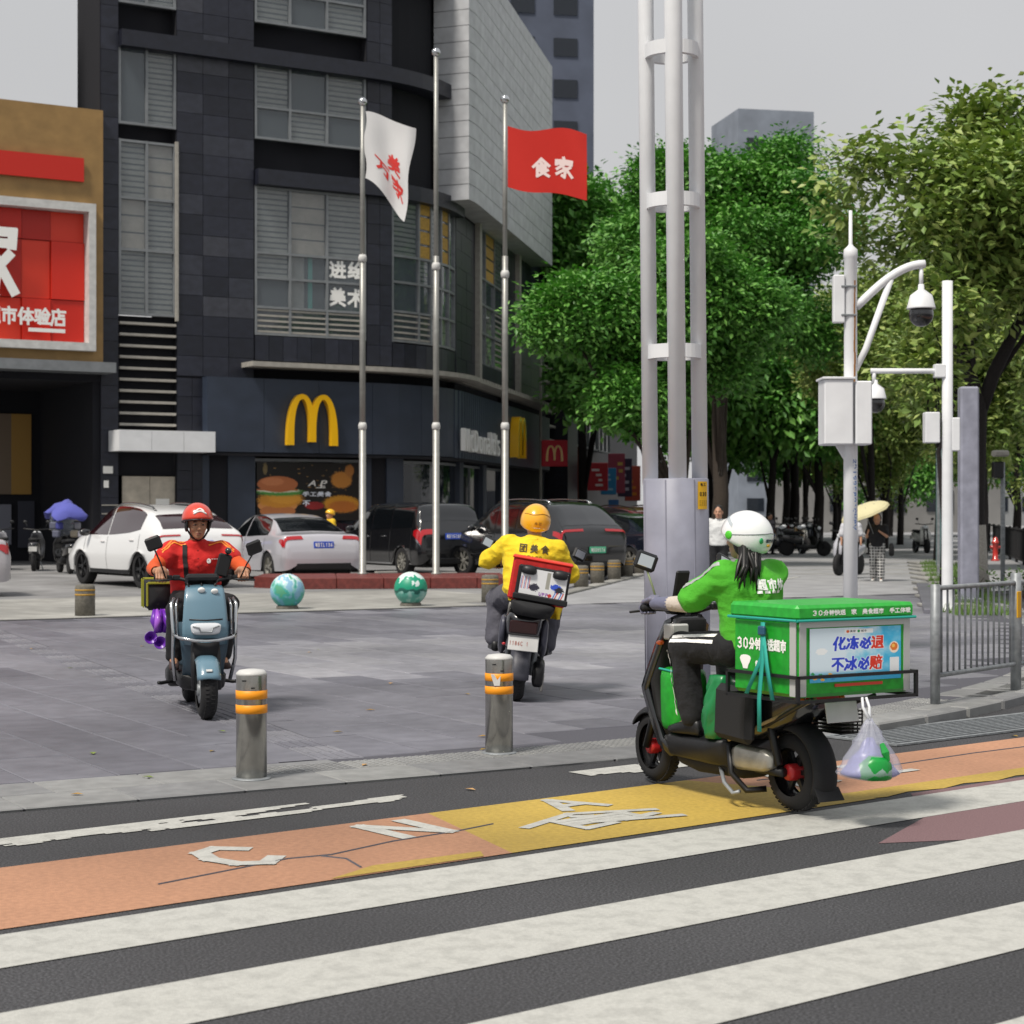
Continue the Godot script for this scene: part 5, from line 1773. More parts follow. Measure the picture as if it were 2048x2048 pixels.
# ---------------------------------------------------------------- cars
# a body is a surface over stations along x (rear to front); each station: [x, sill y, sill w, mid y, mid w, belt y, belt w, roof y, roof w]
class CarBody:
	var st := []
	var arches := []
	var R := 0.36
	func ctrl(i: int, j: int) -> Vector3:
		var s = st[clampi(i, 0, st.size() - 1)]
		match clampi(j, 0, 5):
			0: return Vector3(s[0], s[1], s[2])
			1: return Vector3(s[0], s[3], s[4])
			2: return Vector3(s[0], s[5], s[6])
			3: return Vector3(s[0], lerpf(s[5], s[7], 0.88), lerpf(s[6], s[8], 0.84))
			4: return Vector3(s[0], s[7], s[8] * 0.72)
			_: return Vector3(s[0], s[7] + 0.018, 0.0)
	func cr(a: Vector3, b: Vector3, c: Vector3, d: Vector3, t: float) -> Vector3:
		var m0 := (c - a) * 0.35
		var m1 := (d - b) * 0.35
		var t2 := t * t
		var t3 := t2 * t
		return b * (2 * t3 - 3 * t2 + 1) + m0 * (t3 - 2 * t2 + t) + c * (-2 * t3 + 3 * t2) + m1 * (t3 - t2)
	func at(u: float, v: float, side: float, lift := 0.0) -> Vector3:
		if lift > 0.0:
			var e := 0.02
			var p := at(u, v, 1.0)
			var du := at(minf(u + e, st.size() - 1.0), v, 1.0) - at(maxf(u - e, 0.0), v, 1.0)
			var dv := at(u, minf(v + e, 5.0), 1.0) - at(u, maxf(v - e, 0.0), 1.0)
			var n := dv.cross(du).normalized()
			if n.dot(p - Vector3(clampf(p.x, -1.4, 1.2), 0.7, 0)) < 0: n = -n
			p += n * lift
			return Vector3(p.x, p.y, p.z * side)
		var i := clampi(int(u), 0, st.size() - 2)
		var t := u - i
		var j := clampi(int(v), 0, 4)
		var w := v - j
		var q := []
		for k in 4:
			var jj := j - 1 + k
			q.append(cr(ctrl(i - 1, jj), ctrl(i, jj), ctrl(i + 1, jj), ctrl(i + 2, jj), t) if jj < 6 else Vector3.ZERO)
		if j == 4: q[3] = Vector3(q[1].x, q[1].y, -q[1].z)
		var p := cr(q[0], q[1], q[2], q[3], w)
		for a in arches:
			var dx: float = p.x - a
			if absf(dx) < R:
				var lim := sqrt(R * R - dx * dx) + 0.31
				if p.y < lim: p.y = lim
		return Vector3(p.x, p.y, p.z * side)
	func shell(mb: MB, nu: int, nv: int):
		var n := st.size() - 1.0
		var us := []
		for i in nu + 1: us.append(n * i / nu)
		for side in [-1.0, 1.0]:
			for i in nu:
				for k in nv:
					var a := at(us[i], 5.0 * k / nv, side)
					var b := at(us[i + 1], 5.0 * k / nv, side)
					var c := at(us[i + 1], 5.0 * (k + 1) / nv, side)
					var d := at(us[i], 5.0 * (k + 1) / nv, side)
					if side > 0: mb.quad(a, b, c, d)
					else: mb.quad(b, a, d, c)
		for e in [0.0, n]:
			for k in nv:
				var a := at(e, 5.0 * k / nv, 1.0)
				var b := at(e, 5.0 * (k + 1) / nv, 1.0)
				var c := Vector3(b.x, b.y, -b.z)
				var d := Vector3(a.x, a.y, -a.z)
				if e == 0.0: mb.quad(a, b, c, d)
				else: mb.quad(d, c, b, a)
	# strip of the surface: rows of [u, v low, v high]
	func strip(mb: MB, rows: Array, side: float, lift := 0.006, nv := 4):
		for i in rows.size() - 1:
			var n: int = maxi(1, int(absf(rows[i + 1][0] - rows[i][0]) / 0.12))
			for s in n:
				var r0 = [0, 0, 0]
				var r1 = [0, 0, 0]
				for q in 3:
					r0[q] = lerpf(rows[i][q], rows[i + 1][q], float(s) / n)
					r1[q] = lerpf(rows[i][q], rows[i + 1][q], float(s + 1) / n)
				for k in nv:
					var a := at(r0[0], lerpf(r0[1], r0[2], float(k) / nv), side, lift)
					var b := at(r1[0], lerpf(r1[1], r1[2], float(k) / nv), side, lift)
					var c := at(r1[0], lerpf(r1[1], r1[2], float(k + 1) / nv), side, lift)
					var d := at(r0[0], lerpf(r0[1], r0[2], float(k + 1) / nv), side, lift)
					if side > 0: mb.quad(a, b, c, d)
					else: mb.quad(b, a, d, c)

func car_wheel(parent: Node, at: Vector3, r: float, rim: Material, spokes: int, out: float):
	var xf := Transform3D(Basis(Vector3.RIGHT, PI / 2 * out), at)
	var mb := MB.new().smooth()
	mb.lathe([[r * 0.64, -0.10], [r * 0.9, -0.11], [r * 0.985, -0.09], [r, -0.05], [r, 0.05], [r * 0.985, 0.09], [r * 0.9, 0.11], [r * 0.64, 0.10]], 36, Transform3D(), false)
	var w := Node3D.new()
	w.name = "wheel"
	w.transform = xf
	parent.add_child(w, true)
	part(w, "tyre", mb, M.tyre)
	mb = MB.new().smooth()
	mb.lathe([[r * 0.645, 0.105], [r * 0.64, 0.06], [r * 0.60, 0.035]], 32, Transform3D(), false)
	mb.smooth(false)
	for k in spokes:
		var a := TAU * k / spokes
		for d in [-0.09, 0.09]:
			mb.box(Vector3(cos(a + d) * r * 0.36, 0.075, sin(a + d) * r * 0.36), Vector3(r * 0.56, 0.03, 0.022), Basis(Vector3.UP, -a - d * 1.3))
	mb.lathe([[0.055, 0.05], [0.05, 0.10], [0.0, 0.102]], 14)
	part(w, "rim", mb, rim)
	mb = MB.new().smooth()
	mb.lathe([[r * 0.6, 0.025], [0.0, 0.026]], 24)
	part(w, "brake_disc", mb, M.black_matte)

func car(called: String, label: String, at: Vector3, turn: float, body: CarBody, col: Material, spec: Dictionary) -> Node3D:
	var t := thing(called, label, "car", at, turn, "cars parked before the corner building")
	var mb := MB.new().smooth()
	body.shell(mb, 84, 26)
	part(t, "body", mb, col)
	mb = MB.new()
	var L0: float = body.st[0][0]
	var L1: float = body.st[-1][0]
	mb.corner_box(Vector3(L0 + 0.25, 0.20, -0.62), Vector3(L1 - 0.25, 0.62, 0.62))
	part(t, "underbody", mb, M.black_matte)
	for x in body.arches:
		for s in [-1.0, 1.0]:
			car_wheel(t, Vector3(x, spec.wheel, s * spec.track), spec.wheel, spec.rim, spec.get("spokes", 5), s)
	var gl: Material = spec.glass
	for s in [-1.0, 1.0]:
		for rows in spec.side_glass:
			mb = MB.new().smooth()
			body.strip(mb, rows, s)
			part(t, "side_window", mb, gl)
		mb = MB.new().smooth()
		for rows in spec.tail: body.strip(mb, rows, s, 0.012)
		part(t, "tail_light", mb, M.lamp_red)
		for rows in spec.get("trim", []):
			mb = MB.new().smooth()
			body.strip(mb, rows[0], s, 0.008, 2)
			part(t, "trim", mb, rows[1])
		# door seams and handles
		for u in spec.get("seams", []):
			mb = MB.new()
			body.strip(mb, [[u - 0.012, 0.25, 2.0], [u + 0.012, 0.25, 2.0]], s, 0.003, 8)
			part(t, "door_seam", mb, M.black_matte)
		for u in spec.get("handles", []):
			var p := body.at(u, 1.72, s, 0.012)
			mb = MB.new()
			mb.cbox(p, Vector3(0.19, 0.028, 0.03), 0.008)
			part(t, "door_handle", mb, spec.get("handle", col))
		if spec.has("mirror"):
			var p := body.at(spec.mirror, 2.1, s, 0.02)
			mb = MB.new().smooth()
			mb.ball(p + Vector3(0, 0.05, 0.11 * s), Vector3(0.07, 0.075, 0.12), 14, 8)
			part(t, "mirror", mb, spec.get("mirror_mat", col))
	for k in 2:
		mb = MB.new().smooth()
		for s in [-1.0, 1.0]: body.strip(mb, [spec.rear_glass, spec.front_glass][k], s)
		part(t, ["rear_window", "windscreen"][k], mb, gl)
	var px: float = spec.plate[0]
	mb = MB.new()
	mb.cbox(Vector3(px, spec.plate[1], 0), Vector3(0.02, 0.14, 0.44), 0.004)
	var pm := part(t, "licence_plate", mb, spec.get("plate_mat", M.plate_blue))
	mb = MB.new()
	letters(mb, spec.get("plate_text", "粤B82D6"), Vector2(0.045, 0.085), 0.011, 0.012, func(x, y): return Vector3(px - 0.0125, spec.plate[1] + 0.043 - y, -0.19 + x))
	part(pm, "plate_print", mb, M.letter_white)
	mb = MB.new()
	mb.cbox(Vector3(L0 + 0.07, 0.36, 0), Vector3(0.16, 0.16, 1.25), 0.03)
	part(t, "bumper_insert", mb, M.black)
	if spec.get("rails", false):
		for s in [-1.0, 1.0]:
			mb = MB.new().smooth()
			var pts := []
			for k in 14:
				var u: float = lerpf(spec.rail_u[0], spec.rail_u[1], k / 13.0)
				pts.append(body.at(u, 3.75, s) + Vector3(0, 0.05 if k > 0 and k < 13 else 0.0, 0))
			mb.tube(pts, 0.018, 8)
			part(t, "roof_rail", mb, spec.rail_mat)
	return t

func build_cars():
	var tint := paint("0d1013", 0.05)
	var red_tint := paint("2a0f14", 0.06)
	var white := paint("dfe0e0", 0.3)
	var silver := paint("c3c3ca", 0.28)
	silver.metallic = 0.25
	var black := paint("101114", 0.2)
	var hd := deg_to_rad(126.0)
	# white coupe-like SUV
	var b := CarBody.new()
	b.R = 0.41
	b.arches = [-1.40, 1.40]
	b.st = [[-2.30, 0.42, 0.60, 0.55, 0.72, 0.66, 0.70, 0.70, 0.66], [-2.27, 0.34, 0.74, 0.56, 0.84, 0.78, 0.82, 0.84, 0.76], [-2.20, 0.31, 0.84, 0.60, 0.92, 0.96, 0.88, 1.02, 0.80], [-2.10, 0.30, 0.88, 0.62, 0.945, 1.04, 0.90, 1.14, 0.78], [-1.85, 0.30, 0.90, 0.63, 0.955, 1.06, 0.905, 1.30, 0.70], [-1.35, 0.29, 0.91, 0.63, 0.96, 1.05, 0.90, 1.50, 0.66], [-0.6, 0.27, 0.91, 0.62, 0.95, 1.02, 0.90, 1.60, 0.67], [0.1, 0.27, 0.91, 0.62, 0.95, 1.00, 0.90, 1.61, 0.67], [0.6, 0.27, 0.91, 0.62, 0.95, 0.99, 0.90, 1.50, 0.66], [1.25, 0.27, 0.91, 0.62, 0.95, 0.98, 0.88, 1.08, 0.74], [1.75, 0.28, 0.90, 0.60, 0.94, 0.92, 0.84, 0.99, 0.72], [2.15, 0.30, 0.84, 0.56, 0.88, 0.80, 0.76, 0.86, 0.66], [2.32, 0.36, 0.68, 0.50, 0.72, 0.66, 0.62, 0.70, 0.55]]
	car("white_car", "white sport utility car with black wheels and a sloping tail", gp(-7.28, 37.4), hd, b, white, {"wheel": 0.375, "track": 0.80, "rim": M.black, "spokes": 5, "glass": red_tint, "side_glass": [[[5.0, 2.25, 2.9], [5.6, 2.12, 3.25], [6.6, 2.08, 3.35], [6.95, 2.08, 3.35]], [[7.05, 2.08, 3.35], [7.8, 2.1, 3.3], [8.5, 2.15, 2.95], [8.9, 2.2, 2.5]]], "rear_glass": [[3.15, 3.3, 5.0], [3.6, 3.2, 5.0], [4.6, 3.25, 5.0]], "front_glass": [[8.0, 3.2, 5.0], [8.9, 3.1, 5.0]], "tail": [[[1.95, 1.72, 4.3], [2.2, 1.72, 4.3]], [[2.2, 1.65, 1.95], [3.2, 1.66, 1.9], [3.9, 1.72, 1.8]]], "seams": [4.9, 7.0, 8.95], "handles": [5.4, 7.4], "mirror": 8.6, "mirror_mat": M.black_gloss, "plate": [-2.285, 0.86], "plate_text": "粤B2A58D", "trim": [[[[5.2, 0.02, 0.3], [8.9, 0.02, 0.3]], M.black_matte]], "rails": true, "rail_u": [5.0, 8.2], "rail_mat": M.black_gloss})
	# silver saloon
	b = CarBody.new()
	b.R = 0.37
	b.arches = [-1.42, 1.43]
	b.st = [[-2.36, 0.38, 0.60, 0.50, 0.70, 0.62, 0.70, 0.66, 0.64], [-2.33, 0.30, 0.74, 0.52, 0.82, 0.74, 0.80, 0.80, 0.72], [-2.25, 0.27, 0.83, 0.56, 0.88, 0.90, 0.84, 0.985, 0.76], [-2.12, 0.26, 0.86, 0.58, 0.90, 0.94, 0.86, 1.02, 0.76], [-1.75, 0.25, 0.88, 0.58, 0.91, 0.95, 0.87, 1.06, 0.70], [-1.15, 0.25, 0.88, 0.58, 0.91, 0.94, 0.86, 1.30, 0.60], [-0.5, 0.24, 0.88, 0.58, 0.91, 0.93, 0.86, 1.42, 0.60], [0.1, 0.24, 0.88, 0.58, 0.91, 0.92, 0.86, 1.43, 0.60], [0.6, 0.24, 0.88, 0.58, 0.91, 0.91, 0.86, 1.32, 0.60], [1.2, 0.25, 0.88, 0.57, 0.90, 0.90, 0.84, 0.98, 0.70], [1.8, 0.26, 0.86, 0.54, 0.88, 0.84, 0.78, 0.88, 0.66], [2.2, 0.28, 0.78, 0.50, 0.80, 0.72, 0.68, 0.75, 0.58], [2.34, 0.34, 0.60, 0.46, 0.64, 0.60, 0.54, 0.62, 0.48]]
	car("silver_car", "silver saloon car with slim red tail lights beside the plinth", gp(-5.0, 40.4), deg_to_rad(118.0), b, silver, {"wheel": 0.335, "track": 0.77, "rim": M.alloy, "spokes": 5, "glass": tint, "side_glass": [[[4.75, 2.2, 2.5], [5.3, 2.15, 3.2], [6.4, 2.1, 3.35], [6.75, 2.1, 3.35]], [[6.85, 2.1, 3.35], [7.6, 2.1, 3.3], [8.6, 2.2, 2.6]]], "rear_glass": [[4.05, 3.2, 5.0], [4.6, 3.2, 5.0], [5.35, 3.3, 5.0]], "front_glass": [[7.9, 3.2, 5.0], [8.85, 3.1, 5.0]], "tail": [[[1.55, 1.6, 4.25], [1.95, 1.6, 4.2]], [[1.95, 1.5, 1.97], [2.6, 1.58, 1.95], [3.2, 1.68, 1.85]]], "seams": [4.9, 6.8, 8.7], "handles": [5.3, 7.2], "mirror": 8.4, "plate": [-2.345, 0.80], "plate_text": "粤BTL136"})
	# black people carrier
	b = CarBody.new()
	b.R = 0.37
	b.arches = [-1.42, 1.42]
	b.st = [[-2.38, 0.40, 0.66, 0.52, 0.74, 0.64, 0.74, 0.70, 0.68], [-2.34, 0.30, 0.78, 0.54, 0.84, 0.86, 0.82, 0.95, 0.74], [-2.26, 0.27, 0.84, 0.58, 0.89, 1.02, 0.86, 1.12, 0.76], [-2.15, 0.26, 0.86, 0.60, 0.90, 1.06, 0.865, 1.32, 0.72], [-1.95, 0.26, 0.87, 0.60, 0.90, 1.06, 0.865, 1.64, 0.70], [-1.2, 0.25, 0.88, 0.60, 0.90, 1.05, 0.865, 1.68, 0.71], [-0.4, 0.25, 0.88, 0.60, 0.90, 1.03, 0.865, 1.69, 0.71], [0.4, 0.25, 0.88, 0.60, 0.90, 1.01, 0.865, 1.66, 0.70], [0.95, 0.25, 0.88, 0.60, 0.90, 1.0, 0.86, 1.46, 0.68], [1.6, 0.26, 0.87, 0.58, 0.90, 0.98, 0.84, 1.10, 0.68], [2.0, 0.28, 0.84, 0.55, 0.87, 0.90, 0.76, 0.96, 0.64], [2.3, 0.30, 0.74, 0.50, 0.78, 0.74, 0.66, 0.78, 0.56], [2.40, 0.36, 0.58, 0.46, 0.62, 0.6, 0.5, 0.62, 0.45]]
	car("black_van_car", "black people carrier with chrome around its red tail lights behind the plinth", gp(-2.55, 44.6), deg_to_rad(121.0), b, black, {"wheel": 0.335, "track": 0.77, "rim": M.alloy, "spokes": 9, "glass": tint, "side_glass": [[[4.15, 2.15, 3.25], [5.0, 2.12, 3.35], [5.4, 2.12, 3.35]], [[5.5, 2.12, 3.35], [6.6, 2.1, 3.35]], [[6.7, 2.1, 3.35], [7.5, 2.1, 3.3], [8.4, 2.15, 2.7]]], "rear_glass": [[2.75, 3.0, 5.0], [3.2, 3.0, 5.0], [3.85, 3.05, 5.0]], "front_glass": [[7.3, 3.2, 5.0], [8.9, 3.1, 5.0]], "tail": [[[1.1, 1.5, 4.05], [1.75, 1.5, 4.05]], [[1.75, 1.5, 2.25], [2.8, 1.55, 2.1], [3.7, 1.7, 1.95]]], "seams": [4.1, 5.45, 6.65, 8.5], "handles": [5.8, 6.9], "handle": M.chrome, "mirror": 8.2, "plate": [-2.355, 0.92], "plate_text": "粤B1G188", "trim": [[[[1.25, 1.36, 1.48], [3.6, 1.5, 1.62]], M.chrome], [[[1.25, 2.27, 2.36], [2.9, 2.15, 2.25]], M.chrome], [[[4.1, 0.1, 0.2], [8.6, 0.1, 0.2]], M.chrome]]})
	# black estate with roof rails and a green plate
	b = CarBody.new()
	b.R = 0.40
	b.arches = [-1.42, 1.45]
	b.st = [[-2.36, 0.42, 0.62, 0.55, 0.74, 0.68, 0.74, 0.74, 0.70], [-2.32, 0.33, 0.78, 0.58, 0.86, 0.84, 0.84, 0.92, 0.78], [-2.24, 0.30, 0.86, 0.62, 0.92, 1.00, 0.88, 1.10, 0.80], [-2.05, 0.30, 0.89, 0.64, 0.94, 1.07, 0.895, 1.28, 0.76], [-1.62, 0.29, 0.90, 0.64, 0.95, 1.08, 0.90, 1.64, 0.70], [-1.0, 0.28, 0.91, 0.64, 0.95, 1.07, 0.90, 1.70, 0.70], [-0.3, 0.28, 0.91, 0.64, 0.95, 1.05, 0.90, 1.72, 0.70], [0.4, 0.28, 0.91, 0.64, 0.95, 1.04, 0.90, 1.68, 0.69], [0.85, 0.28, 0.91, 0.64, 0.95, 1.03, 0.89, 1.48, 0.68], [1.4, 0.28, 0.90, 0.62, 0.94, 1.02, 0.87, 1.12, 0.72], [1.9, 0.30, 0.87, 0.58, 0.91, 0.96, 0.80, 1.02, 0.68], [2.25, 0.32, 0.78, 0.54, 0.82, 0.80, 0.68, 0.84, 0.6], [2.38, 0.38, 0.6, 0.5, 0.66, 0.64, 0.54, 0.68, 0.5]]
	car("black_estate_car", "black estate car with pale roof rails and a green plate behind the yellow rider", gp(0.45, 41.9), deg_to_rad(126.0), b, black, {"wheel": 0.365, "track": 0.80, "rim": M.alloy, "spokes": 7, "glass": tint, "side_glass": [[[4.25, 2.2, 3.0], [5.2, 2.15, 3.3], [5.5, 2.15, 3.3]], [[5.6, 2.12, 3.35], [6.6, 2.1, 3.35]], [[6.7, 2.1, 3.35], [7.5, 2.1, 3.3], [8.4, 2.15, 2.7]]], "rear_glass": [[2.5, 2.9, 5.0], [3.2, 3.0, 5.0], [3.85, 3.05, 5.0]], "front_glass": [[7.3, 3.2, 5.0], [8.9, 3.1, 5.0]], "tail": [[[1.7, 1.65, 4.5], [2.0, 1.65, 4.5]], [[2.0, 1.6, 2.0], [3.2, 1.7, 1.95]]], "seams": [4.2, 5.55, 6.65, 8.5], "handles": [5.9, 6.95], "mirror": 8.2, "plate": [-2.39, 0.66], "plate_mat": M.plate_green, "plate_text": "粤BD8576", "rails": true, "rail_u": [4.3, 7.4], "rail_mat": M.chrome})
	# cars half hidden behind the mast, and the tail of one at the left edge
	var suv := get_node("white_car") as Node3D
	suv.set_meta("base", "parked_car")
	var sedan := get_node("silver_car") as Node3D
	sedan.set_meta("base", "parked_car")
	for q in [["dark blue saloon car with red tail lights, half hidden behind the grey drum", gp(2.75, 46.0), 124.0, paint("141824", 0.22)], ["bright red car whose roof shows beyond the dark blue one", gp(3.1, 51.5), 122.0, paint("b01c1c", 0.25)], ["pale grey saloon car cut off by the left edge near the lone stone bollard", gp(-11.2, 32.0), 205.0, paint("a8a4a8", 0.3)]]:
		var c := copy_of(suv if q[0].begins_with("bright red") else sedan, q[0], q[1], deg_to_rad(q[2]))
		for ch in c.get_children():
			if ch.name == "body" or String(ch.name).begins_with("door_handle") or String(ch.name).begins_with("mirror"): ch.material_override = q[3]
	sedan.remove_meta("base")
	suv.remove_meta("base")
	# wheel stops
	for q in [[-4.05, 39.6], [-2.9, 42.6], [-1.5, 41.9], [-0.2, 40.6]]:
		var mb := MB.new()
		mb.cbox(Vector3(0, 0.06, 0), Vector3(0.55, 0.11, 0.15), 0.02)
		var o := part(self, "wheel_stop", mb, M.apron, Transform3D(Basis(Vector3.UP, deg_to_rad(31.0)), gp(q[0], q[1])))
		tag(o, {-4.05: "pale concrete wheel stop behind the silver saloon car", -2.9: "pale concrete wheel stop behind the black people carrier", -1.5: "pale concrete wheel stop between the people carrier and the estate car", -0.2: "pale concrete wheel stop behind the black estate car"}[q[0]], "wheel stop", "wheel stops in the lot")

# ---------------------------------------------------------------- people (x ahead, y up, z to their right)
func V(x: float, y: float, z: float) -> Vector3:
	return Vector3(x, y, z)

const SKIN := Color(0.46, 0.25, 0.16)

func head_into(st: SurfaceTool, c: Vector3, b: Basis, k: float, skin: Color, cell := 0.0042):
	var f := Field.new(c - V(0.15, 0.18, 0.15) * k, c + V(0.17, 0.17, 0.15) * k, cell * k)
	var p := func(x, y, z): return c + b * (V(x, y, z) * k)
	f.egg(p.call(-0.01, 0.025, 0), V(0.094, 0.098, 0.076) * k, 0.02 * k, b)
	f.egg(p.call(0.026, -0.045, 0), V(0.062, 0.075, 0.058) * k, 0.03 * k, b)
	f.egg(p.call(0.058, -0.098, 0), V(0.024, 0.020, 0.026) * k, 0.025 * k, b)
	f.cap(p.call(-0.02, -0.06, 0), 0.056 * k, p.call(-0.035, -0.16, 0), 0.054 * k, 0.02 * k)
	f.cap(p.call(0.078, 0.016, -0.032), 0.012 * k, p.call(0.078, 0.016, 0.032), 0.012 * k, 0.02 * k)
	for s in [-1.0, 1.0]:
		f.egg(p.call(0.088, -0.002, 0.031 * s), V(0.020, 0.012, 0.018) * k, 0.012 * k, b, true)
		f.egg(p.call(0.072, -0.002, 0.031 * s), V(0.014, 0.0115, 0.0145) * k, 0.003 * k, b)
		f.egg(p.call(0.062, -0.034, 0.042 * s), V(0.018, 0.018, 0.016) * k, 0.02 * k, b)
		f.egg(p.call(-0.008, -0.015, 0.078 * s), V(0.018, 0.032, 0.010) * k, 0.008 * k, b)
	f.cap(p.call(0.088, 0.006, 0), 0.008 * k, p.call(0.108, -0.034, 0), 0.011 * k, 0.012 * k)
	for s in [-1.0, 1.0]: f.egg(p.call(0.098, -0.038, 0.011 * s), V(0.009, 0.007, 0.008) * k, 0.008 * k, b)
	f.cap(p.call(0.085, -0.066, -0.015), 0.0075 * k, p.call(0.085, -0.066, 0.015), 0.0075 * k, 0.008 * k)
	f.cap(p.call(0.083, -0.079, -0.012), 0.008 * k, p.call(0.083, -0.079, 0.012), 0.008 * k, 0.008 * k)
	var paints := []
	for s in [-1.0, 1.0]:
		paints.append([p.call(0.084, -0.003, 0.031 * s), V(0.015, 0.007, 0.017) * k, Color(0.33, 0.25, 0.21)])
		paints.append([p.call(0.085, -0.003, 0.031 * s), V(0.012, 0.0075, 0.0085) * k, Color(0.02, 0.013, 0.01)])
		paints.append([p.call(0.084, 0.022, 0.033 * s), V(0.02, 0.006, 0.026) * k, Color(0.04, 0.028, 0.02)])
	paints.append([p.call(0.088, -0.073, 0), V(0.018, 0.010, 0.026) * k, Color(0.36, 0.13, 0.10)])
	paints.append([p.call(0.09, -0.0725, 0), V(0.02, 0.0028, 0.024) * k, Color(0.12, 0.04, 0.03)])
	f.emit(st, skin, paints)

# a hand closed round a bar: centre and way of the bar, and the wrist it comes from
func hand_into(st: SurfaceTool, c: Vector3, axis: Vector3, wrist: Vector3, thumb_side: float, col: Color, bar := 0.018):
	var f := Field.new(c - Vector3.ONE * 0.13, c + Vector3.ONE * 0.13, 0.0045)
	axis = axis.normalized()
	var back := (wrist - c)
	back = (back - axis * back.dot(axis)).normalized()
	var up := axis.cross(back).normalized()
	if up.y < 0: up = -up
	var top := c + back * 0.02 + up * (bar + 0.014)
	f.cap(wrist, 0.026, top + back * 0.035, 0.024, 0.02)
	for k in 4:
		var o := axis * (-0.032 + k * 0.0215) * thumb_side
		var r: float = [0.0098, 0.0102, 0.0098, 0.0086][k]
		var len: float = [0.95, 1.05, 1.0, 0.85][k]
		f.cap(top + back * 0.04 + o * 0.75, 0.013, top - back * 0.008 + o, 0.012, 0.012)
		var a := top - back * 0.008 + o
		var q := c - back * (bar + 0.016) * len + up * 0.010 + o
		var e := c - back * (bar + 0.006) * len - up * 0.020 + o
		var g := c + back * 0.004 - up * (bar + 0.010) + o
		f.cap(a, r * 1.1, q, r, 0.005)
		f.cap(q, r, e, r * 0.95, 0.005)
		f.cap(e, r * 0.95, g, r * 0.85, 0.005)
	var tb := -axis * 0.048 * thumb_side
	f.cap(top + back * 0.05 + tb * 0.4, 0.016, top + back * 0.012 + tb - up * 0.012, 0.013, 0.014)
	f.cap(top + back * 0.012 + tb - up * 0.012, 0.0125, c - back * (bar + 0.002) + tb * 1.05 - up * 0.012, 0.010, 0.006)
	f.emit(st, col)

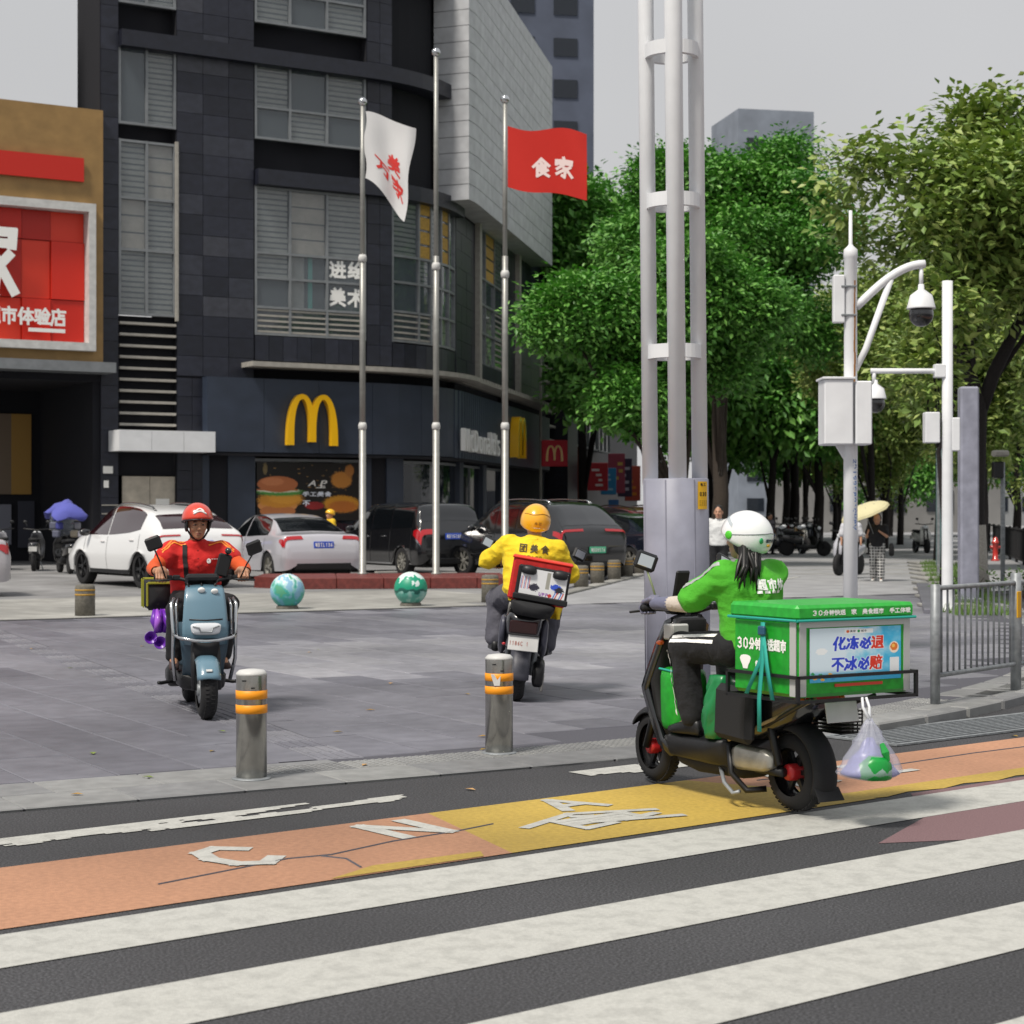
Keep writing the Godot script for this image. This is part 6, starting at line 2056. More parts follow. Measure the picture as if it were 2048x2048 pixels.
# J: pelvis chest neck head, and per side sh el wr hip kn an toe (index 0 left, 1 right)
func person(t: Node, J: Dictionary, o: Dictionary) -> Dictionary:
	var k: float = o.get("k", 1.0)
	var lo := Vector3.ONE * 99
	var hi := -lo
	for key in J:
		for p in (J[key] if J[key] is Array else [J[key]]):
			lo = Vector3(min(lo.x, p.x), min(lo.y, p.y), min(lo.z, p.z))
			hi = Vector3(max(hi.x, p.x), max(hi.y, p.y), max(hi.z, p.z))
	lo -= Vector3.ONE * 0.19
	hi += Vector3.ONE * 0.19
	var cell: float = o.get("cell", 0.012)
	var skin: Color = o.get("skin", SKIN)
	# body
	var f := Field.new(lo, hi, cell * 1.25)
	f.egg(J.pelvis, V(0.11, 0.10, 0.145) * k, 0.05)
	f.cap(J.pelvis, 0.11 * k, J.chest, 0.12 * k, 0.05)
	f.cap(J.chest, 0.10 * k, J.neck, 0.055 * k, 0.05)
	f.cap(J.neck, 0.05 * k, J.head, 0.055 * k, 0.02)
	for s in 2:
		f.cap(J.chest + (J.sh[s] - J.chest) * 0.3, 0.08 * k, J.sh[s], 0.05 * k, 0.05)
		f.cap(J.sh[s], 0.048 * k, J.el[s], 0.038 * k, 0.02)
		f.cap(J.el[s], 0.039 * k, J.wr[s], 0.027 * k, 0.02)
		f.cap(J.hip[s], 0.080 * k, J.kn[s], 0.056 * k, 0.03)
		f.cap(J.kn[s], 0.054 * k, J.an[s], 0.036 * k, 0.02)
		f.cap(J.an[s], 0.036 * k, J.toe[s], 0.028 * k, 0.02)
	var st := SurfaceTool.new()
	st.begin(Mesh.PRIMITIVE_TRIANGLES)
	f.emit(st, skin)
	var hb: Basis = o.get("head_basis", Basis())
	if o.get("face", true): head_into(st, J.head, hb, o.get("head_k", 1.0) * k, skin, 0.0042 if cell < 0.013 else 0.009)
	if o.has("hands"):
		for s in 2:
			if o.hands[s] != null: hand_into(st, o.hands[s][0], o.hands[s][1], J.wr[s], -1.0 if s == 0 else 1.0, o.get("glove", skin))
	part(t, "body", st.commit(), M.skin)
	# shirt
	var sh := Field.new(lo, hi, cell)
	var e := 0.022 * k
	var ww: float = o.get("girth", 1.0)
	sh.egg(J.pelvis + V(0, 0.02, 0), V(0.12 * ww, 0.13, 0.155 * ww) * k + Vector3.ONE * e * 0.6, 0.05)
	sh.cap(J.pelvis, 0.115 * k * ww + e, J.chest, 0.125 * k * ww + e, 0.06)
	for s in 2:
		var side: Vector3 = (J.sh[s] - J.chest) * V(0.6, 0, 0.6)
		sh.cap(J.pelvis + side * 0.5, 0.09 * k * ww + e, J.chest + side, 0.085 * k * ww + e, 0.05)
	sh.cap(J.chest, 0.11 * k + e, J.neck - V(0, 0.02, 0), 0.062 * k + e * 0.4, 0.05)
	var sl: float = o.get("sleeve", 0.6)
	for s in 2:
		sh.cap(J.chest + (J.sh[s] - J.chest) * 0.3, 0.085 * k + e, J.sh[s], 0.056 * k + e, 0.05)
		var a: Vector3 = J.sh[s]
		var b: Vector3 = J.el[s]
		if sl <= 1.0:
			sh.cap(a, 0.054 * k + e, a.lerp(b, sl), 0.050 * k + e * 1.3, 0.02)
		else:
			sh.cap(a, 0.054 * k + e, b, 0.043 * k + e, 0.02)
			sh.cap(b, 0.043 * k + e, b.lerp(J.wr[s], sl - 1.0), 0.034 * k + e, 0.02)
	sh.crease(o.get("fold", 0.012), 4.2, o.get("seed", 3), V(1.0, 1.7, 1.0))
	var hem: Vector3 = J.pelvis + V(0, o.get("hem", -0.03), 0)
	sh.trim(hem, V(0, -1, 0))
	part(t, "shirt", sh.mesh(), o.shirt)
	# collar
	var mb := MB.new().smooth()
	var up: Vector3 = (J.head - J.neck).normalized()
	mb.tube([J.neck - up * 0.015, J.neck + up * 0.025], [0.078 * k, 0.068 * k], 18, false)
	part(t, "collar", mb, o.get("collar", o.shirt))
	# trousers
	var pt := Field.new(lo, hi, cell)
	var pe: float = o.get("loose", 0.016) * k
	pt.egg(J.pelvis, V(0.115, 0.105, 0.15) * k + Vector3.ONE * 0.008, 0.05)
	for s in 2:
		pt.cap(J.pelvis.lerp(J.hip[s], 0.7), 0.098 * k, J.hip[s], 0.090 * k + pe * 0.5, 0.05)
		pt.cap(J.hip[s], 0.088 * k + pe * 0.5, J.kn[s], 0.062 * k + pe, 0.03)
		pt.cap(J.kn[s], 0.062 * k + pe, J.an[s] + (J.kn[s] - J.an[s]) * o.get("cuff", 0.08), 0.043 * k + pe * o.get("flare", 1.2), 0.03)
	pt.crease(o.get("fold", 0.012) * 0.8, 4.5, 9, V(1.4, 1.0, 1.4))
	part(t, "trousers", pt.mesh(), o.trousers)
	# shoes
	for s in 2:
		var d: Vector3 = (J.toe[s] - J.an[s])
		var fw := Vector3(d.x, 0, d.z).normalized()
		var sb := Basis(fw, Vector3.UP, fw.cross(Vector3.UP))
		mb = MB.new().smooth()
		var g: float = o.get("sole", J.toe[s].y - 0.03)
		mb.hull([[-0.075, 0.0, 0.075, 0.032, 0.028], [-0.05, 0.0, 0.095, 0.036, 0.034], [0.0, 0.0, 0.10, 0.038, 0.036], [0.07, 0.0, 0.075, 0.042, 0.036], [0.14, 0.0, 0.055, 0.044, 0.034], [0.185, 0.006, 0.04, 0.030, 0.020]], 14, 3.0, Transform3D(sb.scaled_local(Vector3.ONE * k), Vector3(J.an[s].x, g, J.an[s].z)))
		part(t, "shoe", mb, o.shoes)
	return {"shirt": sh, "trousers": pt}

# helmet shell: rim(azimuth) gives how far down it reaches, 0 ahead, PI behind
func helmet(t: Node, c: Vector3, b: Basis, r: Vector3, rim: Callable, m: Material) -> MeshInstance3D:
	var mb := MB.new().smooth()
	var rings := []
	for j in 17:
		var ring := []
		for i in 40:
			var az := TAU * i / 40.0
			var low: float = rim.call(az)
			var a := lerpf(PI / 2, low, j / 16.0)
			var w := 1.0 if j < 16 else 0.93
			ring.append(c + b * (V(cos(a) * cos(az), sin(a), cos(a) * sin(az)) * r * w))
		rings.append(ring)
	for j in 9:
		var ring := []
		for i in 40:
			var az := TAU * i / 40.0
			var a := lerpf(rim.call(az), PI / 2, j / 8.0)
			ring.append(c + b * (V(cos(a) * cos(az), sin(a), cos(a) * sin(az)) * r * 0.9))
		rings.append(ring)
	rings.reverse()
	mb.loft(rings, false)
	return part(t, "shell", mb, m)

func on_helmet(c: Vector3, b: Basis, r: Vector3, az: float, el: float, lift := 1.012) -> Vector3:
	return c + b * (V(cos(el) * cos(az), sin(el), cos(el) * sin(az)) * r * lift)

func ribbon(pts: Array, w: float, f: Field, from: Vector3, lift := 0.005) -> MB:   # a stripe laid on cloth along points, pressed on along from
	var mb := MB.new().smooth()
	var L := []
	for i in pts.size() - 1:
		var n := maxi(2, int(pts[i].distance_to(pts[i + 1]) / 0.012))
		for k in n: L.append(pts[i].lerp(pts[i + 1], float(k) / n))
	L.append(pts[-1])
	var prev_a: Vector3
	var prev_b: Vector3
	for i in L.size():
		var d: Vector3 = (L[mini(i + 1, L.size() - 1)] - L[maxi(i - 1, 0)]).normalized()
		var s := d.cross(from).normalized() * w * 0.5
		var a := f.hit(L[i] + s + from * 0.2, -from, lift)
		var b := f.hit(L[i] - s + from * 0.2, -from, lift)
		if i: mb.quad(prev_a, prev_b, b, a)
		prev_a = a
		prev_b = b
	return mb

func press(f: Field, origin: Vector3, across: Vector3, down: Vector3, dir: Vector3, lift := 0.005) -> Callable:
	return func(x: float, y: float) -> Vector3: return f.hit(origin + across * x + down * y - dir * 0.2, dir, lift)

# ---------------------------------------------------------------- scooters
func moto_wheel(t: Node, at: Vector3, r: float, w: float, rim: Material, hub: Material, turn := 0.0):
	var n := Node3D.new()
	n.name = "wheel"
	n.transform = Transform3D(Basis(Vector3.UP, turn) * Basis(Vector3.RIGHT, PI / 2), at)
	t.add_child(n, true)
	var mb := MB.new().smooth()
	var prof := []
	for k in 13:
		var a := -PI * 0.62 + PI * 1.24 * k / 12.0
		prof.append([r - w * 0.5 * 0.95 + cos(a) * w * 0.48, sin(a) * w * 0.5])
	mb.lathe(prof, 44, Transform3D(), false)
	part(n, "tyre", mb, M.tyre)
	# tread blocks stand a little proud
	mb = MB.new()
	for k in 44:
		var a := TAU * k / 44.0
		for s in [-1.0, 1.0]:
			mb.box(V(cos(a) * (r - 0.0025), s * w * 0.17, sin(a) * (r - 0.0025)), V(0.006, w * 0.22, r * 0.10), Basis(Vector3.UP, -a + s * 0.25))
	part(n, "tread", mb, M.tyre)
	mb = MB.new().smooth()
	mb.lathe([[r * 0.60, -w * 0.34], [r * 0.62, -w * 0.30], [r * 0.56, -w * 0.12], [r * 0.56, w * 0.12], [r * 0.62, w * 0.30], [r * 0.60, w * 0.34]], 36, Transform3D(), false)
	mb.smooth(false)
	for k in 6:
		var a := TAU * k / 6.0
		mb.box(V(cos(a) * r * 0.34, 0, sin(a) * r * 0.34), V(r * 0.5, w * 0.2, r * 0.12), Basis(Vector3.UP, -a))
	part(n, "rim", mb, rim)
	mb = MB.new().smooth()
	mb.lathe([[r * 0.2, -w * 0.55], [r * 0.22, -w * 0.4], [r * 0.22, w * 0.4], [r * 0.2, w * 0.55], [0, w * 0.56]], 20)
	part(n, "hub", mb, hub)
	mb = MB.new().smooth()
	mb.lathe([[r * 0.2, w * 0.40], [r * 0.46, w * 0.40], [r * 0.46, w * 0.43], [r * 0.2, w * 0.43]], 28)
	part(n, "brake_disc", mb, M.galv)

func fender(at: Vector3, r: float, hw: float, a0: float, a1: float, thick := 0.008, xf := Transform3D()) -> MB:
	var mb := MB.new().smooth()
	var rings := []
	for k in 15:
		var a := lerpf(a0, a1, k / 14.0)
		var d := V(cos(a), sin(a), 0)
		var ring := []
		for j in 9:
			var w := j / 4.0 - 1.0
			ring.append(xf * (at + d * (r - 0.035 * w * w * w * w) + V(0, 0, hw * w)))
		for j in 9:
			var w := 1.0 - j / 4.0
			ring.append(xf * (at + d * (r - thick - 0.035 * w * w * w * w) + V(0, 0, hw * w * 0.96)))
		rings.append(ring)
	mb.loft(rings, true)
	return mb

func steering(t: Node, head: Vector3, bar_x: float, bar_y: float, half: float, mir: Array, stalk: Material):
	var mb := MB.new().smooth()
	mb.tube([head, V(bar_x, bar_y - 0.03, 0)], 0.026, 12)
	part(t, "stem", mb, M.black)
	mb = MB.new().smooth()
	mb.tube([V(bar_x - 0.05, bar_y + 0.005, -half), V(bar_x - 0.02, bar_y, -half * 0.55), V(bar_x + 0.02, bar_y - 0.03, -0.08), V(bar_x + 0.02, bar_y - 0.03, 0.08), V(bar_x - 0.02, bar_y, half * 0.55), V(bar_x - 0.05, bar_y + 0.005, half)], 0.013, 10)
	part(t, "handlebar", mb, M.black)
	for s in [-1.0, 1.0]:
		mb = MB.new().smooth()
		mb.tube([V(bar_x - 0.05, bar_y + 0.005, s * half), V(bar_x - 0.028, bar_y, s * (half - 0.13))], 0.018, 12)
		part(t, "grip", mb, M.black_matte)
		mb = MB.new().smooth()
		mb.tube([V(bar_x + 0.0, bar_y - 0.01, s * (half - 0.14)), V(bar_x + 0.035, bar_y - 0.015, s * (half - 0.08)), V(bar_x + 0.02, bar_y - 0.02, s * (half + 0.03))], 0.007, 8)
		part(t, "brake_lever", mb, M.black)
		mb = MB.new()
		mb.cbox(V(bar_x - 0.02, bar_y, s * (half - 0.16)), V(0.045, 0.04, 0.055), 0.008)
		part(t, "switch_block", mb, M.black)
	for q in mir:
		mb = MB.new().smooth()
		mb.tube([V(bar_x, bar_y, q[0].z * 0.75), V((bar_x + q[0].x) * 0.5, (bar_y + q[0].y) * 0.5, q[0].z * 0.86), q[0]], 0.006, 8)
		var ms := part(t, "mirror_stalk", mb, stalk)
		mb = MB.new()
		var mbas := Basis(Vector3.UP, q[1]) * Basis(Vector3.BACK, -0.12) * Basis(Vector3.RIGHT, 0.35)
		mb.cbox(q[0] + V(0, 0.03, 0), V(0.030, 0.10, 0.12), 0.028, mbas)
		part(ms, "mirror", mb, M.black)
		mb = MB.new()
		mb.cbox(q[0] + V(0, 0.03, 0) - mbas.x * 0.0145, V(0.003, 0.064, 0.080), 0.0013, mbas)
		part(ms, "mirror_glass", mb, mat("d8dddc", 0.03, 1.0))

# ---- green courier
func build_green():
	var at := gp(1.12, 9.78)
	var yaw := head(-0.514, 0.857)
	var t := thing("delivery_scooter", "black electric scooter with red hubs carrying the green box", "scooter", at, yaw)
	var mb: MB
	moto_wheel(t, V(0.60, 0.195, 0), 0.195, 0.105, M.black, M.red_hub, -0.08)
	moto_wheel(t, V(-0.60, 0.195, 0), 0.195, 0.115, M.black, M.red_hub)
	for s in [-1.0, 1.0]:
		mb = MB.new().smooth()
		mb.tube([V(0.60, 0.195, 0.078 * s), V(0.52, 0.40, 0.072 * s), V(0.43, 0.72, 0.06 * s)], [0.02, 0.024, 0.026], 10)
		part(t, "fork_leg", mb, M.black)
	part(t, "front_fender", fender(V(0.60, 0.195, 0), 0.225, 0.065, deg_to_rad(35), deg_to_rad(150)), M.black)
	part(t, "rear_fender", fender(V(-0.60, 0.20, 0), 0.25, 0.075, deg_to_rad(60), deg_to_rad(205), 0.01), M.black_matte)
	mb = MB.new()
	mb.sheet([[-0.82, 0.14, 0.075, 0.0], [-0.86, 0.02 + 0.06, 0.08, 0.0]], 0.006)
	part(t, "mud_flap", mb, M.black_matte)
	mb = MB.new().smooth()
	mb.sheet([[0.32, 0.945, 0.09, 0.01], [0.36, 0.915, 0.135, 0.015], [0.42, 0.80, 0.155, 0.02], [0.51, 0.60, 0.175, 0.025], [0.53, 0.545, 0.178, 0.025], [0.52, 0.50, 0.176, 0.025], [0.46, 0.36, 0.165, 0.02], [0.40, 0.23, 0.15, 0.015], [0.30, 0.175, 0.14, 0.01]], 0.05, 12)
	part(t, "leg_shield", mb, M.black_gloss)
	mb = MB.new().smooth()
	mb.sheet([[0.30, 0.92, 0.09, 0.0], [0.35, 0.78, 0.14, -0.02], [0.41, 0.58, 0.165, -0.03], [0.38, 0.40, 0.155, -0.02], [0.30, 0.29, 0.15, 0.0]], 0.03, 10)
	part(t, "inner_panel", mb, M.black_matte)
	mb = MB.new().smooth()
	mb.hull([[0.34, 0.20, 0.30, 0.12, 0.15], [0.28, 0.18, 0.315, 0.15, 0.17], [-0.05, 0.17, 0.315, 0.15, 0.18], [-0.22, 0.17, 0.33, 0.14, 0.17]], 18, 5.0)
	part(t, "floorboard", mb, M.black)
	mb = MB.new().smooth()
	mb.hull([[0.30, 0.13, 0.20, 0.06, 0.10], [0.1, 0.11, 0.20, 0.10, 0.13], [-0.25, 0.12, 0.22, 0.10, 0.12], [-0.36, 0.16, 0.24, 0.07, 0.10]], 16, 4.0)
	part(t, "belly_pan", mb, M.black_matte)
	mb = MB.new().smooth()
	mb.hull([[-0.10, 0.30, 0.60, 0.11, 0.12], [-0.18, 0.30, 0.68, 0.13, 0.14], [-0.45, 0.34, 0.69, 0.14, 0.15], [-0.70, 0.46, 0.66, 0.11, 0.13], [-0.80, 0.52, 0.63, 0.07, 0.09]], 18, 4.0)
	part(t, "tail_body", mb, M.black_gloss)
	mb = MB.new().smooth()
	mb.hull([[-0.06, 0.66, 0.71, 0.08, 0.08], [-0.12, 0.65, 0.735, 0.12, 0.12], [-0.35, 0.66, 0.74, 0.14, 0.13], [-0.50, 0.67, 0.74, 0.12, 0.11]], 16, 3.5)
	part(t, "seat", mb, M.black_matte)
	mb = MB.new()
	mb.cbox(V(-0.36, 0.475, -0.205), V(0.30, 0.28, 0.07), 0.03, Basis(Vector3.BACK, 0.06))
	part(t, "side_panel", mb, M.black_matte)
	mb = MB.new()
	mb.cbox(V(-0.36, 0.475, 0.205), V(0.30, 0.28, 0.07), 0.03)
	part(t, "side_panel", mb, M.black_matte)
	mb = MB.new().smooth()
	mb.hull([[-0.24, 0.20, 0.28, 0.035, 0.035], [-0.30, 0.18, 0.31, 0.045, 0.045], [-0.50, 0.19, 0.30, 0.04, 0.04], [-0.56, 0.215, 0.275, 0.025, 0.025]], 14, 4.0, Transform3D(), -0.115)
	part(t, "motor_cover", mb, M.alloy)
	for s in [-1.0, 1.0]:
		mb = MB.new().smooth()
		mb.tube([V(-0.18, 0.24, 0.10 * s), V(-0.40, 0.20, 0.09 * s), V(-0.60, 0.195, 0.085 * s)], [0.03, 0.028, 0.024], 10)
		part(t, "swing_arm", mb, M.black)
		mb = MB.new().smooth()
		mb.tube([V(-0.58, 0.23, 0.10 * s), V(-0.48, 0.52, 0.10 * s)], 0.022, 10)
		part(t, "shock_absorber", mb, M.black)
	mb = MB.new().smooth()
	mb.tube([V(-0.10, 0.17, -0.10), V(-0.20, 0.10, -0.15), V(-0.30, 0.06, -0.17), V(-0.34, 0.075, -0.16)], 0.011, 8)
	part(t, "side_stand", mb, M.galv)
	mb = MB.new().smooth()
	mb.tube([V(-0.24, 0.30, -0.15), V(-0.27, 0.16, -0.16), V(-0.36, 0.08, -0.13), V(-0.42, 0.09, -0.05)], 0.016, 8)
	part(t, "centre_stand", mb, M.black)
	steering(t, V(0.41, 0.78, 0), 0.33, 0.98, 0.33, [[V(0.36, 1.20, -0.25), -0.45], [V(0.36, 1.18, 0.27), 0.3]], mat("8e9a72", 0.5, 0.3))
	mb = MB.new()
	mb.cbox(V(0.36, 0.98, 0.0), V(0.10, 0.08, 0.22), 0.02)
	part(t, "dashboard", mb, M.black)
	mb = MB.new()
	mb.cbox(V(0.32, 1.10, -0.045), V(0.02, 0.16, 0.09), 0.008, Basis(Vector3.BACK, 0.25))
	part(t, "phone_holder", mb, M.black)
	mb = MB.new()
	mb.cbox(V(0.29, 0.85, -0.10), V(0.09, 0.085, 0.11), 0.008)
	part(t, "charger_box", mb, M.white)
	for q in [[0.345, 0.79, -0.165], [0.345, 0.79, 0.165]]:
		mb = MB.new().smooth()
		mb.ball(V(q[0], q[1], q[2]), V(0.02, 0.014, 0.025), 10, 6)
		part(t, "indicator", mb, M.lamp_orange)
	mb = MB.new()
	mb.cbox(V(-0.79, 0.585, 0.0), V(0.04, 0.03, 0.20), 0.008)
	part(t, "tail_light", mb, M.lamp_red)
	for s in [-1.0, 1.0]:
		mb = MB.new().smooth()
		mb.ball(V(-0.78, 0.575, 0.13 * s), V(0.018, 0.016, 0.024), 10, 6)
		part(t, "indicator", mb, M.lamp_orange)
	mb = MB.new()
	mb.cbox(V(-0.90, 0.52, 0.03), V(0.008, 0.10, 0.20), 0.002, Basis(Vector3.BACK, -0.2))
	part(t, "licence_plate", mb, M.white)
	# carrier frame round the box
	mb = MB.new()
	for y in [0.60, 0.715]:
		for s in [-1.0, 1.0]:
			mb.box(V(-0.785, y, 0.372 * s), V(0.55, 0.016, 0.016))
		for x in [-1.052, -0.518]:
			mb.box(V(x, y, 0), V(0.016, 0.0155, 0.76))
	for s in [-1.0, 1.0]:
		for x in [-1.052, -0.518]:
			mb.box(V(x, 0.655, 0.372 * s), V(0.0165, 0.11, 0.0165))
		mb.tube([V(-0.95, 0.60, 0.2 * s), V(-0.50, 0.42, 0.12 * s)], 0.010, 6)
	part(t, "carrier_frame", mb, M.black)
	mb = MB.new()
	for k in 7: mb.box(V(-0.72, 0.40 + k * 0.018, 0.16), V(0.22, 0.006, 0.14))
	for k in 7: mb.box(V(-0.82 + k * 0.034, 0.455, 0.232), V(0.006, 0.12, 0.006))
	part(t, "wire_basket", mb, M.black)
	# stick lashed to the side
	var sk := MB.new().smooth()
	sk.tube([V(-0.30, 0.335, -0.20), V(-0.86, 0.585, -0.10)], 0.009, 8)
	tag(part(self, "wooden_stick", sk, grain(mat("b59c6a", 0.8), T.blot2, 8.0, false), Transform3D(Basis(Vector3.UP, yaw), at)), "thin pale wooden stick lashed along the scooter's tail", "stick")
	green_box(at, yaw)
	green_rider(at, yaw)

func green_box(at: Vector3, yaw: float):
	var t := thing("delivery_box", "green insulated delivery box with a frozen food poster on its back", "delivery box", at, yaw)
	var gm := grain(mat("1fa52c", 0.42), T.blot, 3.0, false)
	var lm := grain(mat("2bb33a", 0.4), T.blot, 3.0, false)
	var teal := mat("1f9c8c", 0.65)
	var mb := MB.new()
	mb.cbox(V(-0.785, 0.80, 0), V(0.49, 0.37, 0.714), 0.018)
	part(t, "box_body", mb, gm)
	mb = MB.new()
	mb.cbox(V(-0.785, 1.018, 0), V(0.52, 0.075, 0.744), 0.016)
	part(t, "lid", mb, lm)
	mb = MB.new()
	var pts := []
	for q in [[-1.046, -0.373], [-0.524, -0.373], [-0.524, 0.373], [-1.046, 0.373], [-1.046, -0.373]]: pts.append(V(q[0], 0.982, q[1]))
	mb.tube(pts, 0.0075, 6)
	part(t, "lid_piping", mb, teal)
	# reflective strips
	var rf := mat("b9bbb8", 0.35, 0.2)
	for q in [[-1.006, -0.3585, true], [-1.0315, -0.325, false], [-1.0315, 0.33, false]]:
		mb = MB.new()
		if q[2]: mb.box(V(-1.0, 0.80, -0.3585), V(0.045, 0.355, 0.004))
		else: mb.box(V(-1.0315, 0.80, q[1]), V(0.004, 0.355, 0.04))
		part(t, "reflective_strip", mb, rf)
	mb = MB.new()
	mb.box(V(-1.0318, 0.962, 0), V(0.004, 0.03, 0.62))
	part(t, "reflective_strip", mb, rf)
	# poster printed for the back
	var im := Image.create(640, 420, false, Image.FORMAT_RGB8)
	var f := FastNoiseLite.new()
	f.frequency = 0.006
	for y in 420:
		for x in 640:
			var n := f.get_noise_2d(x, y)
			var c := Color("d9e9f2").lerp(Color("3fb2dd"), clampf((x - 300) / 340.0 + n * 0.7, 0, 1))
			if y > 330 + n * 60: c = c.lerp(Color("2f9fd0"), clampf((y - 330) / 60.0, 0, 0.85))
			im.set_pixel(x, y, c)
	for k in 9: disc(im, Vector2(20 + k * 17, 350 + (k * 37) % 50), Vector2(14, 10), [Color("2d9a57"), Color("f0b23a"), Color("2f8fd0")][k % 3], 0.5, k)
	disc(im, Vector2(80, 180), Vector2(40, 26), Color("f0f4f4"), 0.3, 3)
	disc(im, Vector2(590, 170), Vector2(34, 46), Color("f3e3cf"), 0.0)
	disc(im, Vector2(590, 165), Vector2(26, 32), Color("e2762a"), 0.2, 5)
	disc(im, Vector2(585, 158), Vector2(12, 14), Color("f6c15a"), 0.2, 6)
	im.fill_rect(Rect2i(240, 14, 200, 34), Color("f3f5f3"))
	disc(im, Vector2(262, 31), Vector2(11, 11), Color("e3622a"))
	disc(im, Vector2(338, 31), Vector2(9, 11), Color("1f9c4a"))
	stamp(im, "美团", Vector2(278, 22), Vector2(18, 18), 3, 2, Color("404040"))
	stamp(im, "超市", Vector2(356, 22), Vector2(18, 18), 3, 2, Color("404040"))
	im.fill_rect(Rect2i(560, 250, 66, 120), Color("e6e9ea"))
	for q in [["化冻必", 66, "2b46c8"], ["退", 60, "d83a26"]]:
		var x0 := 160 if q[0].length() > 1 else 428
		stamp(im, q[0], Vector2(x0, 70), Vector2(84, 108), 6, 21, Color("eef3f6"), 0.06)
		stamp(im, q[0], Vector2(x0, 70), Vector2(84, 108), 6, 15, Color(q[2]), 0.06)
	for q in [["不冰必", 0, "2b46c8"], ["赔", 0, "d83a26"]]:
		var x0 := 148 if q[0].length() > 1 else 416
		stamp(im, q[0], Vector2(x0, 226), Vector2(84, 116), 6, 21, Color("eef3f6"), 0.06)
		stamp(im, q[0], Vector2(x0, 226), Vector2(84, 116), 6, 15 if q[0].length() > 1 else 13, Color(q[2]), 0.06)
	mb = MB.new()
	mb.uv_quad(V(-1.0345, 0.685, -0.285), V(-1.0345, 0.685, 0.29), V(-1.0345, 0.942, 0.29), V(-1.0345, 0.942, -0.285))
	part(t, "poster", mb, print_mat(im, 0.35))
	# white print on the side and the lid
	mb = MB.new()
	letters(mb, "30分钟快送超市", Vector2(0.040, 0.058), 0.004, 0.0085, func(x, y): return V(-0.575 - x * 1.08, 0.885 - y, -0.3595))
	for q in [["超市", 0.028]]: letters(mb, q[0], Vector2(0.03, 0.032), 0.004, 0.006, func(x, y): return V(-0.72 - x, 0.775 - y, -0.3595))
	part(t, "side_print", mb, M.letter_white)
	mb = MB.new()
	var blob := PackedVector2Array()
	for k in 18:
		var a := TAU * k / 18.0
		blob.append(Vector2(-0.64 + cos(a) * (0.035 + 0.012 * sin(a * 3.0)), 0.765 + sin(a) * (0.042 + 0.008 * cos(a * 2.0))))
	mb.prism(blob, -0.3600, -0.3585)
	part(t, "side_emblem", mb, M.letter_white)
	mb = MB.new()
	letters(mb, "30分钟快送到家 美食超市 手工体验", Vector2(0.030, 0.026), 0.003, 0.0045, func(x, y): return V(-1.0462, 1.03 - y, -0.28 + x * 1.05))
	part(t, "lid_print", mb, M.letter_white)
	mb = MB.new()
	mb.box(V(-1.0345, 0.668, 0.02), V(0.004, 0.014, 0.30))
	part(t, "red_label", mb, mat("c8402c", 0.6))
	# teal straps with a buckle
	for q in [[V(-0.80, 0.965, -0.377), V(-0.80, 0.80, -0.385), V(-0.70, 0.615, -0.40)], [V(-0.80, 0.965, -0.379), V(-0.81, 0.78, -0.39), V(-0.805, 0.60, -0.405), V(-0.80, 0.44, -0.40)], [V(-0.805, 0.90, -0.381), V(-0.85, 0.76, -0.395), V(-0.90, 0.60, -0.40)]]:
		mb = MB.new().smooth()
		var rings := []
		for p in q: rings.append([p + V(-0.014, 0, -0.002), p + V(0.014, 0, -0.002), p + V(0.014, 0, 0.002), p + V(-0.014, 0, 0.002)])
		mb.loft(rings, true)
		part(t, "strap", mb, teal)
	mb = MB.new()
	mb.cbox(V(-0.80, 0.925, -0.385), V(0.05, 0.045, 0.02), 0.006)
	part(t, "buckle", mb, mat("22506a", 0.5))
	# carrier bag hung from the frame: thin film over bundled goods
	var bag := thing("plastic_bag", "knotted translucent carrier bag with a green print hanging behind the box", "bag", at, yaw)
	var film := mat("d3d6e8", 0.3)
	film.albedo_color.a = 0.32
	film.transparency = BaseMaterial3D.TRANSPARENCY_ALPHA
	var fn := FastNoiseLite.new()
	fn.frequency = 6.0
	var c0 := V(-1.10, 0.335, 0.03)
	for layer in 2:
		mb = MB.new().smooth()
		var rings := []
		for j in 15:
			var h := j / 14.0
			var ring := []
			for i in 28:
				var a := TAU * i / 28.0
				var r: float = lerpf(0.168, 0.010, pow(h, 1.1)) if h > 0.12 else 0.14 * sqrt(h / 0.12) + 0.012
				if layer == 0: r *= 0.86
				var p := V(cos(a) * r * 0.95, (h - 0.42) * (0.30 if layer else 0.20) - (0.0 if layer else 0.035), sin(a) * r * 1.15)
				r += 0.018 * fn.get_noise_3dv(p * 2.0 + V(layer * 9.0, 0, 0)) + 0.006 * sin(a * 9.0 + h * 4.0) * h
				p = V(cos(a) * r * 0.95, p.y, sin(a) * r * 1.15)
				ring.append(c0 + p)
			rings.append(ring)
		rings.reverse()
		mb.loft(rings, true)
		part(bag, ["contents", "film"][layer], mb, grain(mat("7f7fc4", 0.6), T.blot2, 6.0, false) if layer == 0 else film)
	mb = MB.new()
	mb.smooth()
	mb.hull([[-0.07, -0.055, 0.03, 0.03, 0.03], [-0.04, -0.06, 0.055, 0.055, 0.045], [0.03, -0.06, 0.06, 0.06, 0.05], [0.08, -0.05, 0.02, 0.03, 0.02]], 16, 3.0, Transform3D(Basis(Vector3.UP, 1.2), c0 + V(-0.075, -0.055, -0.03)))
	part(bag, "green_contents", mb, mat("12913a", 0.35))
	mb = MB.new()
	mb.tube([c0 + V(-0.085, 0.06, 0.0), c0 + V(-0.11, 0.02, 0.0), c0 + V(-0.12, -0.02, 0.01)], [0.012, 0.02, 0.008], 7)
	part(bag, "green_print", mb, mat("16903a", 0.5))
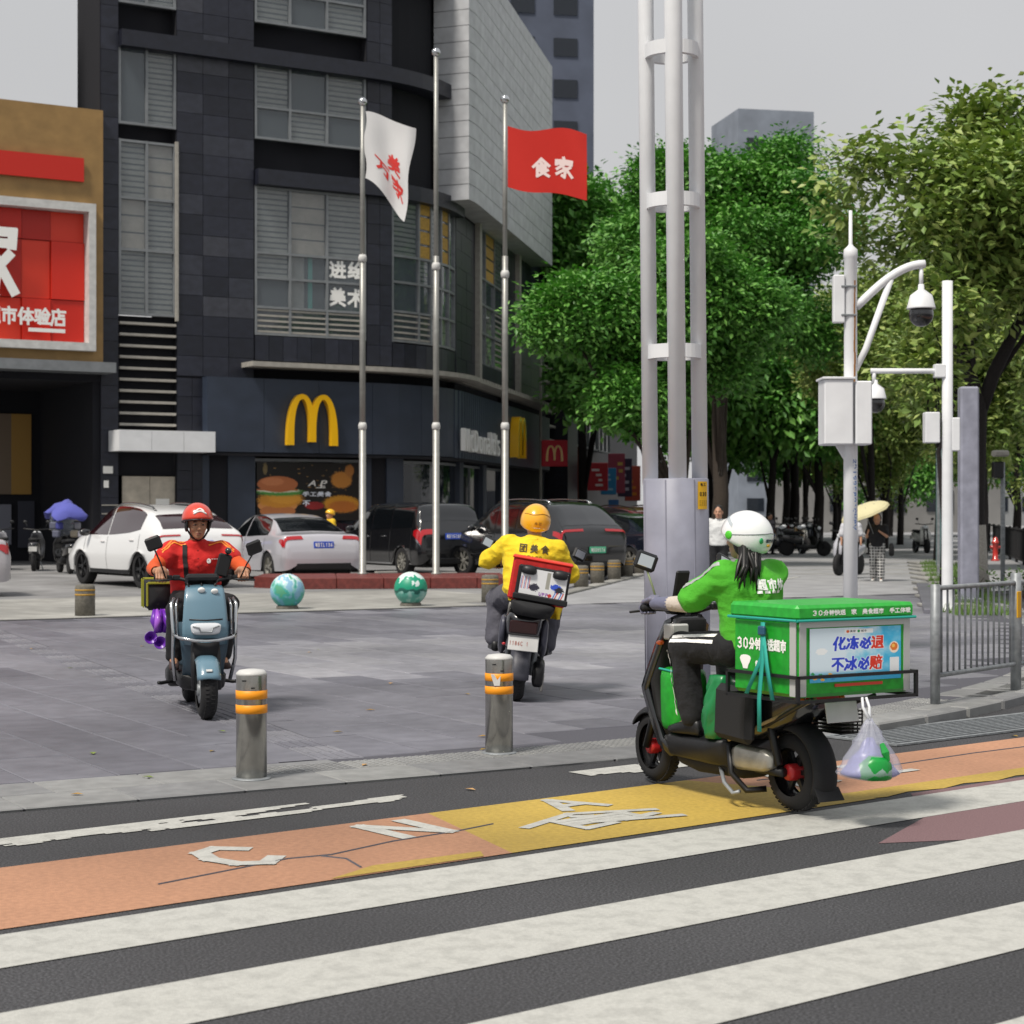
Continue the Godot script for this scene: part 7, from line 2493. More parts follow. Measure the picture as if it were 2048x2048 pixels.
	for s in [-1.0, 1.0]:
		mb = MB.new().smooth()
		mb.tube([V(-1.10, 0.50, 0.03), V(-1.075, 0.56, 0.03 + 0.02 * s), V(-1.06, 0.605, 0.03 + 0.012 * s)], [0.012, 0.007, 0.007], 7)
		part(bag, "handle", mb, mat("dfe2e6", 0.4))
	# bags on the footboard
	var fb := thing("footboard_bag", "bright green square bag standing on the scooter's footboard", "bag", at, yaw)
	mb = MB.new().smooth()
	mb.hull([[0.35, 0.325, 0.63, 0.08, 0.09], [0.32, 0.32, 0.66, 0.11, 0.12], [0.22, 0.32, 0.65, 0.11, 0.12], [0.18, 0.325, 0.62, 0.08, 0.09]], 18, 6.0, Transform3D(), -0.065)
	part(fb, "bag_body", mb, gm)
	mb = MB.new()
	mb.tube([V(0.345, 0.65, -0.17), V(0.18, 0.64, -0.17)], 0.007, 6)
	part(fb, "bag_edge", mb, teal)
	var pb := thing("green_sack", "crumpled dark green plastic sack behind the rider's leg", "bag", at, yaw)
	mb = MB.new().smooth()
	var rings2 := []
	for j in 12:
		var h := j / 11.0
		var ring := []
		for i in 20:
			var a := TAU * i / 20.0
			var r: float = (0.075 + 0.035 * sin(h * PI)) * (1.0 + 0.25 * fn.get_noise_3d(cos(a) * 0.4, h * 0.6, sin(a) * 0.4)) + 0.006 * sin(a * 8.0 + h * 9.0)
			ring.append(V(-0.10 + cos(a) * r * 0.8 - 0.05 * h, 0.32 + 0.33 * h, -0.13 + sin(a) * r * 0.7))
		rings2.append(ring)
	rings2.reverse()
	mb.loft(rings2, true)
	var sackm := mat("1d7a44", 0.3)
	part(pb, "sack_body", mb, sackm)

func green_rider(at: Vector3, yaw: float):
	var t := thing("person", "scooter rider in a bright green shirt, white helmet and striped black trousers", "person", at, yaw)
	var J := {"pelvis": V(-0.24, 0.82, 0), "chest": V(-0.215, 1.09, 0), "neck": V(-0.20, 1.225, 0), "head": V(-0.175, 1.365, 0), "sh": [V(-0.205, 1.168, -0.16), V(-0.205, 1.168, 0.16)], "el": [V(0.0, 1.015, -0.255), V(0.0, 1.015, 0.255)], "wr": [V(0.205, 1.01, -0.285), V(0.205, 1.01, 0.285)], "hip": [V(-0.20, 0.79, -0.09), V(-0.20, 0.79, 0.09)], "kn": [V(0.16, 0.775, -0.145), V(0.16, 0.775, 0.145)], "an": [V(0.09, 0.385, -0.14), V(0.09, 0.385, 0.14)], "toe": [V(0.20, 0.345, -0.15), V(0.20, 0.345, 0.15)]}
	var hb := Basis(Vector3.UP, deg_to_rad(18.0))
	var F := person(t, J, {"k": 0.93, "shirt": cloth("4fb52a"), "trousers": cloth("15161a"), "shoes": M.black, "sleeve": 0.78, "hands": [[V(0.285, 0.983, -0.285), V(0.02, 0.0, 1)], [V(0.285, 0.983, 0.285), V(-0.02, 0.0, 1)]], "glove": Color(0.16, 0.16, 0.22), "head_basis": hb, "hem": -0.05, "sole": 0.316, "seed": 5, "girth": 0.95, "loose": 0.020, "skin": Color(0.45, 0.26, 0.18)})
	# pale sun sleeves over the forearms
	for s in 2:
		var mb := MB.new().smooth()
		mb.tube([J.el[s].lerp(J.sh[s], 0.4), J.el[s], J.el[s].lerp(J.wr[s], 0.55)], [0.052, 0.047, 0.038], 14, false)
		part(t, "sun_sleeve", mb, cloth("cfc4b8"))
		mb = MB.new().smooth()
		mb.tube([J.el[s].lerp(J.wr[s], 0.5), J.wr[s], J.wr[s] + V(0.03, -0.003, 0)], [0.039, 0.034, 0.031], 14, false)
		part(t, "glove_cuff", mb, cloth("6d6f86"))
	# white stripes of the trousers
	for s in 2:
		var sg := -1.0 if s == 0 else 1.0
		var out := V(0.15, 0.35, sg).normalized()
		for d in [0.0, 0.042]:
			part(t, "trouser_stripe", ribbon([V(-0.16, 0.80 + d, 0.12 * sg), V(0.05, 0.80 + d * 0.8, 0.15 * sg), V(0.16, 0.785 + d * 0.6, 0.15 * sg)], 0.020, F.trousers, out), M.letter_white)
		var out2 := V(0.55, 0.0, sg).normalized()
		for d in [0.0, 0.035]:
			part(t, "trouser_stripe", ribbon([V(0.20 - d, 0.76, 0.15 * sg), V(0.165 - d, 0.60, 0.15 * sg), V(0.12 - d, 0.42, 0.14 * sg)], 0.019, F.trousers, out2, 0.012), M.letter_white)
	# grey bands on the sleeves and print on the back
	for s in 2:
		var sg := -1.0 if s == 0 else 1.0
		part(t, "sleeve_band", ribbon([J.sh[s] + V(-0.02, 0.03, 0.02 * sg), J.sh[s].lerp(J.el[s], 0.85) + V(0, 0.02, 0.02 * sg)], 0.022, F.shirt, V(-0.1, 0.8, 0.6 * sg).normalized()), mat("9fa4a0", 0.4))
	var mb := MB.new()
	letters(mb, "超市体", Vector2(0.055, 0.055), 0.012, 0.011, press(F.shirt, V(-0.3, 1.15, -0.05), V(0, 0, 1), V(0, -1, 0), V(1, 0, 0)), 0.012)
	letters(mb, "----", Vector2(0.034, 0.03), 0.012, 0.014, press(F.shirt, V(-0.3, 1.10, -0.06), V(0, 0, 1), V(0, -1, 0), V(1, 0, 0)), 0.012)
	part(t, "back_print", mb, M.letter_white)
	# hair in a loose tail
	mb = MB.new().smooth()
	rng.seed = 77
	for k in 26:
		var z := rng.randf_range(-0.085, 0.02)
		var a := V(-0.275 + rng.randf_range(-0.01, 0.03), 1.30, z)
		var sw := rng.randf_range(-0.06, 0.05)
		mb.tube([V(-0.23, 1.36, z * 0.8), a, V(-0.315 + rng.randf_range(-0.03, 0.02), 1.215, z - 0.03 + sw * 0.4), V(-0.32 + rng.randf_range(-0.04, 0.03), 1.12 + rng.randf_range(-0.04, 0.04), z - 0.05 + sw)], [0.014, 0.015, 0.013, 0.002], 6)
	mb.ball(V(-0.21, 1.335, 0), V(0.085, 0.085, 0.082), 16, 10)
	part(t, "hair", mb, M.hair)
	var h := thing("helmet", "white open face helmet with green roundels worn by the green shirted rider", "helmet", at, yaw)
	var c := V(-0.195, 1.372, 0)
	var hb2 := hb * Basis(Vector3.BACK, 0.08)
	var r := V(0.145, 0.132, 0.122)
	var wm := paint("e6e7e8", 0.3)
	helmet(h, c, hb2, r, func(az): return lerpf(0.22, -0.80, pow(0.5 - 0.5 * cos(az), 0.7)), wm)
	mb = MB.new().smooth()
	var gl := []
	for k in 25:
		var az := lerpf(-2.0, 2.0, k / 24.0)
		gl.append(on_helmet(c, hb2, r, PI + az, 0.18 - 0.08 * absf(az)))
	mb.tube(gl, 0.0022, 6)
	part(h, "shell_seam", mb, M.galv)
	for s in [-1.0, 1.0]:
		mb = MB.new().smooth()
		mb.ball(on_helmet(c, hb2, r, 1.35 * s, 0.02), V(0.022, 0.022, 0.008), 14, 8, hb2)
		part(h, "visor_pivot", mb, mat("4fc12f", 0.4))
	mb = MB.new().smooth()
	var vr := []
	for k in 2:
		var ring := []
		for i in 21:
			var az := lerpf(-1.45, 1.45, i / 20.0)
			ring.append(on_helmet(c, hb2, r * 1.03, az, [1.02, 0.86][k] - 0.55 * pow(absf(az) / 1.45, 2.0)))
		vr.append(ring)
	mb.loft(vr, false, false)
	part(h, "raised_visor", mb, glass("8fa3ad", 0.35))
	mb = MB.new()
	letters(mb, "超市体验", Vector2(0.018, 0.018), 0.003, 0.0035, func(x, y): return on_helmet(c, hb2, r, PI + 0.25 - x / 0.135, -0.05 - y / 0.13))
	part(h, "helmet_print", mb, mat("3a4a58", 0.5))
	mb = MB.new().smooth()
	mb.ball(on_helmet(c, hb2, r, PI + 0.48, -0.12), V(0.006, 0.016, 0.018), 10, 6, hb2)
	part(h, "helmet_mark", mb, mat("1fa05a", 0.4))
	mb = MB.new().smooth()
	mb.ball(on_helmet(c, hb2, r, PI + 0.05, -0.30), V(0.005, 0.008, 0.014), 10, 6, hb2)
	part(h, "helmet_mark", mb, mat("d9a52a", 0.4))

# ---- courier in red, riding towards the photographer
func build_red():
	var at := gp(-2.37, 13.97)
	var yaw := head(0.258, -0.966)
	var t := thing("blue_scooter", "steel blue electric scooter with chrome crash bars ridden towards the kerb", "scooter", at, yaw)
	t.rotation.z = 0.0
	var blue := paint("5c7d8e", 0.35)
	var mb: MB
	moto_wheel(t, V(0.64, 0.21, 0), 0.21, 0.125, M.black, M.galv, 0.04)
	moto_wheel(t, V(-0.62, 0.21, 0), 0.21, 0.125, M.black, M.galv)
	for s in [-1.0, 1.0]:
		mb = MB.new().smooth()
		mb.tube([V(0.64, 0.21, 0.088 * s), V(0.58, 0.42, 0.082 * s), V(0.50, 0.70, 0.07 * s)], [0.02, 0.026, 0.028], 10)
		part(t, "fork_leg", mb, M.black)
	part(t, "front_fender", fender(V(0.64, 0.21, 0), 0.25, 0.085, deg_to_rad(24), deg_to_rad(130), 0.012), blue)
	mb = MB.new()
	mb.cbox(V(0.845, 0.365, 0), V(0.01, 0.02, 0.045), 0.003, Basis(Vector3.BACK, 0.65))
	part(t, "fender_badge", mb, M.white)
	part(t, "rear_fender", fender(V(-0.62, 0.21, 0), 0.26, 0.08, deg_to_rad(50), deg_to_rad(190), 0.01), M.black_matte)
	# front cowl
	mb = MB.new().smooth()
	mb.sheet([[0.44, 0.965, 0.130, 0.01], [0.505, 0.935, 0.142, 0.015], [0.545, 0.84, 0.152, 0.02], [0.575, 0.74, 0.160, 0.025], [0.59, 0.66, 0.166, 0.03], [0.59, 0.60, 0.165, 0.035], [0.565, 0.52, 0.158, 0.04]], 0.05, 14)
	part(t, "front_cowl", mb, blue)
	mb = MB.new().smooth()
	mb.sheet([[0.55, 0.70, 0.185, 0.08], [0.56, 0.60, 0.185, 0.08], [0.53, 0.45, 0.165, 0.06], [0.46, 0.33, 0.15, 0.05], [0.36, 0.24, 0.15, 0.02]], 0.05, 12)
	part(t, "leg_shield", mb, mat("3b4f5c", 0.35))
	mb = MB.new().smooth()
	mb.hull([[0.56, 0.42, 0.58, 0.09, 0.11], [0.62, 0.44, 0.57, 0.08, 0.10]], 14, 4.0)
	part(t, "fork_shroud", mb, M.black_matte)
	mb = MB.new().smooth()
	mb.hull([[0.56, 0.600, 0.695, 0.10, 0.115], [0.605, 0.603, 0.690, 0.10, 0.115], [0.618, 0.615, 0.68, 0.085, 0.10]], 20, 4.0)
	var hl := part(t, "headlight", mb, M.lamp_clear)
	mb = MB.new().smooth()
	mb.tube([V(0.618, 0.668, -0.095), V(0.622, 0.655, -0.05), V(0.624, 0.625, -0.04), V(0.624, 0.625, 0.04), V(0.622, 0.655, 0.05), V(0.618, 0.668, 0.095)], 0.006, 8)
	part(hl, "light_strip", mb, M.galv)
	mb = MB.new().smooth()
	mb.tube([V(0.60, 0.715, -0.12), V(0.606, 0.708, 0.0), V(0.60, 0.715, 0.12)], 0.006, 8)
	part(hl, "headlight_brow", mb, M.black)
	for q in [[0.925, -0.025], [0.915, 0.07]]:
		mb = MB.new().smooth()
		mb.ball(V(0.522, q[0], -q[1]), V(0.012, 0.022, 0.028), 12, 6, Basis(Vector3.BACK, -0.5))
		part(t, "cowl_sticker", mb, M.letter_white)
	# chrome crash bars
	for s in [-1.0, 1.0]:
		mb = MB.new().smooth()
		mb.tube([V(0.40, 0.86, 0.215 * s), V(0.44, 0.82, 0.235 * s), V(0.50, 0.62, 0.225 * s), V(0.46, 0.42, 0.225 * s), V(0.36, 0.26, 0.20 * s)], 0.014, 10)
		part(t, "crash_bar", mb, M.chrome)
		mb = MB.new().smooth()
		mb.tube([V(0.40, 0.86, 0.19 * s), V(0.43, 0.80, 0.20 * s), V(0.49, 0.60, 0.195 * s)], 0.010, 10)
		part(t, "crash_bar", mb, M.chrome)
	mb = MB.new().smooth()
	mb.tube([V(0.50, 0.605, -0.225), V(0.60, 0.585, -0.19), V(0.645, 0.565, -0.08), V(0.65, 0.56, 0.0), V(0.645, 0.565, 0.08), V(0.60, 0.585, 0.19), V(0.50, 0.605, 0.225)], 0.012, 10)
	part(t, "bumper_bar", mb, M.chrome)
	mb = MB.new().smooth()
	mb.hull([[0.40, 0.20, 0.30, 0.12, 0.15], [0.34, 0.18, 0.32, 0.16, 0.18], [-0.05, 0.17, 0.32, 0.16, 0.18], [-0.2, 0.17, 0.34, 0.14, 0.17]], 18, 5.0)
	part(t, "floorboard", mb, M.black)
	mb = MB.new().smooth()
	mb.hull([[-0.08, 0.30, 0.62, 0.12, 0.13], [-0.2, 0.30, 0.70, 0.15, 0.16], [-0.55, 0.36, 0.72, 0.15, 0.16], [-0.85, 0.52, 0.70, 0.10, 0.12]], 18, 4.0)
	part(t, "tail_body", mb, mat("3b4f5c", 0.35))
	mb = MB.new().smooth()
	mb.hull([[-0.02, 0.68, 0.74, 0.09, 0.09], [-0.1, 0.68, 0.765, 0.13, 0.13], [-0.55, 0.70, 0.78, 0.15, 0.14], [-0.75, 0.70, 0.77, 0.11, 0.11]], 16, 3.5)
	part(t, "seat", mb, M.black_matte)
	mb = MB.new().smooth()
	mb.hull([[-0.25, 0.18, 0.30, 0.05, 0.05], [-0.32, 0.15, 0.33, 0.06, 0.06], [-0.62, 0.17, 0.28, 0.05, 0.05]], 14, 4.0, Transform3D(), 0.15)
	part(t, "motor_cover", mb, M.black)
	for s in [-1.0, 1.0]:
		mb = MB.new().smooth()
		mb.tube([V(-0.08, 0.22, 0.15 * s), V(-0.09, 0.20, 0.27 * s), V(-0.06, 0.205, 0.29 * s)], 0.014, 8)
		part(t, "foot_peg", mb, M.black)
	steering(t, V(0.46, 0.86, 0), 0.36, 1.01, 0.35, [[V(0.42, 1.235, 0.36), -0.3], [V(0.42, 1.20, -0.37), --0.3]], M.black)
	mb = MB.new()
	mb.cbox(V(0.40, 1.0, 0.01), V(0.14, 0.05, 0.24), 0.016, Basis(Vector3.BACK, 0.35))
	part(t, "dashboard", mb, M.black)
	mb = MB.new()
	mb.cbox(V(0.36, 1.10, -0.15), V(0.03, 0.17, 0.10), 0.012, Basis(Vector3.RIGHT, -0.25))
	part(t, "phone_holder", mb, M.black)
	mb = MB.new().smooth()
	mb.ball(V(0.38, 1.205, -0.185), V(0.03, 0.026, 0.026), 12, 8)
	part(t, "camera_ball", mb, M.black_gloss)
	for k in 3:
		mb = MB.new().smooth()
		mb.tube([V(0.36, 0.99, 0.1 - k * 0.09), V(0.47, 0.965, 0.12 - k * 0.1), V(0.44, 0.90, 0.08 - k * 0.07)], 0.006, 7)
		part(t, "cable", mb, M.black)
	mb = MB.new()
	mb.tube([V(-0.85, 0.74, -0.3), V(-0.85, 0.74, 0.34)], 0.01, 6)
	mb.tube([V(-0.45, 0.74, -0.3), V(-0.45, 0.74, 0.34)], 0.01, 6)
	part(t, "rear_rack", mb, M.black)
	# bags slung at its side
	var bg := thing("side_bag", "black side bag with yellow straps slung on the blue scooter", "bag", at, yaw)
	mb = MB.new().smooth()
	mb.hull([[-0.85, 0.76, 0.96, 0.08, 0.09], [-0.82, 0.74, 0.97, 0.11, 0.11], [-0.42, 0.74, 0.97, 0.11, 0.11], [-0.38, 0.76, 0.96, 0.08, 0.09]], 18, 6.0, Transform3D(), 0.26)
	part(bg, "bag_body", mb, M.black_matte)
	for x in [-0.70, -0.52]:
		mb = MB.new()
		for q in [[0.26, 0.972, 0.21, 0.012], [0.373, 0.86, 0.012, 0.22]]: mb.cbox(V(x, q[1], q[0]), V(0.014, q[3], q[2]), 0.003)
		part(bg, "yellow_strap", mb, mat("8f8f24", 0.7))
	mb = MB.new()
	mb.cbox(V(-0.374, 0.945, 0.26), V(0.012, 0.018, 0.18), 0.003)
	mb.cbox(V(-0.380, 0.855, 0.352), V(0.012, 0.18, 0.016), 0.003)
	part(bg, "yellow_edge", mb, mat("8f8f24", 0.7))
	var pu := thing("purple_streamer", "crinkled purple plastic streamers hanging below the side bag", "streamer", at, yaw)
	rng.seed = 8
	var pm := mat("6a2aa8", 0.35)
	for k in 9:
		mb = MB.new().smooth()
		var z := 0.17 + rng.randf_range(0, 0.14)
		mb.tube([V(-0.36, 0.74, z), V(-0.33 + rng.randf_range(-0.03, 0.05), 0.66, z + rng.randf_range(-0.03, 0.03)), V(-0.33, 0.57, z + rng.randf_range(-0.03, 0.03))], [0.012, 0.032, 0.02], 7)
		part(pu, "streamer", mb, pm if k % 3 else mat("a45fd0", 0.3))
	for q in [[0.33, 0.53], [0.26, 0.49]]:
		mb = MB.new().smooth()
		mb.lathe([[0.02, -0.06], [0.03, -0.03], [0.045, 0.02], [0.05, 0.03], [0.044, 0.028], [0.0, -0.03]], 16, Transform3D(Basis(Vector3.BACK, -PI / 2), V(-0.33, q[1], q[0])), false)
		part(pu, "cup", mb, pm)
	red_rider(at, yaw)

func red_rider(at: Vector3, yaw: float):
	var t := thing("person", "scooter rider in a red shirt with orange sleeves and a red helmet", "person", at, yaw)
	var J := {"pelvis": V(-0.24, 0.85, 0), "chest": V(-0.15, 1.11, 0), "neck": V(-0.10, 1.255, 0), "head": V(-0.055, 1.405, 0), "sh": [V(-0.12, 1.195, -0.185), V(-0.12, 1.195, 0.185)], "el": [V(0.03, 1.07, -0.335), V(0.03, 1.07, 0.335)], "wr": [V(0.24, 1.045, -0.335), V(0.24, 1.055, 0.33)], "hip": [V(-0.18, 0.82, -0.095), V(-0.18, 0.82, 0.095)], "kn": [V(0.20, 0.80, -0.20), V(0.20, 0.76, 0.17)], "an": [V(0.12, 0.40, -0.17), V(0.12, 0.40, 0.19)], "toe": [V(0.25, 0.355, -0.18), V(0.25, 0.355, 0.20)]}
	var hb := Basis(Vector3.BACK, -0.08) * Basis(Vector3.UP, deg_to_rad(4.0))
	var F := person(t, J, {"k": 0.98, "shirt": cloth("cf1f1c"), "trousers": cloth("17181b"), "shoes": mat("3a2a28", 0.7), "sleeve": 0.42, "hands": [[V(0.315, 1.014, -0.30), V(0.0, 0.0, 1)], [V(0.315, 1.014, 0.30), V(0.0, 0.0, 1)]], "head_basis": hb, "hem": -0.02, "sole": 0.322, "seed": 13, "head_k": 0.98, "skin": Color(0.42, 0.215, 0.125)})
	# orange sun sleeves
	for s in 2:
		var mb := MB.new().smooth()
		mb.tube([J.sh[s].lerp(J.el[s], 0.3), J.sh[s].lerp(J.el[s], 0.85), J.el[s].lerp(J.wr[s], 0.12), J.el[s].lerp(J.wr[s], 0.55), J.wr[s].lerp(J.el[s], 0.1)], [0.06, 0.057, 0.055, 0.048, 0.036], 16, false)
		part(t, "sun_sleeve", mb, cloth("d8541e"))
		mb = MB.new().smooth()
		mb.ball(J.sh[s].lerp(J.el[s], 0.85) + V(0.045, 0.0, 0.02 * (s * 2 - 1)), V(0.02, 0.03, 0.03), 10, 6)
		part(t, "sleeve_print", mb, mat("8a84c8", 0.6))
	# orange shoulder stripes, black strap, white chest mark
	for s in 2:
		var sg := -1.0 if s == 0 else 1.0
		for d in [0.0, 0.03]:
			part(t, "shoulder_stripe", ribbon([V(-0.10 + d, 1.24, 0.085 * sg), V(-0.11 + d, 1.225, 0.17 * sg), J.sh[s].lerp(J.el[s], 0.45) + V(0.02 + d * 0.8, 0.0, 0)], 0.011, F.shirt, V(0.35, 0.85, 0.25 * sg).normalized()), mat("ee8a2a", 0.6))
	part(t, "shoulder_strap", ribbon([V(-0.10, 1.24, 0.095), V(-0.05, 1.15, 0.10), V(-0.05, 1.0, 0.085), V(-0.05, 0.90, 0.07)], 0.034, F.shirt, V(1, 0.1, 0), 0.009), M.black_matte)
	var mb := MB.new()
	letters(mb, "O", Vector2(0.022, 0.026), 0.006, 0.014, press(F.shirt, V(0.0, 1.135, -0.07), V(0, 0, -1), V(0, -1, 0), V(-1, 0, 0)), 0.008)
	letters(mb, "---", Vector2(0.016, 0.012), 0.003, 0.005, press(F.shirt, V(0.0, 1.143, -0.10), V(0, 0, -1), V(0, -1, 0), V(-1, 0, 0)), 0.008)
	part(t, "chest_print", mb, M.letter_white)
	mb = MB.new()
	for k in 3: mb.cbox(F.shirt.hit(V(0.3, 1.20 - k * 0.06, 0.0), V(-1, 0, 0), 0.002), V(0.006, 0.012, 0.012), 0.002)
	part(t, "buttons", mb, mat("8a1614", 0.5))
	var h := thing("helmet", "orange red half helmet with a white badge worn by the red shirted rider", "helmet", at, yaw)
	var c := V(-0.06, 1.437, 0)
	var hb2 := hb * Basis(Vector3.BACK, 0.02)
	var r := V(0.142, 0.128, 0.118)
	helmet(h, c, hb2, r, func(az): return lerpf(0.06, -0.30, 0.5 - 0.5 * cos(az)), paint("d2381c", 0.3))
	mb = MB.new().smooth()
	var rim := []
	for k in 41:
		var az := TAU * k / 40.0
		rim.append(on_helmet(c, hb2, r, az, lerpf(0.06, -0.30, 0.5 - 0.5 * cos(az)), 0.99))
	mb.tube(rim, 0.006, 8)
	part(h, "rim_trim", mb, M.black)
	mb = MB.new().smooth()
	for q in [[-0.32, 0.55, 0.32, 0.55], [-0.45, 0.38, 0.45, 0.38]]:
		var arc := []
		for k in 11: arc.append(on_helmet(c, hb2, r, lerpf(q[0], q[2], k / 10.0), q[1] + 0.18 * sin(PI * k / 10.0), 1.01))
		mb.tube(arc, 0.007, 6)
	part(h, "white_badge", mb, M.letter_white)
	for s in [-1.0, 1.0]:
		mb = MB.new().smooth()
		mb.tube([on_helmet(c, hb2, r, 0.95 * s, -0.05, 0.96), c + hb2 * V(0.03, -0.075, 0.082 * s), c + hb2 * V(0.035, -0.135, 0.045 * s), c + hb2 * V(0.045, -0.155, 0.0)], 0.008, 8)
		part(h, "chin_strap", mb, M.black)
		mb = MB.new().smooth()
		mb.ball(c + hb2 * V(0.0, -0.05, 0.084 * s), V(0.035, 0.045, 0.014), 12, 8, hb2)
		part(h, "ear_pad", mb, M.black)

# ---- courier in yellow, riding away
func build_yellow():
	var at := gp(0.045, 15.25)
	var yaw := head(0.02, 1.0)
	var lean := deg_to_rad(6.0)
	var root := Basis(Vector3.UP, yaw) * Basis(Vector3.RIGHT, lean)
	var t := thing("dark_scooter", "dark grey scooter leaning into a turn, seen from behind, with a white plate", "scooter", at)
	t.basis = root
	var mb: MB
	moto_wheel(t, V(-0.60, 0.205, 0), 0.205, 0.11, M.black, M.galv)
	moto_wheel(t, V(0.62, 0.205, 0), 0.205, 0.10, M.black, M.galv, 0.15)
	part(t, "rear_fender", fender(V(-0.60, 0.205, 0), 0.25, 0.08, deg_to_rad(60), deg_to_rad(185), 0.01), mat("3c3d46", 0.5))
	part(t, "front_fender", fender(V(0.62, 0.205, 0), 0.24, 0.07, deg_to_rad(30), deg_to_rad(150)), M.black)
	for s in [-1.0, 1.0]:
		mb = MB.new().smooth()
		mb.tube([V(0.62, 0.205, 0.08 * s), V(0.46, 0.75, 0.06 * s)], 0.022, 8)
		part(t, "fork_leg", mb, M.black)
		mb = MB.new().smooth()
		mb.tube([V(-0.60, 0.21, 0.10 * s), V(-0.52, 0.55, 0.12 * s)], 0.02, 8)
		part(t, "shock_absorber", mb, M.galv)
		mb = MB.new().smooth()
		mb.tube([V(-0.74, 0.66, 0.13 * s), V(-0.80, 0.74, 0.125 * s), V(-0.82, 0.78, 0.12 * s)], 0.012, 8)
		part(t, "grab_rail", mb, M.alloy)
	mb = MB.new().smooth()
	mb.sheet([[0.42, 0.92, 0.10, 0.02], [0.50, 0.72, 0.20, 0.05], [0.50, 0.45, 0.22, 0.06], [0.40, 0.24, 0.18, 0.03]], 0.05, 10)
	part(t, "leg_shield", mb, mat("2b2c33", 0.35))
	mb = MB.new().smooth()
	mb.hull([[0.40, 0.20, 0.31, 0.14, 0.18], [-0.1, 0.18, 0.32, 0.16, 0.20], [-0.25, 0.18, 0.34, 0.14, 0.18]], 16, 5.0)
	part(t, "floorboard", mb, M.black)
	mb = MB.new().smooth()
	mb.hull([[-0.08, 0.32, 0.62, 0.12, 0.13], [-0.25, 0.30, 0.70, 0.16, 0.17], [-0.60, 0.40, 0.72, 0.15, 0.17], [-0.82, 0.50, 0.72, 0.12, 0.15], [-0.90, 0.56, 0.70, 0.09, 0.12]], 18, 4.0)
	part(t, "tail_body", mb, M.black_gloss)
	for s in [-1.0, 1.0]:
		mb = MB.new().smooth()
		mb.hull([[-0.15, 0.36, 0.60, 0.03, 0.03], [-0.35, 0.34, 0.66, 0.035, 0.035], [-0.75, 0.48, 0.66, 0.02, 0.02]], 12, 3.0, Transform3D(), 0.165 * s)
		part(t, "side_fairing", mb, mat("4a4b57", 0.35))
	mb = MB.new().smooth()
	mb.hull([[-0.05, 0.70, 0.76, 0.10, 0.10], [-0.15, 0.69, 0.78, 0.14, 0.14], [-0.6, 0.71, 0.79, 0.15, 0.14], [-0.85, 0.71, 0.78, 0.12, 0.11]], 16, 3.5)
	part(t, "seat", mb, M.black_matte)
	mb = MB.new()
	mb.cbox(V(-0.91, 0.60, 0.0), V(0.03, 0.10, 0.22), 0.01)
	part(t, "tail_light", mb, mat("2a1416", 0.3))
	mb = MB.new()
	mb.cbox(V(-0.955, 0.48, 0.01), V(0.008, 0.118, 0.235), 0.004, Basis(Vector3.BACK, -0.15))
	var pl := part(t, "licence_plate", mb, M.white)
	mb = MB.new()
	letters(mb, "1186C41", Vector2(0.018, 0.034), 0.004, 0.004, func(x, y): return V(-0.9605 - 0.15 * (y - 0.015), 0.495 - y, -0.10 + x))
	part(pl, "plate_print", mb, mat("a8685c", 0.6))
	mb = MB.new()
	mb.cbox(V(-0.958, 0.545, 0.01), V(0.012, 0.012, 0.24), 0.003)
	part(pl, "plate_frame", mb, M.black)
	mb = MB.new().smooth()
	mb.ball(V(-0.90, 0.46, -0.14), V(0.012, 0.012, 0.016), 8, 6)
	part(t, "reflector", mb, M.lamp_red)
	mb = MB.new().smooth()
	mb.hull([[-0.40, 0.14, 0.30, 0.04, 0.04], [-0.46, 0.12, 0.34, 0.05, 0.05], [-0.70, 0.13, 0.32, 0.045, 0.045], [-0.74, 0.17, 0.28, 0.03, 0.03]], 14, 4.0, Transform3D(), 0.15)
	part(t, "exhaust_box", mb, M.black)
	mb = MB.new().smooth()
	mb.tube([V(-0.45, 0.30, 0.17), V(-0.66, 0.22, 0.19), V(-0.70, 0.10, 0.185)], 0.012, 8)
	part(t, "stand", mb, M.alloy)
	steering(t, V(0.46, 0.82, 0), 0.36, 1.02, 0.35, [[V(0.42, 1.17, -0.38), -0.35], [V(0.42, 1.15, 0.40), 0.35]], M.black)
	# red top box with a black and white tray strapped to it
	var bx := thing("red_top_box", "red delivery box with a black stickered tray strapped behind the yellow rider", "delivery box", at)
	bx.basis = root * Basis(Vector3.RIGHT, deg_to_rad(4.0))
	mb = MB.new()
	mb.cbox(V(-0.66, 0.965, 0.02), V(0.40, 0.34, 0.46), 0.02)
	part(bx, "box_body", mb, grain(mat("c9201c", 0.5), T.blot, 3.0, false))
	mb = MB.new()
	mb.cbox(V(-0.66, 1.13, 0.02), V(0.42, 0.02, 0.48), 0.008)
	part(bx, "lid_edge", mb, mat("d8301f", 0.5))
	mb = MB.new()
	mb.cbox(V(-0.885, 0.95, 0.045), V(0.05, 0.26, 0.41), 0.012)
	part(bx, "tray", mb, M.black)
	var im := Image.create(320, 200, false, Image.FORMAT_RGB8)
	im.fill(Color("d9dadb"))
	rng.seed = 21
	for k in 8:
		im.fill_rect(Rect2i(6 + k * 8, 60, 4, 90), [Color("3b4fa5"), Color("c53a3a"), Color("d9dadb")][k % 3])
	disc(im, Vector2(100, 130), Vector2(34, 26), Color("2c2a3a"), 0.5, 4)
	im.fill_rect(Rect2i(178, 10, 26, 120), Color("9b9a90"))
	disc(im, Vector2(250, 108), Vector2(38, 24), Color("2e4fc0"), 0.4, 5)
	disc(im, Vector2(275, 126), Vector2(30, 24), Color("23242c"), 0.5, 6)
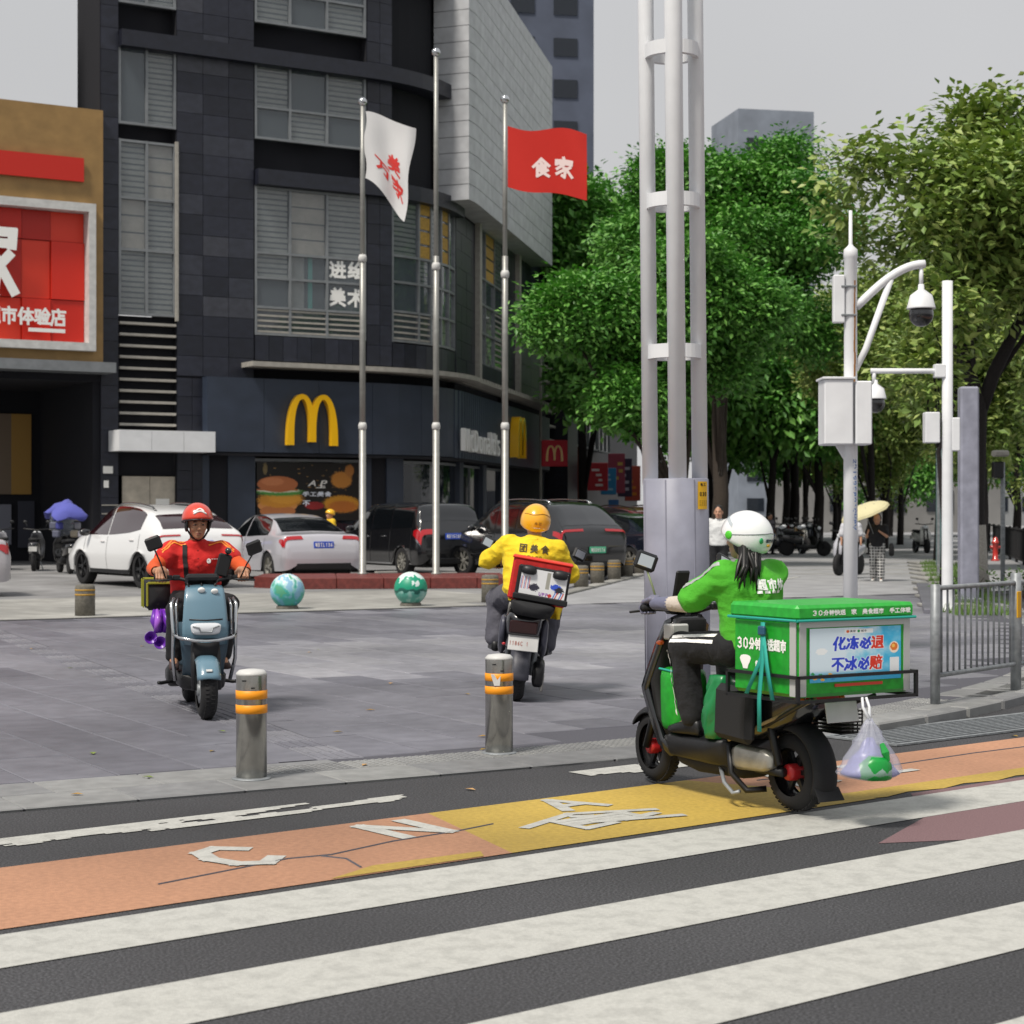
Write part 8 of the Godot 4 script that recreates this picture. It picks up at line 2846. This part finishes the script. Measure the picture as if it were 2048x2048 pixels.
	stamp(im, "UPP", Vector2(140, 160), Vector2(20, 24), 3, 5, Color("7a2f9a"))
	disc(im, Vector2(215, 172), Vector2(14, 14), Color("c2302c"), 0.3, 7)
	for k in 6:
		stamp(im, "I", Vector2(226 + k * 14, 140), Vector2(20, 60), 0, 6, [Color("3b6fc5"), Color("c53a3a"), Color("e6e6e6")][k % 3], 0.3)
	mb = MB.new()
	mb.uv_quad(V(-0.9115, 0.845, -0.13), V(-0.9115, 0.845, 0.23), V(-0.9115, 1.06, 0.23), V(-0.9115, 1.06, -0.13))
	part(bx, "sticker_sheet", mb, print_mat(im, 0.4))
	for q in [[-0.075, 1.045], [0.17, 1.045]]:
		mb = MB.new().smooth()
		mb.hull([[-0.94, 0.0, 0.055, 0.05, 0.04], [-0.915, -0.005, 0.07, 0.065, 0.055], [-0.88, -0.005, 0.07, 0.065, 0.055]], 12, 3.0, Transform3D(Basis(), V(0, q[1] - 0.03, 0)), q[0])
		part(bx, "black_latch", mb, M.black)
	mb = MB.new()
	mb.cbox(V(-0.92, 0.835, 0.045), V(0.04, 0.05, 0.43), 0.01)
	part(bx, "tray_lip", mb, M.black)
	mb = MB.new().smooth()
	mb.hull([[-0.95, 0.69, 0.80, 0.13, 0.17], [-0.80, 0.68, 0.81, 0.15, 0.19], [-0.45, 0.69, 0.80, 0.14, 0.17]], 14, 5.0)
	part(bx, "carrier_base", mb, M.black_matte)
	yellow_rider(at, root)

func yellow_rider(at: Vector3, root: Basis):
	var t := thing("person", "scooter rider in a yellow jacket and yellow helmet seen from behind", "person", at)
	t.basis = root
	var J := {"pelvis": V(-0.22, 0.86, 0), "chest": V(-0.12, 1.13, 0.0), "neck": V(-0.06, 1.27, 0.0), "head": V(-0.02, 1.41, 0.0), "sh": [V(-0.10, 1.205, -0.195), V(-0.10, 1.205, 0.195)], "el": [V(0.04, 1.06, -0.365), V(0.02, 1.02, 0.33)], "wr": [V(0.23, 1.045, -0.345), V(0.23, 1.045, 0.335)], "hip": [V(-0.17, 0.83, -0.10), V(-0.17, 0.83, 0.10)], "kn": [V(0.20, 0.74, -0.24), V(0.20, 0.76, 0.20)], "an": [V(0.08, 0.40, -0.23), V(0.10, 0.40, 0.19)], "toe": [V(0.22, 0.36, -0.25), V(0.23, 0.36, 0.21)]}
	var hb := Basis(Vector3.UP, deg_to_rad(10.0)) * Basis(Vector3.BACK, -0.1)
	var F := person(t, J, {"k": 1.02, "shirt": cloth("f6d624"), "trousers": cloth("54545e"), "shoes": M.black, "sleeve": 1.85, "hands": [[V(0.315, 1.024, -0.30), V(0, 0, 1)], [V(0.315, 1.024, 0.30), V(0, 0, 1)]], "head_basis": hb, "hem": -0.10, "sole": 0.322, "seed": 29, "fold": 0.016, "girth": 1.12, "loose": 0.03, "face": true})
	var mb := MB.new()
	letters(mb, "团美食", Vector2(0.062, 0.066), 0.026, 0.009, press(F.shirt, V(-0.3, 1.235, -0.105), V(0, 0, 1), V(0, -1, 0), V(1, 0, 0)), 0.012)
	letters(mb, "上美团APP", Vector2(0.026, 0.03), 0.006, 0.004, press(F.shirt, V(-0.3, 1.145, -0.10), V(0, 0, 1), V(0, -1, 0), V(1, 0, 0)), 0.012)
	part(t, "back_print", mb, mat("4a4222", 0.7))
	# jacket tail blowing out on the right
	mb = MB.new().smooth()
	for i in 8:
		for j in 8:
			var q := func(a: float, b: float) -> Vector3: return V(-0.28 - 0.12 * b + 0.05 * sin(a * 8.0) * b, 0.90 - 0.24 * b, 0.12 + 0.13 * a + 0.05 * b + 0.02 * sin(b * 6.0 + a * 5.0))
			mb.quad(q.call(i / 8.0, j / 8.0), q.call(i / 8.0, (j + 1) / 8.0), q.call((i + 1) / 8.0, (j + 1) / 8.0), q.call((i + 1) / 8.0, j / 8.0))
	part(t, "jacket_tail", mb, cloth("f6d624"))
	var h := thing("helmet", "yellow helmet with a dark edge band seen from behind", "helmet", at)
	h.basis = root
	var c := V(-0.03, 1.425, 0)
	var r := V(0.148, 0.145, 0.125)
	helmet(h, c, hb, r, func(az): return lerpf(0.25, -0.85, pow(0.5 - 0.5 * cos(az), 0.7)), paint("efae10", 0.3))
	mb = MB.new().smooth()
	var edge := []
	for k in 21:
		var a := lerpf(-0.6, 1.3, k / 20.0)
		edge.append(c + hb * (V(0.35 * cos(a), sin(a), cos(a) * 0.93) * r * 1.01))
	mb.tube(edge, 0.006, 8)
	part(h, "edge_band", mb, M.black)
	mb = MB.new().smooth()
	var seam := []
	for k in 17: seam.append(on_helmet(c, hb, r, PI + lerpf(-1.1, 1.1, k / 16.0), 0.30 - 0.05 * cos(k * 0.6), 1.005))
	mb.tube(seam, 0.003, 6)
	part(h, "shell_seam", mb, mat("9a6c08", 0.5))
	mb = MB.new()
	letters(mb, "美团", Vector2(0.026, 0.024), 0.008, 0.003, func(x, y): return on_helmet(c, hb, r, PI + 0.25 - x / 0.125, -0.15 - y / 0.14))
	part(h, "helmet_print", mb, mat("a87412", 0.6))
	mb = MB.new()
	letters(mb, "--- -", Vector2(0.02, 0.02), 0.002, 0.006, func(x, y): return on_helmet(c, hb, r, PI + 0.30 - x / 0.125, -0.42 - y / 0.14))
	part(h, "helmet_mark", mb, M.letter_white)

# ---------------------------------------------------------------- people and motorbikes further off
func stand_pose(h: float, arm_l: Array, arm_r: Array, step := 0.06) -> Dictionary:
	var s := h / 1.7
	var q := func(x, y, z): return V(x, y, z) * s
	return {"pelvis": q.call(0, 0.93, 0), "chest": q.call(0.0, 1.23, 0), "neck": q.call(0.01, 1.41, 0), "head": q.call(0.035, 1.565, 0), "sh": [q.call(0, 1.36, -0.18), q.call(0, 1.36, 0.18)], "el": [q.call(arm_l[0], arm_l[1], arm_l[2]), q.call(arm_r[0], arm_r[1], arm_r[2])], "wr": [q.call(arm_l[3], arm_l[4], arm_l[5]), q.call(arm_r[3], arm_r[4], arm_r[5])], "hip": [q.call(0, 0.89, -0.095), q.call(0, 0.89, 0.095)], "kn": [q.call(0.03 + step, 0.49, -0.10), q.call(0.03 - step * 0.4, 0.49, 0.10)], "an": [q.call(step * 1.2, 0.08, -0.10), q.call(-step * 1.4, 0.08, 0.10)], "toe": [q.call(0.13 + step * 1.2, 0.035, -0.12), q.call(0.13 - step * 1.4, 0.035, 0.12)]}

func build_people():
	var side := [0.02, 1.10, -0.25, 0.08, 0.86, -0.25]
	var side_r := [0.02, 1.10, 0.25, 0.08, 0.86, 0.25]
	# man in the white shirt
	var t := thing("person", "man in a white short sleeved shirt and black trousers standing beyond the grey drum", "person", gp(3.80, 34.0), head(-0.25, -0.97))
	var J := stand_pose(1.61, side, side_r, 0.03)
	person(t, J, {"k": 0.95, "cell": 0.021, "shirt": cloth("d8dada"), "trousers": cloth("16171c"), "shoes": M.black, "sleeve": 0.7, "hem": -0.02, "head_k": 1.05, "sole": 0.0})
	var mb := MB.new().smooth()
	mb.ball(J.head + V(-0.02, 0.045, 0), V(0.095, 0.085, 0.085), 16, 10)
	part(t, "hair", mb, M.hair)
	# woman under the yellow umbrella
	t = thing("person", "woman in a black top and checked trousers walking under the yellow umbrella", "person", gp(7.78, 39.4), head(-0.3, -0.95))
	J = stand_pose(1.44, [0.05, 1.13, -0.24, 0.24, 1.28, -0.06], [0.02, 1.12, 0.26, 0.12, 1.30, 0.20], 0.10)
	var check := mat("ffffff", 0.85)
	var im := Image.create(64, 64, false, Image.FORMAT_RGB8)
	im.fill(Color("23232a"))
	for k in 4:
		im.fill_rect(Rect2i(k * 16, 0, 5, 64), Color("c9c9c6"))
		im.fill_rect(Rect2i(0, k * 16, 64, 5), Color("c9c9c6"))
	check.albedo_texture = ImageTexture.create_from_image(im)
	check.uv1_triplanar = true
	check.uv1_scale = Vector3.ONE * 4.0
	person(t, J, {"k": 0.86, "cell": 0.021, "shirt": cloth("17181d"), "trousers": check, "shoes": M.white, "sleeve": 0.55, "hem": -0.05, "loose": 0.03, "flare": 1.6, "head_k": 1.1, "sole": 0.0, "head_basis": Basis(Vector3.BACK, -0.3)})
	mb = MB.new().smooth()
	mb.ball(J.head + V(-0.03, 0.03, 0), V(0.095, 0.10, 0.09), 16, 10)
	mb.ball(J.head + V(-0.07, -0.06, 0), V(0.05, 0.11, 0.08), 12, 8)
	part(t, "hair", mb, M.hair)
	mb = MB.new().smooth()
	mb.hull([[-0.1, 0.55, 0.80, 0.05, 0.04], [0.02, 0.54, 0.82, 0.06, 0.05], [0.12, 0.56, 0.80, 0.05, 0.04]], 12, 4.0, Transform3D(), -0.30)
	part(t, "shoulder_bag", mb, M.black_matte)
	var u := thing("umbrella", "pale yellow umbrella tilted over the woman in black", "umbrella", gp(7.66, 39.3, 1.06))
	u.rotation = Vector3(0.12, 0, deg_to_rad(22.0))
	mb = MB.new()
	var rings := []
	for j in 7:
		var ring := []
		for i in 32:
			var a := -TAU * i / 32.0
			var r: float = 0.54 * sin(j / 6.0 * PI * 0.5)
			var sag := 0.94 + 0.06 * absf(cos(a * 4.0))
			ring.append(V(cos(a) * r * sag, 0.42 + 0.20 * cos(j / 6.0 * PI * 0.5), sin(a) * r * sag))
		rings.append(ring)
	rings.reverse()
	mb.loft(rings, false)
	var um := cloth("e6dfb4")
	um.backlight_enabled = true
	um.backlight = Color(0.6, 0.52, 0.2)
	part(u, "canopy", mb, um)
	mb = MB.new().smooth()
	mb.tube([V(0, -0.05, 0), V(0, 0.66, 0)], 0.008, 8)
	part(u, "shaft", mb, M.galv)
	for k in 8:
		var a := TAU * k / 8.0
		mb = MB.new()
		mb.tube([V(0, 0.60, 0), V(cos(a) * 0.3, 0.59, sin(a) * 0.3), V(cos(a) * 0.50, 0.42, sin(a) * 0.50)], 0.004, 5)
		part(u, "rib", mb, M.galv)
	# someone in white just behind her
	t = thing("person", "person in a white shirt and dark trousers close behind the woman in black", "person", gp(7.55, 41.2), head(-0.1, -1.0))
	J = stand_pose(1.46, side, side_r, 0.05)
	person(t, J, {"k": 0.9, "cell": 0.024, "shirt": cloth("cfd0d6"), "trousers": cloth("1c1d24"), "shoes": M.black, "sleeve": 0.8, "hem": -0.02, "head_k": 1.05, "sole": 0.0})
	mb = MB.new().smooth()
	mb.ball(J.head + V(-0.02, 0.045, 0), V(0.095, 0.085, 0.085), 14, 8)
	part(t, "hair", mb, M.hair)
	# courier with a yellow cap before the poster
	t = thing("person", "person in yellow with a yellow cap passing in front of the burger poster", "person", gp(-5.05, 51.6), head(-0.9, -0.4))
	J = stand_pose(1.52, side, side_r, 0.08)
	person(t, J, {"k": 0.95, "cell": 0.028, "shirt": cloth("efc32a"), "trousers": cloth("1f2026"), "shoes": M.black, "sleeve": 0.9, "hem": -0.06, "head_k": 1.05, "sole": 0.0})
	helmet(t, J.head + V(-0.01, 0.03, 0), Basis(), V(0.14, 0.13, 0.125), func(az): return lerpf(0.15, -0.4, 0.5 - 0.5 * cos(az)), paint("f0b818", 0.35)).name = "yellow_cap"
	for k in 2:
		t = thing("person", ["person in grey sitting among the parked motorbikes", "person in a dark jacket bending over the motorbikes near the tree trunks"][k], "person", [gp(8.9, 64.0), gp(7.4, 66.5)][k], head(0.6, -0.8))
		J = stand_pose(1.42, side, side_r, 0.08)
		person(t, J, {"k": 0.9, "cell": 0.034, "shirt": cloth(["6f6a72", "2c2f3d"][k]), "trousers": cloth("1f2026"), "shoes": M.black, "sleeve": 0.9, "hem": -0.06, "head_k": 1.05, "sole": 0.0, "fold": 0.0})
		mb = MB.new().smooth()
		mb.ball(J.head + V(-0.02, 0.045, 0), V(0.095, 0.085, 0.085), 12, 8)
		part(t, "hair", mb, M.hair)

func build_bikes():
	var G := "motorbikes parked under the trees"
	var t := thing("parked_motorbike", "black step through motorbike standing clear at the edge of the bays", "motorbike", gp(9.75, 61.5), head(0.93, -0.35), G)
	t.set_meta("base", "parked_motorbike")
	var mb: MB
	for x in [-0.62, 0.62]:
		mb = MB.new().smooth()
		mb.lathe([[0.14, -0.04], [0.24, -0.05], [0.255, 0.0], [0.24, 0.05], [0.14, 0.04]], 22, Transform3D(Basis(Vector3.RIGHT, PI / 2), V(x, 0.255, 0)))
		part(t, "wheel", mb, M.tyre)
		mb = MB.new().smooth()
		mb.lathe([[0.15, -0.02], [0.15, 0.02], [0.03, 0.03]], 14, Transform3D(Basis(Vector3.RIGHT, PI / 2), V(x, 0.255, 0)))
		part(t, "rim", mb, M.galv)
	mb = MB.new().smooth()
	mb.sheet([[0.36, 0.96, 0.12, 0.02], [0.50, 0.75, 0.2, 0.05], [0.52, 0.5, 0.2, 0.05], [0.42, 0.3, 0.17, 0.02]], 0.05, 8)
	part(t, "leg_shield", mb, M.black_gloss)
	mb = MB.new().smooth()
	mb.hull([[0.42, 0.24, 0.36, 0.12, 0.15], [-0.1, 0.22, 0.38, 0.15, 0.16], [-0.3, 0.26, 0.45, 0.12, 0.14]], 12, 4.0)
	part(t, "floorboard", mb, M.black)
	mb = MB.new().smooth()
	mb.hull([[-0.08, 0.40, 0.66, 0.11, 0.12], [-0.3, 0.38, 0.74, 0.15, 0.16], [-0.7, 0.50, 0.74, 0.13, 0.14], [-0.92, 0.60, 0.72, 0.06, 0.08]], 14, 3.5)
	part(t, "tail_body", mb, M.black_gloss)
	mb = MB.new().smooth()
	mb.hull([[-0.05, 0.72, 0.80, 0.10, 0.10], [-0.2, 0.72, 0.83, 0.14, 0.13], [-0.7, 0.74, 0.84, 0.13, 0.12]], 12, 3.0)
	part(t, "seat", mb, M.black_matte)
	mb = MB.new().smooth()
	mb.tube([V(0.62, 0.255, 0.08), V(0.45, 0.9, 0.05)], 0.025, 6)
	mb.tube([V(0.62, 0.255, -0.08), V(0.45, 0.9, -0.05)], 0.025, 6)
	mb.tube([V(0.45, 0.85, 0), V(0.38, 1.02, 0)], 0.03, 6)
	part(t, "fork", mb, M.black)
	mb = MB.new().smooth()
	mb.tube([V(0.30, 1.05, -0.33), V(0.38, 1.02, 0), V(0.30, 1.05, 0.33)], 0.018, 6)
	part(t, "handlebar", mb, M.black)
	mb = MB.new().smooth()
	mb.ball(V(0.46, 0.93, 0), V(0.06, 0.07, 0.11), 12, 8)
	part(t, "headlight", mb, M.lamp_clear)
	for s in [-1.0, 1.0]:
		mb = MB.new().smooth()
		mb.tube([V(0.36, 1.03, 0.2 * s), V(0.38, 1.2, 0.27 * s)], 0.006, 5)
		mb.ball(V(0.38, 1.22, 0.28 * s), V(0.015, 0.045, 0.06), 10, 6)
		part(t, "mirror", mb, M.black)
	mb = MB.new().smooth()
	mb.tube([V(-0.1, 0.3, 0.1), V(-0.2, 0.02, 0.2)], 0.014, 6)
	part(t, "stand", mb, M.galv)
	mb = MB.new()
	mb.cbox(V(-0.93, 0.56, 0), V(0.02, 0.12, 0.2), 0.005)
	part(t, "licence_plate", mb, M.white)
	# the rest of the row
	rng.seed = 55
	var tones := ["7e2a2a", "8f9296", "2a3c58", "b9b6ae", "1c1d22", "3b4a3a", "55565c", "8a6a3c", "23262e", "d4d4d2", "602428", "394150"]
	var names := ["dark red", "grey", "navy", "cream", "black", "olive", "slate", "tan", "charcoal", "white", "maroon", "blue grey"]
	var n := 0
	for row in 3:
		for k in 8:
			var p := gp(4.3 + k * 0.78 + row * 0.9 + rng.randf_range(-0.1, 0.1), 62.5 + row * 4.5 + k * 0.35 + rng.randf_range(-0.3, 0.3))
			var c := copy_of(t, "%s motorbike in the %s row under the trees" % [names[n % 12], ["nearest", "middle", "farthest"][row]], p, head(0.5 + rng.randf_range(-0.12, 0.12), -0.85))
			var pm := paint(tones[n % 12], 0.3)
			for ch in c.get_children():
				if String(ch.name) in ["leg_shield", "tail_body"]: ch.material_override = pm
			n += 1
	for q in [[14.6, 66.0, 0.2, "white scooter under a grey rain cover beside the planting bed", "cfcfcc"], [12.5, 82.0, 0.9, "far dark motorbike at the end of the walk", "2a2c33"], [13.6, 84.0, 0.7, "far slate motorbike at the end of the walk beside the dark one", "4a4e58"], [7.9, 43.4, 0.9, "pale grey scooter behind the woman under the umbrella", "b9bac2"]]:
		var c := copy_of(t, q[3], gp(q[0], q[1]), head(0.3 - q[2], -0.95))
		for ch in c.get_children():
			if String(ch.name) in ["leg_shield", "tail_body"]: ch.material_override = paint(q[4], 0.3)
	# by the arcade at the left
	var lg := 0
	for q in [[-13.1, 47.5, 1.9, "pale scooter by the dark arcade at the picture's left building", "8f8f95"], [-12.0, 46.6, 1.75, "dark scooter with a pale plate before the arcade", "2a2b30"]]:
		var c := copy_of(t, q[3], gp(q[0], q[1]), q[2])
		c.set_meta("group", "scooters before the arcade")
		for ch in c.get_children():
			if String(ch.name) in ["leg_shield", "tail_body"]: ch.material_override = paint(q[4], 0.3)
	var cv := copy_of(t, "scooter under a blue rain canopy hung with pale bags beside the white car", gp(-10.75, 44.5), 2.0)
	cv.set_meta("group", "scooters before the arcade")
	mb = MB.new().smooth()
	var rings := []
	for j in 9:
		var ring := []
		for i in 20:
			var a := TAU * i / 20.0
			ring.append(V(-0.75 + j * 0.19, 1.42 + 0.20 * sin(j / 8.0 * PI) + (0.10 + 0.06 * sin(j * 1.9)) * sin(a) - 0.12 * cos(a) * cos(a) + 0.04 * sin(j * 2.7 + i), cos(a) * (0.34 + 0.10 * sin(j * 1.3))))
		rings.append(ring)
	rings.reverse()
	mb.loft(rings, true)
	part(cv, "rain_canopy", mb, cloth("5a5fb4"))
	for k in 9:
		mb = MB.new()
		mb.cbox(V(-0.6 + (k % 3) * 0.35, 0.95 + (k / 3) * 0.2, 0.25 - 0.5 * ((k * 7) % 2)), V(0.2, 0.17, 0.12), 0.03, Basis(Vector3.UP, k * 0.8))
		part(cv, "hung_bag", mb, [mat("9a9aa2", 0.7), mat("55586a", 0.7), mat("b8ad98", 0.7), mat("3a3f86", 0.7)][k % 4])
	mb = MB.new().smooth()
	mb.hull([[0.3, 0.9, 1.5, 0.25, 0.3], [0.42, 0.95, 1.55, 0.28, 0.3]], 12, 4.0)
	part(cv, "front_screen", mb, glass("8f98a5", 0.5))

func _ready():
	make_materials()
	# camera
	var cam := Camera3D.new()
	cam.name = "camera"
	add_child(cam)
	cam.position = Vector3(0, 1.5, 0)
	cam.fov = 30.94
	cam.rotation_degrees.x = -0.03
	cam.far = 2000.0
	cam.current = true
	var lens := CameraAttributesPhysical.new()
	lens.frustum_focal_length = 43.36
	lens.frustum_focus_distance = 11.0
	lens.exposure_aperture = 3.6
	cam.attributes = lens
	# sky: even bright overcast
	var env := Environment.new()
	env.background_mode = Environment.BG_SKY
	var sky := Sky.new()
	var sm := ProceduralSkyMaterial.new()
	sm.sky_top_color = Color("e4e6ea")
	sm.sky_horizon_color = Color("d2d1d0")
	sm.sky_curve = 0.18
	sm.ground_bottom_color = Color("6f6f6f")
	sm.ground_horizon_color = Color("b5b4b2")
	sm.sky_energy_multiplier = 0.82
	var cn := FastNoiseLite.new()
	cn.seed = 9
	cn.frequency = 0.006
	cn.fractal_octaves = 5
	var ct := NoiseTexture2D.new()
	ct.width = 1024
	ct.height = 512
	ct.seamless = true
	ct.noise = cn
	var cg := Gradient.new()
	cg.set_color(0, Color(0.0, 0.0, 0.0))
	cg.set_color(1, Color(0.42, 0.42, 0.43))
	ct.color_ramp = cg
	sm.sky_cover = ct
	sky.sky_material = sm
	env.sky = sky
	env.tonemap_mode = Environment.TONE_MAPPER_LINEAR
	env.tonemap_exposure = 1.18
	env.sdfgi_enabled = true
	env.ssao_enabled = true
	env.ssil_enabled = true
	var we := WorldEnvironment.new()
	we.name = "world"
	we.environment = env
	add_child(we)
	var sun := DirectionalLight3D.new()
	sun.name = "sun"
	add_child(sun)
	sun.rotation_degrees = Vector3(-56, -38, 0)
	sun.light_energy = 1.0
	sun.light_angular_distance = 11.0
	sun.light_color = Color(1.0, 0.97, 0.93)
	sun.shadow_enabled = true
	# setting, then things
	build_ground()
	build_leaves()
	build_building()
	build_trees()
	build_furniture()
	build_cars()
	build_green()
	build_red()
	build_yellow()
	build_people()
	build_bikes()
